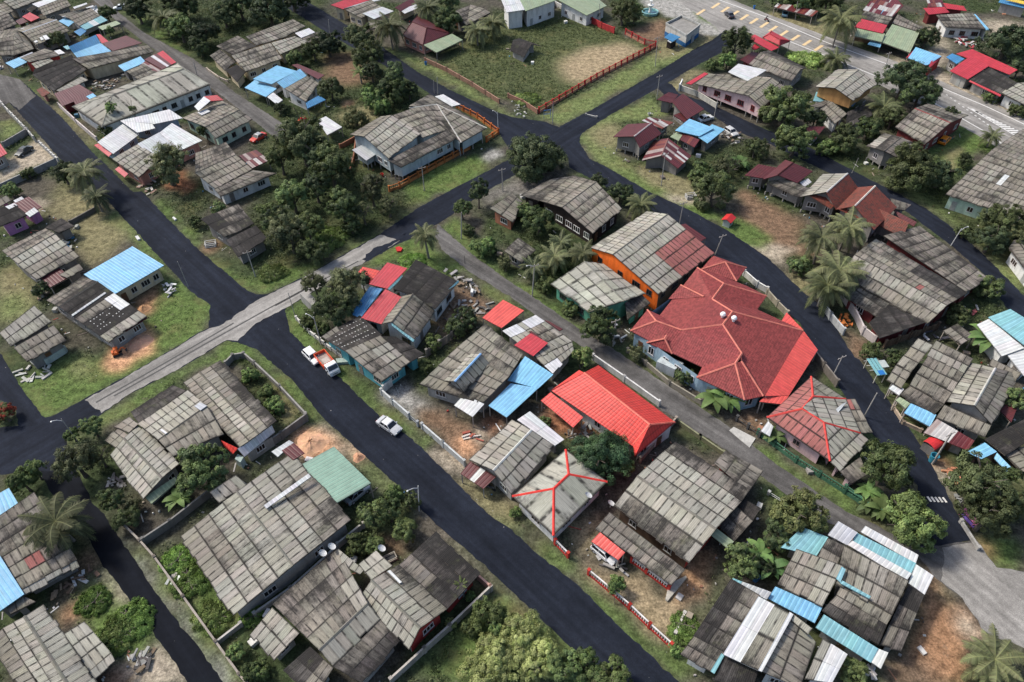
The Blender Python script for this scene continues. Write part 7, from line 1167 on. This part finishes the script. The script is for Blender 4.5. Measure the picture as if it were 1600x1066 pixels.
def lorry():
    c = P('y5', 215, 898); f = P('y5', 285, 990)-P('y5', 150, 830); rz = math.atan2(f.y, f.x)
    root = thing('lorry', c, 'orange open bed lorry with a white cab on the village road', 'lorry', None, rz); OR = (.70, .085, .025); WH = (.74, .74, .73)
    m = MB(); m.box((-.3, 0, .55), (5.2, .8, .2), (.04, .04, .04)); m.build('chassis', root)
    b = MB(); b.box((-1.15, 0, .83), (3.4, 1.8, .1), (.30, .25, .22)); b.build('cargo_floor', root)
    for s in (-1, 1): d = MB(); d.box((-1.15, s*.93, 1.15), (3.5, .08, .7), OR, 'paint'); [d.box((x, s*.98, 1.15), (.08, .05, .7), OR, 'paint') for x in (-2.4, -1.5, -.6, .3)]; d.build('side_board', root)
    d = MB(); d.box((-2.88, 0, 1.15), (.08, 1.78, .7), OR, 'paint'); d.build('tailgate', root)
    d = MB(); d.box((.62, 0, 1.3), (.08, 1.78, 1.0), OR, 'paint'); d.build('headboard', root)
    d = MB(); d.box((-.9, .1, .97), (1.2, 1.1, .18), (.42, .38, .34)); d.build('load', root)
    d = MB(); d.box((.2, 0, 1.05), (.5, 1.6, .4), (.5, .06, .02)); d.build('tool_box', root)
    k = MB(); loft(k, [(.75, ring(.9, .55, 2.0, .1)), (1.55, ring(.9, .5, 2.0, .12)), (2.05, ring(.9, .45, 1.28, .1)), (2.25, ring(.88, .45, 1.1, .1))], WH, 'paint'); k.build('cab', root)
    w = MB(); w.face([(1.64, -.74, 1.9), (2.03, -.8, 1.33), (2.03, .8, 1.33), (1.64, .74, 1.9)], (.012, .015, .02), 'glass'); o = w.build('windscreen', root); o.location = (.03, 0, .03)
    for s in (-1, 1): w = MB(); w.face([(.95, s*.915, 1.85), (1.45, s*.915, 1.85), (1.7, s*.915, 1.3), (.95, s*.915, 1.3)], (.012, .015, .02), 'glass'); w.build('window', root); h = MB(); h.box((2.26, s*.6, .75), (.06, .3, .16), (.7, .7, .65), 'glass'); h.build('headlight', root); h = MB(); h.box((1.85, s*1.05, 1.4), (.08, .2, .3), (.05, .05, .05)); h.build('wing_mirror', root)
    h = MB(); h.box((2.3, 0, .48), (.1, 1.7, .18), (.5, .5, .5), 'paint'); h.build('bumper', root)
    wheels(root, (-1.9, 1.4), .88, .38)
lorry()
def motorbike(t, x, y, dx, dy, col, label):
    c = P(t, x, y, 0); f = P(t, x+dx, y+dy, 0)-c; root = thing('motorbike', c, label, 'motorbike', None, math.atan2(f.y, f.x))
    for xx in (-.62, .62): m = MB(); m.tube([(xx, -.05, .29), (xx, .05, .29)], .29, (.02, .02, .02), n=14); m.build('wheel', root)
    m = MB(); m.tube([(-.6, 0, .35), (-.3, 0, .62), (.25, 0, .5), (.45, 0, .85)], [.09, .15, .14, .08], col, 'paint'); m.tube([(.45, 0, .85), (.62, 0, .3)], .05, (.3, .3, .3), n=6); m.build('frame', root)
    m = MB(); m.box((-.3, 0, .78), (.7, .24, .1), (.02, .02, .02)); m.build('seat', root)
    m = MB(); m.tube([(.38, -.34, 1.0), (.45, 0, .95), (.38, .34, 1.0)], .025, (.1, .1, .1), n=6); m.build('handlebar', root)
    return root, c, math.atan2(f.y, f.x)
motorbike('c1', 1300, 868, 40, 20, (.05, .05, .06), 'black motorbike under the maroon lean-to with a white strip')
motorbike('b3', 208, 410, 20, 25, (.03, .04, .045), 'dark motorbike parked in the dirt yard under the palms')
motorbike('b0', 765, 925, 30, -20, (.04, .04, .05), 'motorbike parked at the shaded front of the black banded house')
_, mc, mz = motorbike('z3', 1160, 178, 30, 12, (.25, .03, .03), 'red motorbike ridden along the main road edge line')
def person(c, rz, label, shirt, pants, riding=False, skin=(.23, .12, .08)):
    root = thing('person', c, label, 'person', None, rz)
    if riding: J = [((-.25, 0, .92), .15), ((-.22, 0, 1.15), .15), ((-.16, 0, 1.38), .16), ((-.13, 0, 1.5), .06), ((-.10, 0, 1.63), .10), ((-.09, 0, 1.74), .09), ((-.05, .2, 1.36), .06), ((.15, .3, 1.16), .045), ((.36, .32, 1.04), .035), ((-.05, -.2, 1.36), .06), ((.15, -.3, 1.16), .045), ((.36, -.32, 1.04), .035), ((-.2, .12, .86), .10), ((.18, .17, .78), .075), ((.05, .17, .38), .05), ((.18, .17, .33), .04), ((-.2, -.12, .86), .10), ((.18, -.17, .78), .075), ((.05, -.17, .38), .05), ((.18, -.17, .33), .04)]
    else: J = [((0, 0, .95), .15), ((0, 0, 1.15), .14), ((.02, 0, 1.38), .16), ((.02, 0, 1.5), .06), ((.03, 0, 1.6), .10), ((.03, 0, 1.7), .09), ((.02, .21, 1.38), .06), ((.03, .27, 1.1), .045), ((.12, .26, .86), .035), ((.02, -.21, 1.38), .06), ((-.02, -.27, 1.1), .045), ((.06, -.27, .86), .035), ((0, .1, .88), .10), ((.08, .11, .48), .07), ((.0, .11, .08), .045), ((.15, .11, .04), .04), ((0, -.1, .88), .10), ((-.06, -.11, .48), .07), ((-.16, -.11, .09), .045), ((-.02, -.11, .04), .04)]
    E_ = [(0, 1), (1, 2), (2, 3), (3, 4), (4, 5), (2, 6), (6, 7), (7, 8), (2, 9), (9, 10), (10, 11), (0, 12), (12, 13), (13, 14), (14, 15), (0, 16), (16, 17), (17, 18), (18, 19)]
    me = bpy.data.meshes.new('body'); me.from_pydata([j[0] for j in J], E_, []); o = bpy.data.objects.new('body', me); COL.objects.link(o)
    sk = o.modifiers.new('s', 'SKIN'); ss = o.modifiers.new('d', 'SUBSURF'); ss.levels = ss.render_levels = 1
    for v, j in zip(me.skin_vertices[0].data, J): v.radius = (j[1], j[1])
    me.skin_vertices[0].data[0].use_root = True
    dg = bpy.context.evaluated_depsgraph_get(); m2 = bpy.data.meshes.new_from_object(o.evaluated_get(dg)); bpy.data.objects.remove(o)
    m2.name = 'body'; a = m2.attributes.new('Col', 'FLOAT_COLOR', 'POINT')
    for i, v in enumerate(m2.vertices):
        z = v.co.z; cc = shirt if (.95 if not riding else .9) < z < 1.47 else pants if z < .96 else skin
        if abs(v.co.y) > .25 and not (z > 1.2): cc = skin
        a.data[i].color = (*cc, 1)
    m2.materials.clear(); m2.materials.append(MAT['matte']); m2.polygons.foreach_set('use_smooth', np.ones(len(m2.polygons), bool)); part('body', m2, root)
    hx = J[5][0]; h = MB(); h.lathe((hx[0]-.01, 0, hx[2]-.06), [(.125, 0), (.13, .06), (.10, .13), (.03, .17), (0, .175)], (.02, .018, .016) if not riding else (.6, .6, .6), 'matte', 12); h.build('hair' if not riding else 'helmet', root, None, True)
person(mc, mz, 'rider in a dark jacket and pale helmet on the red motorbike', (.03, .03, .04), (.03, .03, .035), True)
person(P('z4', 838, 965, 0), -2.2, 'person in an orange top walking at the right edge by the main road', (.65, .22, .02), (.05, .05, .06))
# ================================================================ SMALL THINGS
def bin_(t, x, y, col, label, r=.32, h=.95):
    c = P(t, x, y, 0); root = thing('bin', c, label, 'bin'); m = MB(); m.lathe((0, 0, 0), [(r*.78, 0), (r*.8, .02), (r, h), (r*1.06, h), (r*1.06, h+.05), (r*.9, h+.05), (r*.78, .1), (0, .1)], col, 'paint', 16); m.build('drum', root)
    for s in (-1, 1): k = MB(); k.tube([(s*r*1.0, -.1, h*.75), (s*r*1.22, -.1, h*.78), (s*r*1.22, .1, h*.78), (s*r*1.0, .1, h*.75)], .025, col, 'paint', 6); k.build('handle', root)
bin_('c1', 838, 918, (.04, .20, .42), 'blue bin on the verge beside the street lamp', .42, 1.0); bin_('a1', 943, 362, (.02, .14, .34), 'blue bin at the end of the brick wall'); bin_('z3', 1055, 75, (.02, .15, .42), 'blue drum across the main road'); bin_('d2', 1350, 500, (.02, .17, .45), 'blue barrel by the white striped roof', .4, 1.0); bin_('b1', 700, 55, (.5, .03, .03), 'red tub under the raised house', .35, .6); bin_('x2', 553, 642, (.04, .24, .33), 'blue water tank beside the thick pole', .55, 1.3); bin_('a2', 762, 640, (.5, .5, .45), 'round pale tub lying on the corner lawn', .4, .5)
def fountain():
    c = P('a2', 765, 78, 0); root = thing('fountain', c, 'round teal basin fountain with a white column by the far crossing', 'fountain')
    m = MB(); m.lathe((0, 0, 0), [(2.3, 0), (2.35, .7), (2.5, .75), (2.5, .85), (2.15, .85), (2.1, .3), (0, .3)], (.22, .42, .40), 'paint', 24); m.build('basin', root)
    m = MB(); m.lathe((0, 0, 0), [(.6, .3), (.45, .8), (.35, 2.0), (.9, 2.5), (.95, 2.65), (.3, 2.7), (.25, 3.4), (.5, 3.7), (.5, 3.8), (0, 3.9)], (.66, .66, .62), 'paint', 18); m.build('column', root)
    m = MB(); m.lathe((0, 0, .32), [(2.1, .25), (0, .25)], (.05, .13, .15), 'glass', 20); m.build('water', root)
fountain()
def flat_block():
    q = pts('z3', '322 200 450 138 608 210 495 300', 3.2); b = [Vector((p.x, p.y, 0)) for p in q]; org = sum(b, Vector())/4
    root = thing('utility_block', org, 'flat roofed white block with a blue painted base, near the fountain', 'building'); w = MB(); l = MB(); r = MB()
    for i in range(4):
        a, c = b[i], b[(i+1) % 4]; up = Vector((0, 0, 1)); w.face([a+up*1.2, c+up*1.2, c+up*3.2, a+up*3.2], (.48, .47, .44), 'wall'); l.face([a, c, c+up*1.2, a+up*1.2], (.03, .12, .28), 'wall')
        r.bar(a+up*3.3, c+up*3.3, .25, .5, (.36, .36, .34), 'wall')
    r.build('parapet', root, org); w.build('wall', root, org); l.build('blue_base', root, org); s = MB(); s.face([p-Vector((0, 0, .25)) for p in q], (.24, .23, .21), 'wall'); s.build('roof', root, org)
    d = MB(); d.bar(b[2]*.6+b[3]*.4+Vector((.1, -.2, 1.0)), b[2]*.4+b[3]*.6+Vector((.1, -.2, 1.0)), .1, 2.0, (.3, .32, .34)); d.build('door', root, org)
flat_block()
def kiosk(t, x, y, label, roofc, wallc, s=1.5, h=2.0, rz=.6):
    c = P(t, x, y, 0); root = thing('kiosk', c, label, 'kiosk', None, rz); m = MB(); m.box((0, 0, h/2), (s, s*.8, h), wallc, 'wall'); m.build('wall', root)
    m = MB()
    for sg in (-1, 1): m.face([(-s*.7, 0, h+.45), (s*.7, 0, h+.45), (s*.7, sg*s*.6, h-.05), (-s*.7, sg*s*.6, h-.05)], roofc, 'metal'); m.face([(-s*.7, 0, h+.40), (-s*.7, sg*s*.6, h-.1), (s*.7, sg*s*.6, h-.1), (s*.7, 0, h+.40)], roofc, 'matte')
    m.build('roof', root); m = MB(); m.box((0, -s*.41, h*.6), (s*.7, .06, h*.35), (.02, .02, .02), 'glass'); m.build('hatch', root)
kiosk('b2', 1195, 325, 'tiny red roofed kiosk on the verge of the curving road', (.55, .03, .03), (.45, .52, .46), 1.7, 1.5, .9)
def cage(t, x, y, label, col, w=1.9, d=1.2, h=.8, rz=.2, z=0):
    c = P(t, x, y, 0); root = thing('trash_cage', c, label, 'trash cage', None, rz); m = MB()
    for zz in (.05, h*.5, h):
        for s in (-1, 1): m.bar((-w/2, s*d/2, zz), (w/2, s*d/2, zz), .08, .08, col); m.bar((s*w/2, -d/2, zz), (s*w/2, d/2, zz), .08, .08, col)
    m.build('frame', root)
    for a in (-1, 1):
        for b in (-1, 1): k = MB(); k.bar((a*w/2, b*d/2, 0), (a*w/2, b*d/2, h+.05), .09, .09, col); k.build('leg', root)
    k = MB(); k.box((0, 0, .2), (w*.86, d*.8, .3), (.05, .05, .05)); k.build('rubbish', root)
cage('b2', 990, 175, 'white framed trash cage on the verge of the curving road', (.5, .5, .48)); cage('b0', 1172, 440, 'white framed trash cage beside the mossy old house', (.5, .5, .48)); cage('d1', 745, 385, 'wooden slatted rack in the garden by the grey gable', (.34, .31, .26), 1.6, .9, .6, .5)
def goal():
    c = P('a2', 195, 655, 0); root = thing('goal_frame', c, 'small blue tube frame on the lawn beside the red fence', 'goal frame', None, .2); m = MB(); B = (.03, .16, .42)
    m.tube([(-.8, 0, 0), (-.8, 0, 2), (.8, 0, 2), (.8, 0, 0)], .06, B, 'paint', 6); m.build('frame', root); m = MB(); m.tube([(-.8, 0, 1.0), (.8, 0, 1.0)], .05, B, 'paint', 6); m.build('rail', root)
goal()
def bench():
    c = P('d3', 1110, 165, 0); root = thing('bench', c, 'purple and pink painted bench beside the dark tree and the road', 'bench', None, math.atan2((P('d3', 1155, 215)-c).y, (P('d3', 1155, 215)-c).x))
    for y, col, nm in ((-.45, (.16, .10, .36), 'seat'), (.1, (.42, .13, .26), 'table_top')): m = MB(); m.box((0, y, .45 if y < 0 else .72), (2.6, .42 if y < 0 else .75, .07), col, 'paint'); m.build(nm, root)
    for x in (-1, 1): m = MB(); m.box((x, -.1, .34), (.1, .9, .68), (.36, .12, .2), 'paint'); m.build('leg', root)
bench()
def stand():
    c = P('x2', 225, 165, 0); e = P('x2', 270, 235, 0); root = thing('roadside_stand', c, 'teal framed roadside stand with a blue tarp, half over the road edge', 'stand', None, math.atan2((e-c).y, (e-c).x)); TE = (.16, .34, .36)
    for x in (-1.6, 1.6):
        for y in (-.7, .7): m = MB(); m.bar((x, y, 0), (x, y, 1.9), .09, .09, (.5, .48, .42)); m.build('leg', root)
    m = MB(); [m.bar((-1.8, y, 1.95), (1.8, y, 1.95), .45, .06, TE) for y in (-.55, 0, .55)]; m.build('roof', root)
    m = MB(); [m.bar((x, -1.3, 1.8), (x, 1.1, 1.8), .07, .07, (.52, .5, .44)) for x in (-1.5, -.5, .5)]; m.build('beam', root); m = MB(); m.box((1.3, .1, 2.0), (.9, .9, .05), (.02, .14, .40)); m.build('tarp', root); m = MB(); m.box((-.3, 1.2, 2.1), (1.5, 1.1, .06), (.36, .40, .38)); m.build('panel', root)
stand()
def barrel_shed():
    c = P('x2', 545, 575, 0); e = P('x2', 590, 610, 0); root = thing('shed', c, 'small shed with a red barrel vaulted roof on the road edge', 'shed', None, math.atan2((e-c).y, (e-c).x)+1.57)
    m = MB(); m.box((0, 0, .75), (2.3, 1.7, 1.5), (.16, .15, .14), 'wall'); m.build('wall', root); m = MB(); n = 8
    for i in range(n):
        a, b = math.pi*i/n, math.pi*(i+1)/n; m.face([(-1.3, -.95*math.cos(a), 1.5+.55*math.sin(a)), (1.3, -.95*math.cos(a), 1.5+.55*math.sin(a)), (1.3, -.95*math.cos(b), 1.5+.55*math.sin(b)), (-1.3, -.95*math.cos(b), 1.5+.55*math.sin(b))], jit((.55, .03, .03), .08), 'metal')
    m.build('roof', root)
barrel_shed()
def pile(t, s, h, label, col, cat='sand heap', name='sand_heap'):
    q = pts(t, s); c = sum(q, Vector())/len(q); R_ = sum((p-c).length for p in q)/len(q); m = MB(); n = 22; k = 7; rg = []
    for i in range(k+1):
        f = i/k; rg.append([])
        for j in range(n):
            an = j*2*math.pi/n; rr = R_*f*(1+.12*math.sin(3*an+1)+.06*math.sin(7*an)); z = h*(math.cos(f*math.pi)*.5+.5)*(1+.2*random.uniform(-1, 1)*(1-f)); rg[-1].append(Vector((c.x+rr*math.cos(an), c.y+rr*math.sin(an), z-(.03 if i == k else 0))))
    for i in range(k):
        for j in range(n): m.face([rg[i][j], rg[i+1][j], rg[i+1][(j+1) % n], rg[i][(j+1) % n]], jit(col, .05), 'wall')
    o = m.build(name, None, c, True); tag(o, label, cat)
pile('c1', '240 580 330 540 400 590 370 660 280 690 220 640', .8, 'round orange sand heap behind the mint green carport', (.56, .33, .20)); pile('b0', '680 985 800 930 850 970 760 1020', .7, 'flattened pink sand heap below the black banded house', (.50, .28, .18)); pile('b0', '750 790 800 770 840 790 800 815', .6, 'small orange sand heap between the blue and black banded roofs', (.45, .25, .13)); pile('c1', '540 660 600 690 590 720 550 700', .5, 'small sand spill on the verge below the green carport', (.50, .28, .17))
def tractor():
    c = P('c0', 655, 122, 0); root = thing('mini_excavator', c, 'small orange mini excavator on the sand beside the old road', 'excavator', None, .5); root.scale = (.75, .75, .75); OR = (.55, .11, .02)
    for s in (-1, 1): m = MB(); m.box((0, s*.55, .25), (1.9, .35, .45), (.03, .03, .03)); m.build('track', root)
    m = MB(); m.box((-.3, 0, .8), (1.2, 1.1, .5), OR, 'paint'); m.box((-.75, 0, 1.05), (.4, 1.0, .5), OR, 'paint'); m.build('body', root); m = MB(); m.box((.1, 0, 1.95), (.9, .9, .06), OR, 'paint'); [m.bar((x, y, 1.0), (x, y, 1.95), .06, .06, (.05, .05, .05)) for x in (-.25, .45) for y in (-.4, .4)]; m.build('canopy', root)
    m = MB(); m.bar((.5, 0, .9), (1.3, 0, 1.7), .18, .2, OR, 'paint'); m.bar((1.3, 0, 1.7), (1.9, 0, .9), .15, .16, OR, 'paint'); m.build('boom', root); m = MB(); m.box((1.9, 0, .55), (.4, .6, .5), (.06, .06, .06)); m.build('bucket', root)
tractor()
def scrap(t, s, n, label, cols, h=.35, cat='scrap heap', name='scrap_heap', size=(.5, 1.6)):
    q = pts(t, s); c = sum(q, Vector())/len(q); m = MB(); xs = [p.x for p in q]; ys = [p.y for p in q]; k = 0
    while k < n:
        x, y = random.uniform(min(xs), max(xs)), random.uniform(min(ys), max(ys)); k += 1
        if not inpoly(x, y, q): continue
        M = Matrix.Translation((x, y, random.uniform(.05, h))) @ Matrix.Rotation(random.uniform(0, 3.1), 4, 'Z') @ Matrix.Rotation(random.uniform(-.3, .3), 4, 'X'); m.box(None, (random.uniform(*size), random.uniform(.15, .5), random.uniform(.04, .25)), jit(random.choice(cols), .25), 'matte', M=M)
    if not m.f: return
    o = m.build(name, None, c); tag(o, label, cat)
GRS = [(.24, .23, .21), (.10, .09, .085), (.18, .13, .09), (.34, .33, .31)]
for a in [
 ('b1', '1030 570 1210 640 1250 720 1150 690', 70, 'long heap of dark timber and rubble beside the black roof', GRS, .6), ('b1', '1040 740 1320 760 1280 830 1020 880', 50, 'scatter of broken boards in the bare lot by the plank fence', GRS), ('a2', '0 570 90 600 70 660 0 640', 30, 'pile of pale stones at the lot corner', [(.4, .39, .36)], .4, 'rubble', 'rubble_heap', (.2, .6)), ('b0', '890 660 960 650 985 690 930 725', 30, 'heap of grey sheets and poles on the corner lawn', [(.5, .5, .48), (.3, .3, .3)], .7), ('b0', '360 370 440 420 420 470 340 440', 26, 'jumble of blue and grey junk behind the grey ribbed gable', [(.05, .16, .28), (.4, .4, .38), (.05, .05, .05)], .5), ('b0', '170 680 240 650 280 720 200 760', 26, 'dark junk pile between grey houses at the left', GRS, .5), ('a0', '520 460 680 440 660 490 540 510', 60, 'clutter of junk in the narrow court behind the long hall', GRS, .6), ('a0', '740 1020 860 1010 900 1080 830 1120', 30, 'stacked boards on the road edge by the spreading tree', [(.3, .2, .16), (.4, .37, .33)], .5),
 ('z7', '480 900 650 920 640 990 540 1000', 40, 'scrap metal and a broken cart beside the blue slab shack', GRS, .7), ('z4', '240 350 340 315 495 375 410 412', 46, 'stack of maroon and white roofing sheets on the ground', [(.3, .05, .06), (.5, .48, .46)], .6, 'sheet stack', 'sheet_stack', (1.2, 2.6)), ('b3', '360 830 440 830 470 890 400 900', 24, 'orange crates and goods inside the white road fence', [(.6, .2, .05), (.5, .15, .04)], .7, 'crates', 'crate_heap', (.4, .9)), ('b3', '870 905 1010 960 980 1000 850 960', 30, 'blue tarps and tubs beside the grey lean-to', [(.03, .12, .34), (.05, .05, .06), (.4, .4, .4)], .6), ('x2', '630 700 700 680 720 760 640 740', 24, 'orange boards on the shop forecourt by the thick pole', [(.5, .22, .12), (.36, .3, .26)], .4), ('x2', '660 800 730 820 780 930 720 930', 26, 'grey stones and pipes along the road by the darkest tree', [(.36, .36, .33), (.2, .2, .19)], .4, 'rubble', 'rubble_heap', (.3, .8)), ('d0', '260 590 520 420 560 460 320 620', 46, 'litter of white and brown scraps behind the brown roof house', [(.5, .49, .46), (.15, .10, .07), (.3, .22, .15)], .3), ('d0', '880 390 970 400 1000 530 940 520', 26, 'white tubs and boards at the top of the overgrown side yard', [(.6, .6, .57), (.35, .33, .3)], .6), ('d0', '720 920 850 890 850 1000 760 1010', 34, 'dark rubble and boards at the pale dirt corner', GRS, .5), ('d3', '460 940 600 980 580 1050 480 1000', 26, 'white pots beside the end of the teal awning', [(.6, .6, .58), (.4, .38, .36)], .4), ('c2', '290 560 440 500 470 580 330 610', 40, 'clutter under the edge of the scarlet porch', GRS, .5), ('c1', '1160 555 1250 570 1240 610 1170 600', 20, 'brick debris in the sandy yard', [(.35, .1, .07), (.5, .45, .4)], .3), ('d2', '440 340 620 420 640 470 520 430', 34, 'dark household clutter beside the red porch', GRS, .5), ('c0', '630 800 700 790 690 860 600 850', 26, 'broken pale sheets at the three winged house corner', [(.4, .38, .33), (.2, .18, .16)], .3), ('c0', '90 170 290 190 260 250 100 270', 22, 'concrete slabs dumped at the corner of the left edge road', [(.38, .37, .34)], .2, 'slabs', 'slab_heap', (.8, 1.8)), ('b2', '420 880 600 900 640 1000 560 1010', 20, 'white frame junk beside the leafy tree at the green house', [(.6, .6, .58), (.3, .3, .28)], .6), ('b3', '1010 780 1160 790 1140 830 1020 830', 22, 'flower pots on the low roof below the huge compound', [(.35, .1, .1), (.4, .38, .36)], .4),
]: scrap(*a)
def slab(t, s, h, label, col, cat='concrete slab', name='concrete_slab'):
    q = pts(t, s); m = MB(); u = [p+Vector((0, 0, h)) for p in q]; m.face(u, col, 'wall'); n = len(q)
    for i in range(n): m.face([q[i], q[(i+1) % n], u[(i+1) % n], u[i]], col, 'wall')
    tag(m.build(name, None, q[0]), label, cat)
slab('d2', '868 528 962 482 968 492 862 622 850 612', .35, 'pale concrete apron corner of the broad weathered house', (.40, .38, .33)); slab('d2', '444 322 482 306 602 402 560 424', .3, 'pinkish porch slab under the red awning', (.50, .26, .20)); slab('c2', '1205 545 1230 525 1352 588 1318 640', .12, 'pale concrete ramp from the lane to the villa forecourt', (.42, .41, .38)); slab('c0', '248 160 340 92 378 100 372 112 262 182', 1.2, 'mint grey tank slab beside the stepped roofs', (.36, .42, .38), 'tank', 'water_tank'); slab('b2', '690 915 730 920 720 960 680 950', .2, 'small brick planter by the villa corner', (.35, .2, .14), 'planter', 'planter'); slab('c2', '795 205 835 165 945 215 895 250', 1.9, 'grey metal shelter roof against the villa wall', (.42, .46, .46), 'shelter', 'shelter'); slab('b1', '775 458 795 452 815 462 805 478 785 478', .35, 'red cloth bundle on the grass by the old road', (.5, .03, .03), 'bundle', 'cloth_bundle')
slab('b1', '255 752 292 735 350 790 325 822', 2.0, 'small white edged sheet roof in front of the dark olive tree', (.30, .29, .27), 'canopy', 'canopy'); slab('b1', '1195 700 1210 705 1205 725 1192 722', 1.0, 'white stub post in the rubble lot', (.6, .6, .58), 'post', 'post'); slab('b0', '752 395 768 390 782 408 766 414', .3, 'white concrete block on the lawn above the blue roof', (.6, .6, .58), 'block', 'concrete_block'); slab('b0', '958 290 968 286 982 298 972 304', .3, 'white concrete block on the verge across the left road', (.6, .6, .58), 'block', 'concrete_block'); slab('c1', '445 155 520 148 525 172 455 178', .5, 'pale green sheet lying beside the teal fronted house', (.34, .42, .38), 'sheet', 'metal_sheet'); slab('c0', '1320 735 1335 708 1368 725 1350 755', 1.5, 'pale green shutter panel by the alley wall', (.34, .42, .40), 'shutter', 'window_shutter')
# ================================================================ LIGHT, SKY, CAMERA
w = bpy.data.worlds.new('World'); scn.world = w; w.use_nodes = True; nt = w.node_tree; nt.nodes.clear()
sky = nt.nodes.new('ShaderNodeTexSky'); sky.sky_type = 'NISHITA'; sky.sun_disc = False; bg = nt.nodes.new('ShaderNodeBackground'); wo = nt.nodes.new('ShaderNodeOutputWorld')
nt.links.new(sky.outputs[0], bg.inputs[0]); nt.links.new(bg.outputs[0], wo.inputs[0])
EL, AZ = math.radians(50), (-.90, .42)
bg.inputs[1].default_value = .13
sd = Vector((AZ[0], AZ[1], 0)).normalized()*math.cos(EL)+Vector((0, 0, math.sin(EL)))
sky.sun_elevation = EL; sky.sun_rotation = math.atan2(sd.x, sd.y); sky.air_density = 1.0; sky.dust_density = 3.0; sky.ozone_density = 1.0
sl = bpy.data.lights.new('sun', 'SUN'); sl.energy = 2.5; sl.angle = math.radians(9); sl.color = (1.0, .95, .87)
so = bpy.data.objects.new('sun', sl); COL.objects.link(so); so.rotation_euler = sd.to_track_quat('Z', 'Y').to_euler()
cd = bpy.data.cameras.new('camera'); cam = bpy.data.objects.new('camera', cd); COL.objects.link(cam)
M = Matrix(R.tolist()).to_4x4(); M.translation = (0, 0, H); cam.matrix_world = M
cd.sensor_width = 36; cd.lens = FPX*36/1600; cd.clip_end = 6000; cd.clip_start = .5
scn.camera = cam
scn.view_settings.view_transform = 'Standard'; scn.view_settings.look = 'None'; scn.view_settings.gamma = 1; scn.view_settings.exposure = .68
scn.cycles.max_bounces = 6; scn.cycles.transparent_max_bounces = 4; scn.cycles.use_denoising = True
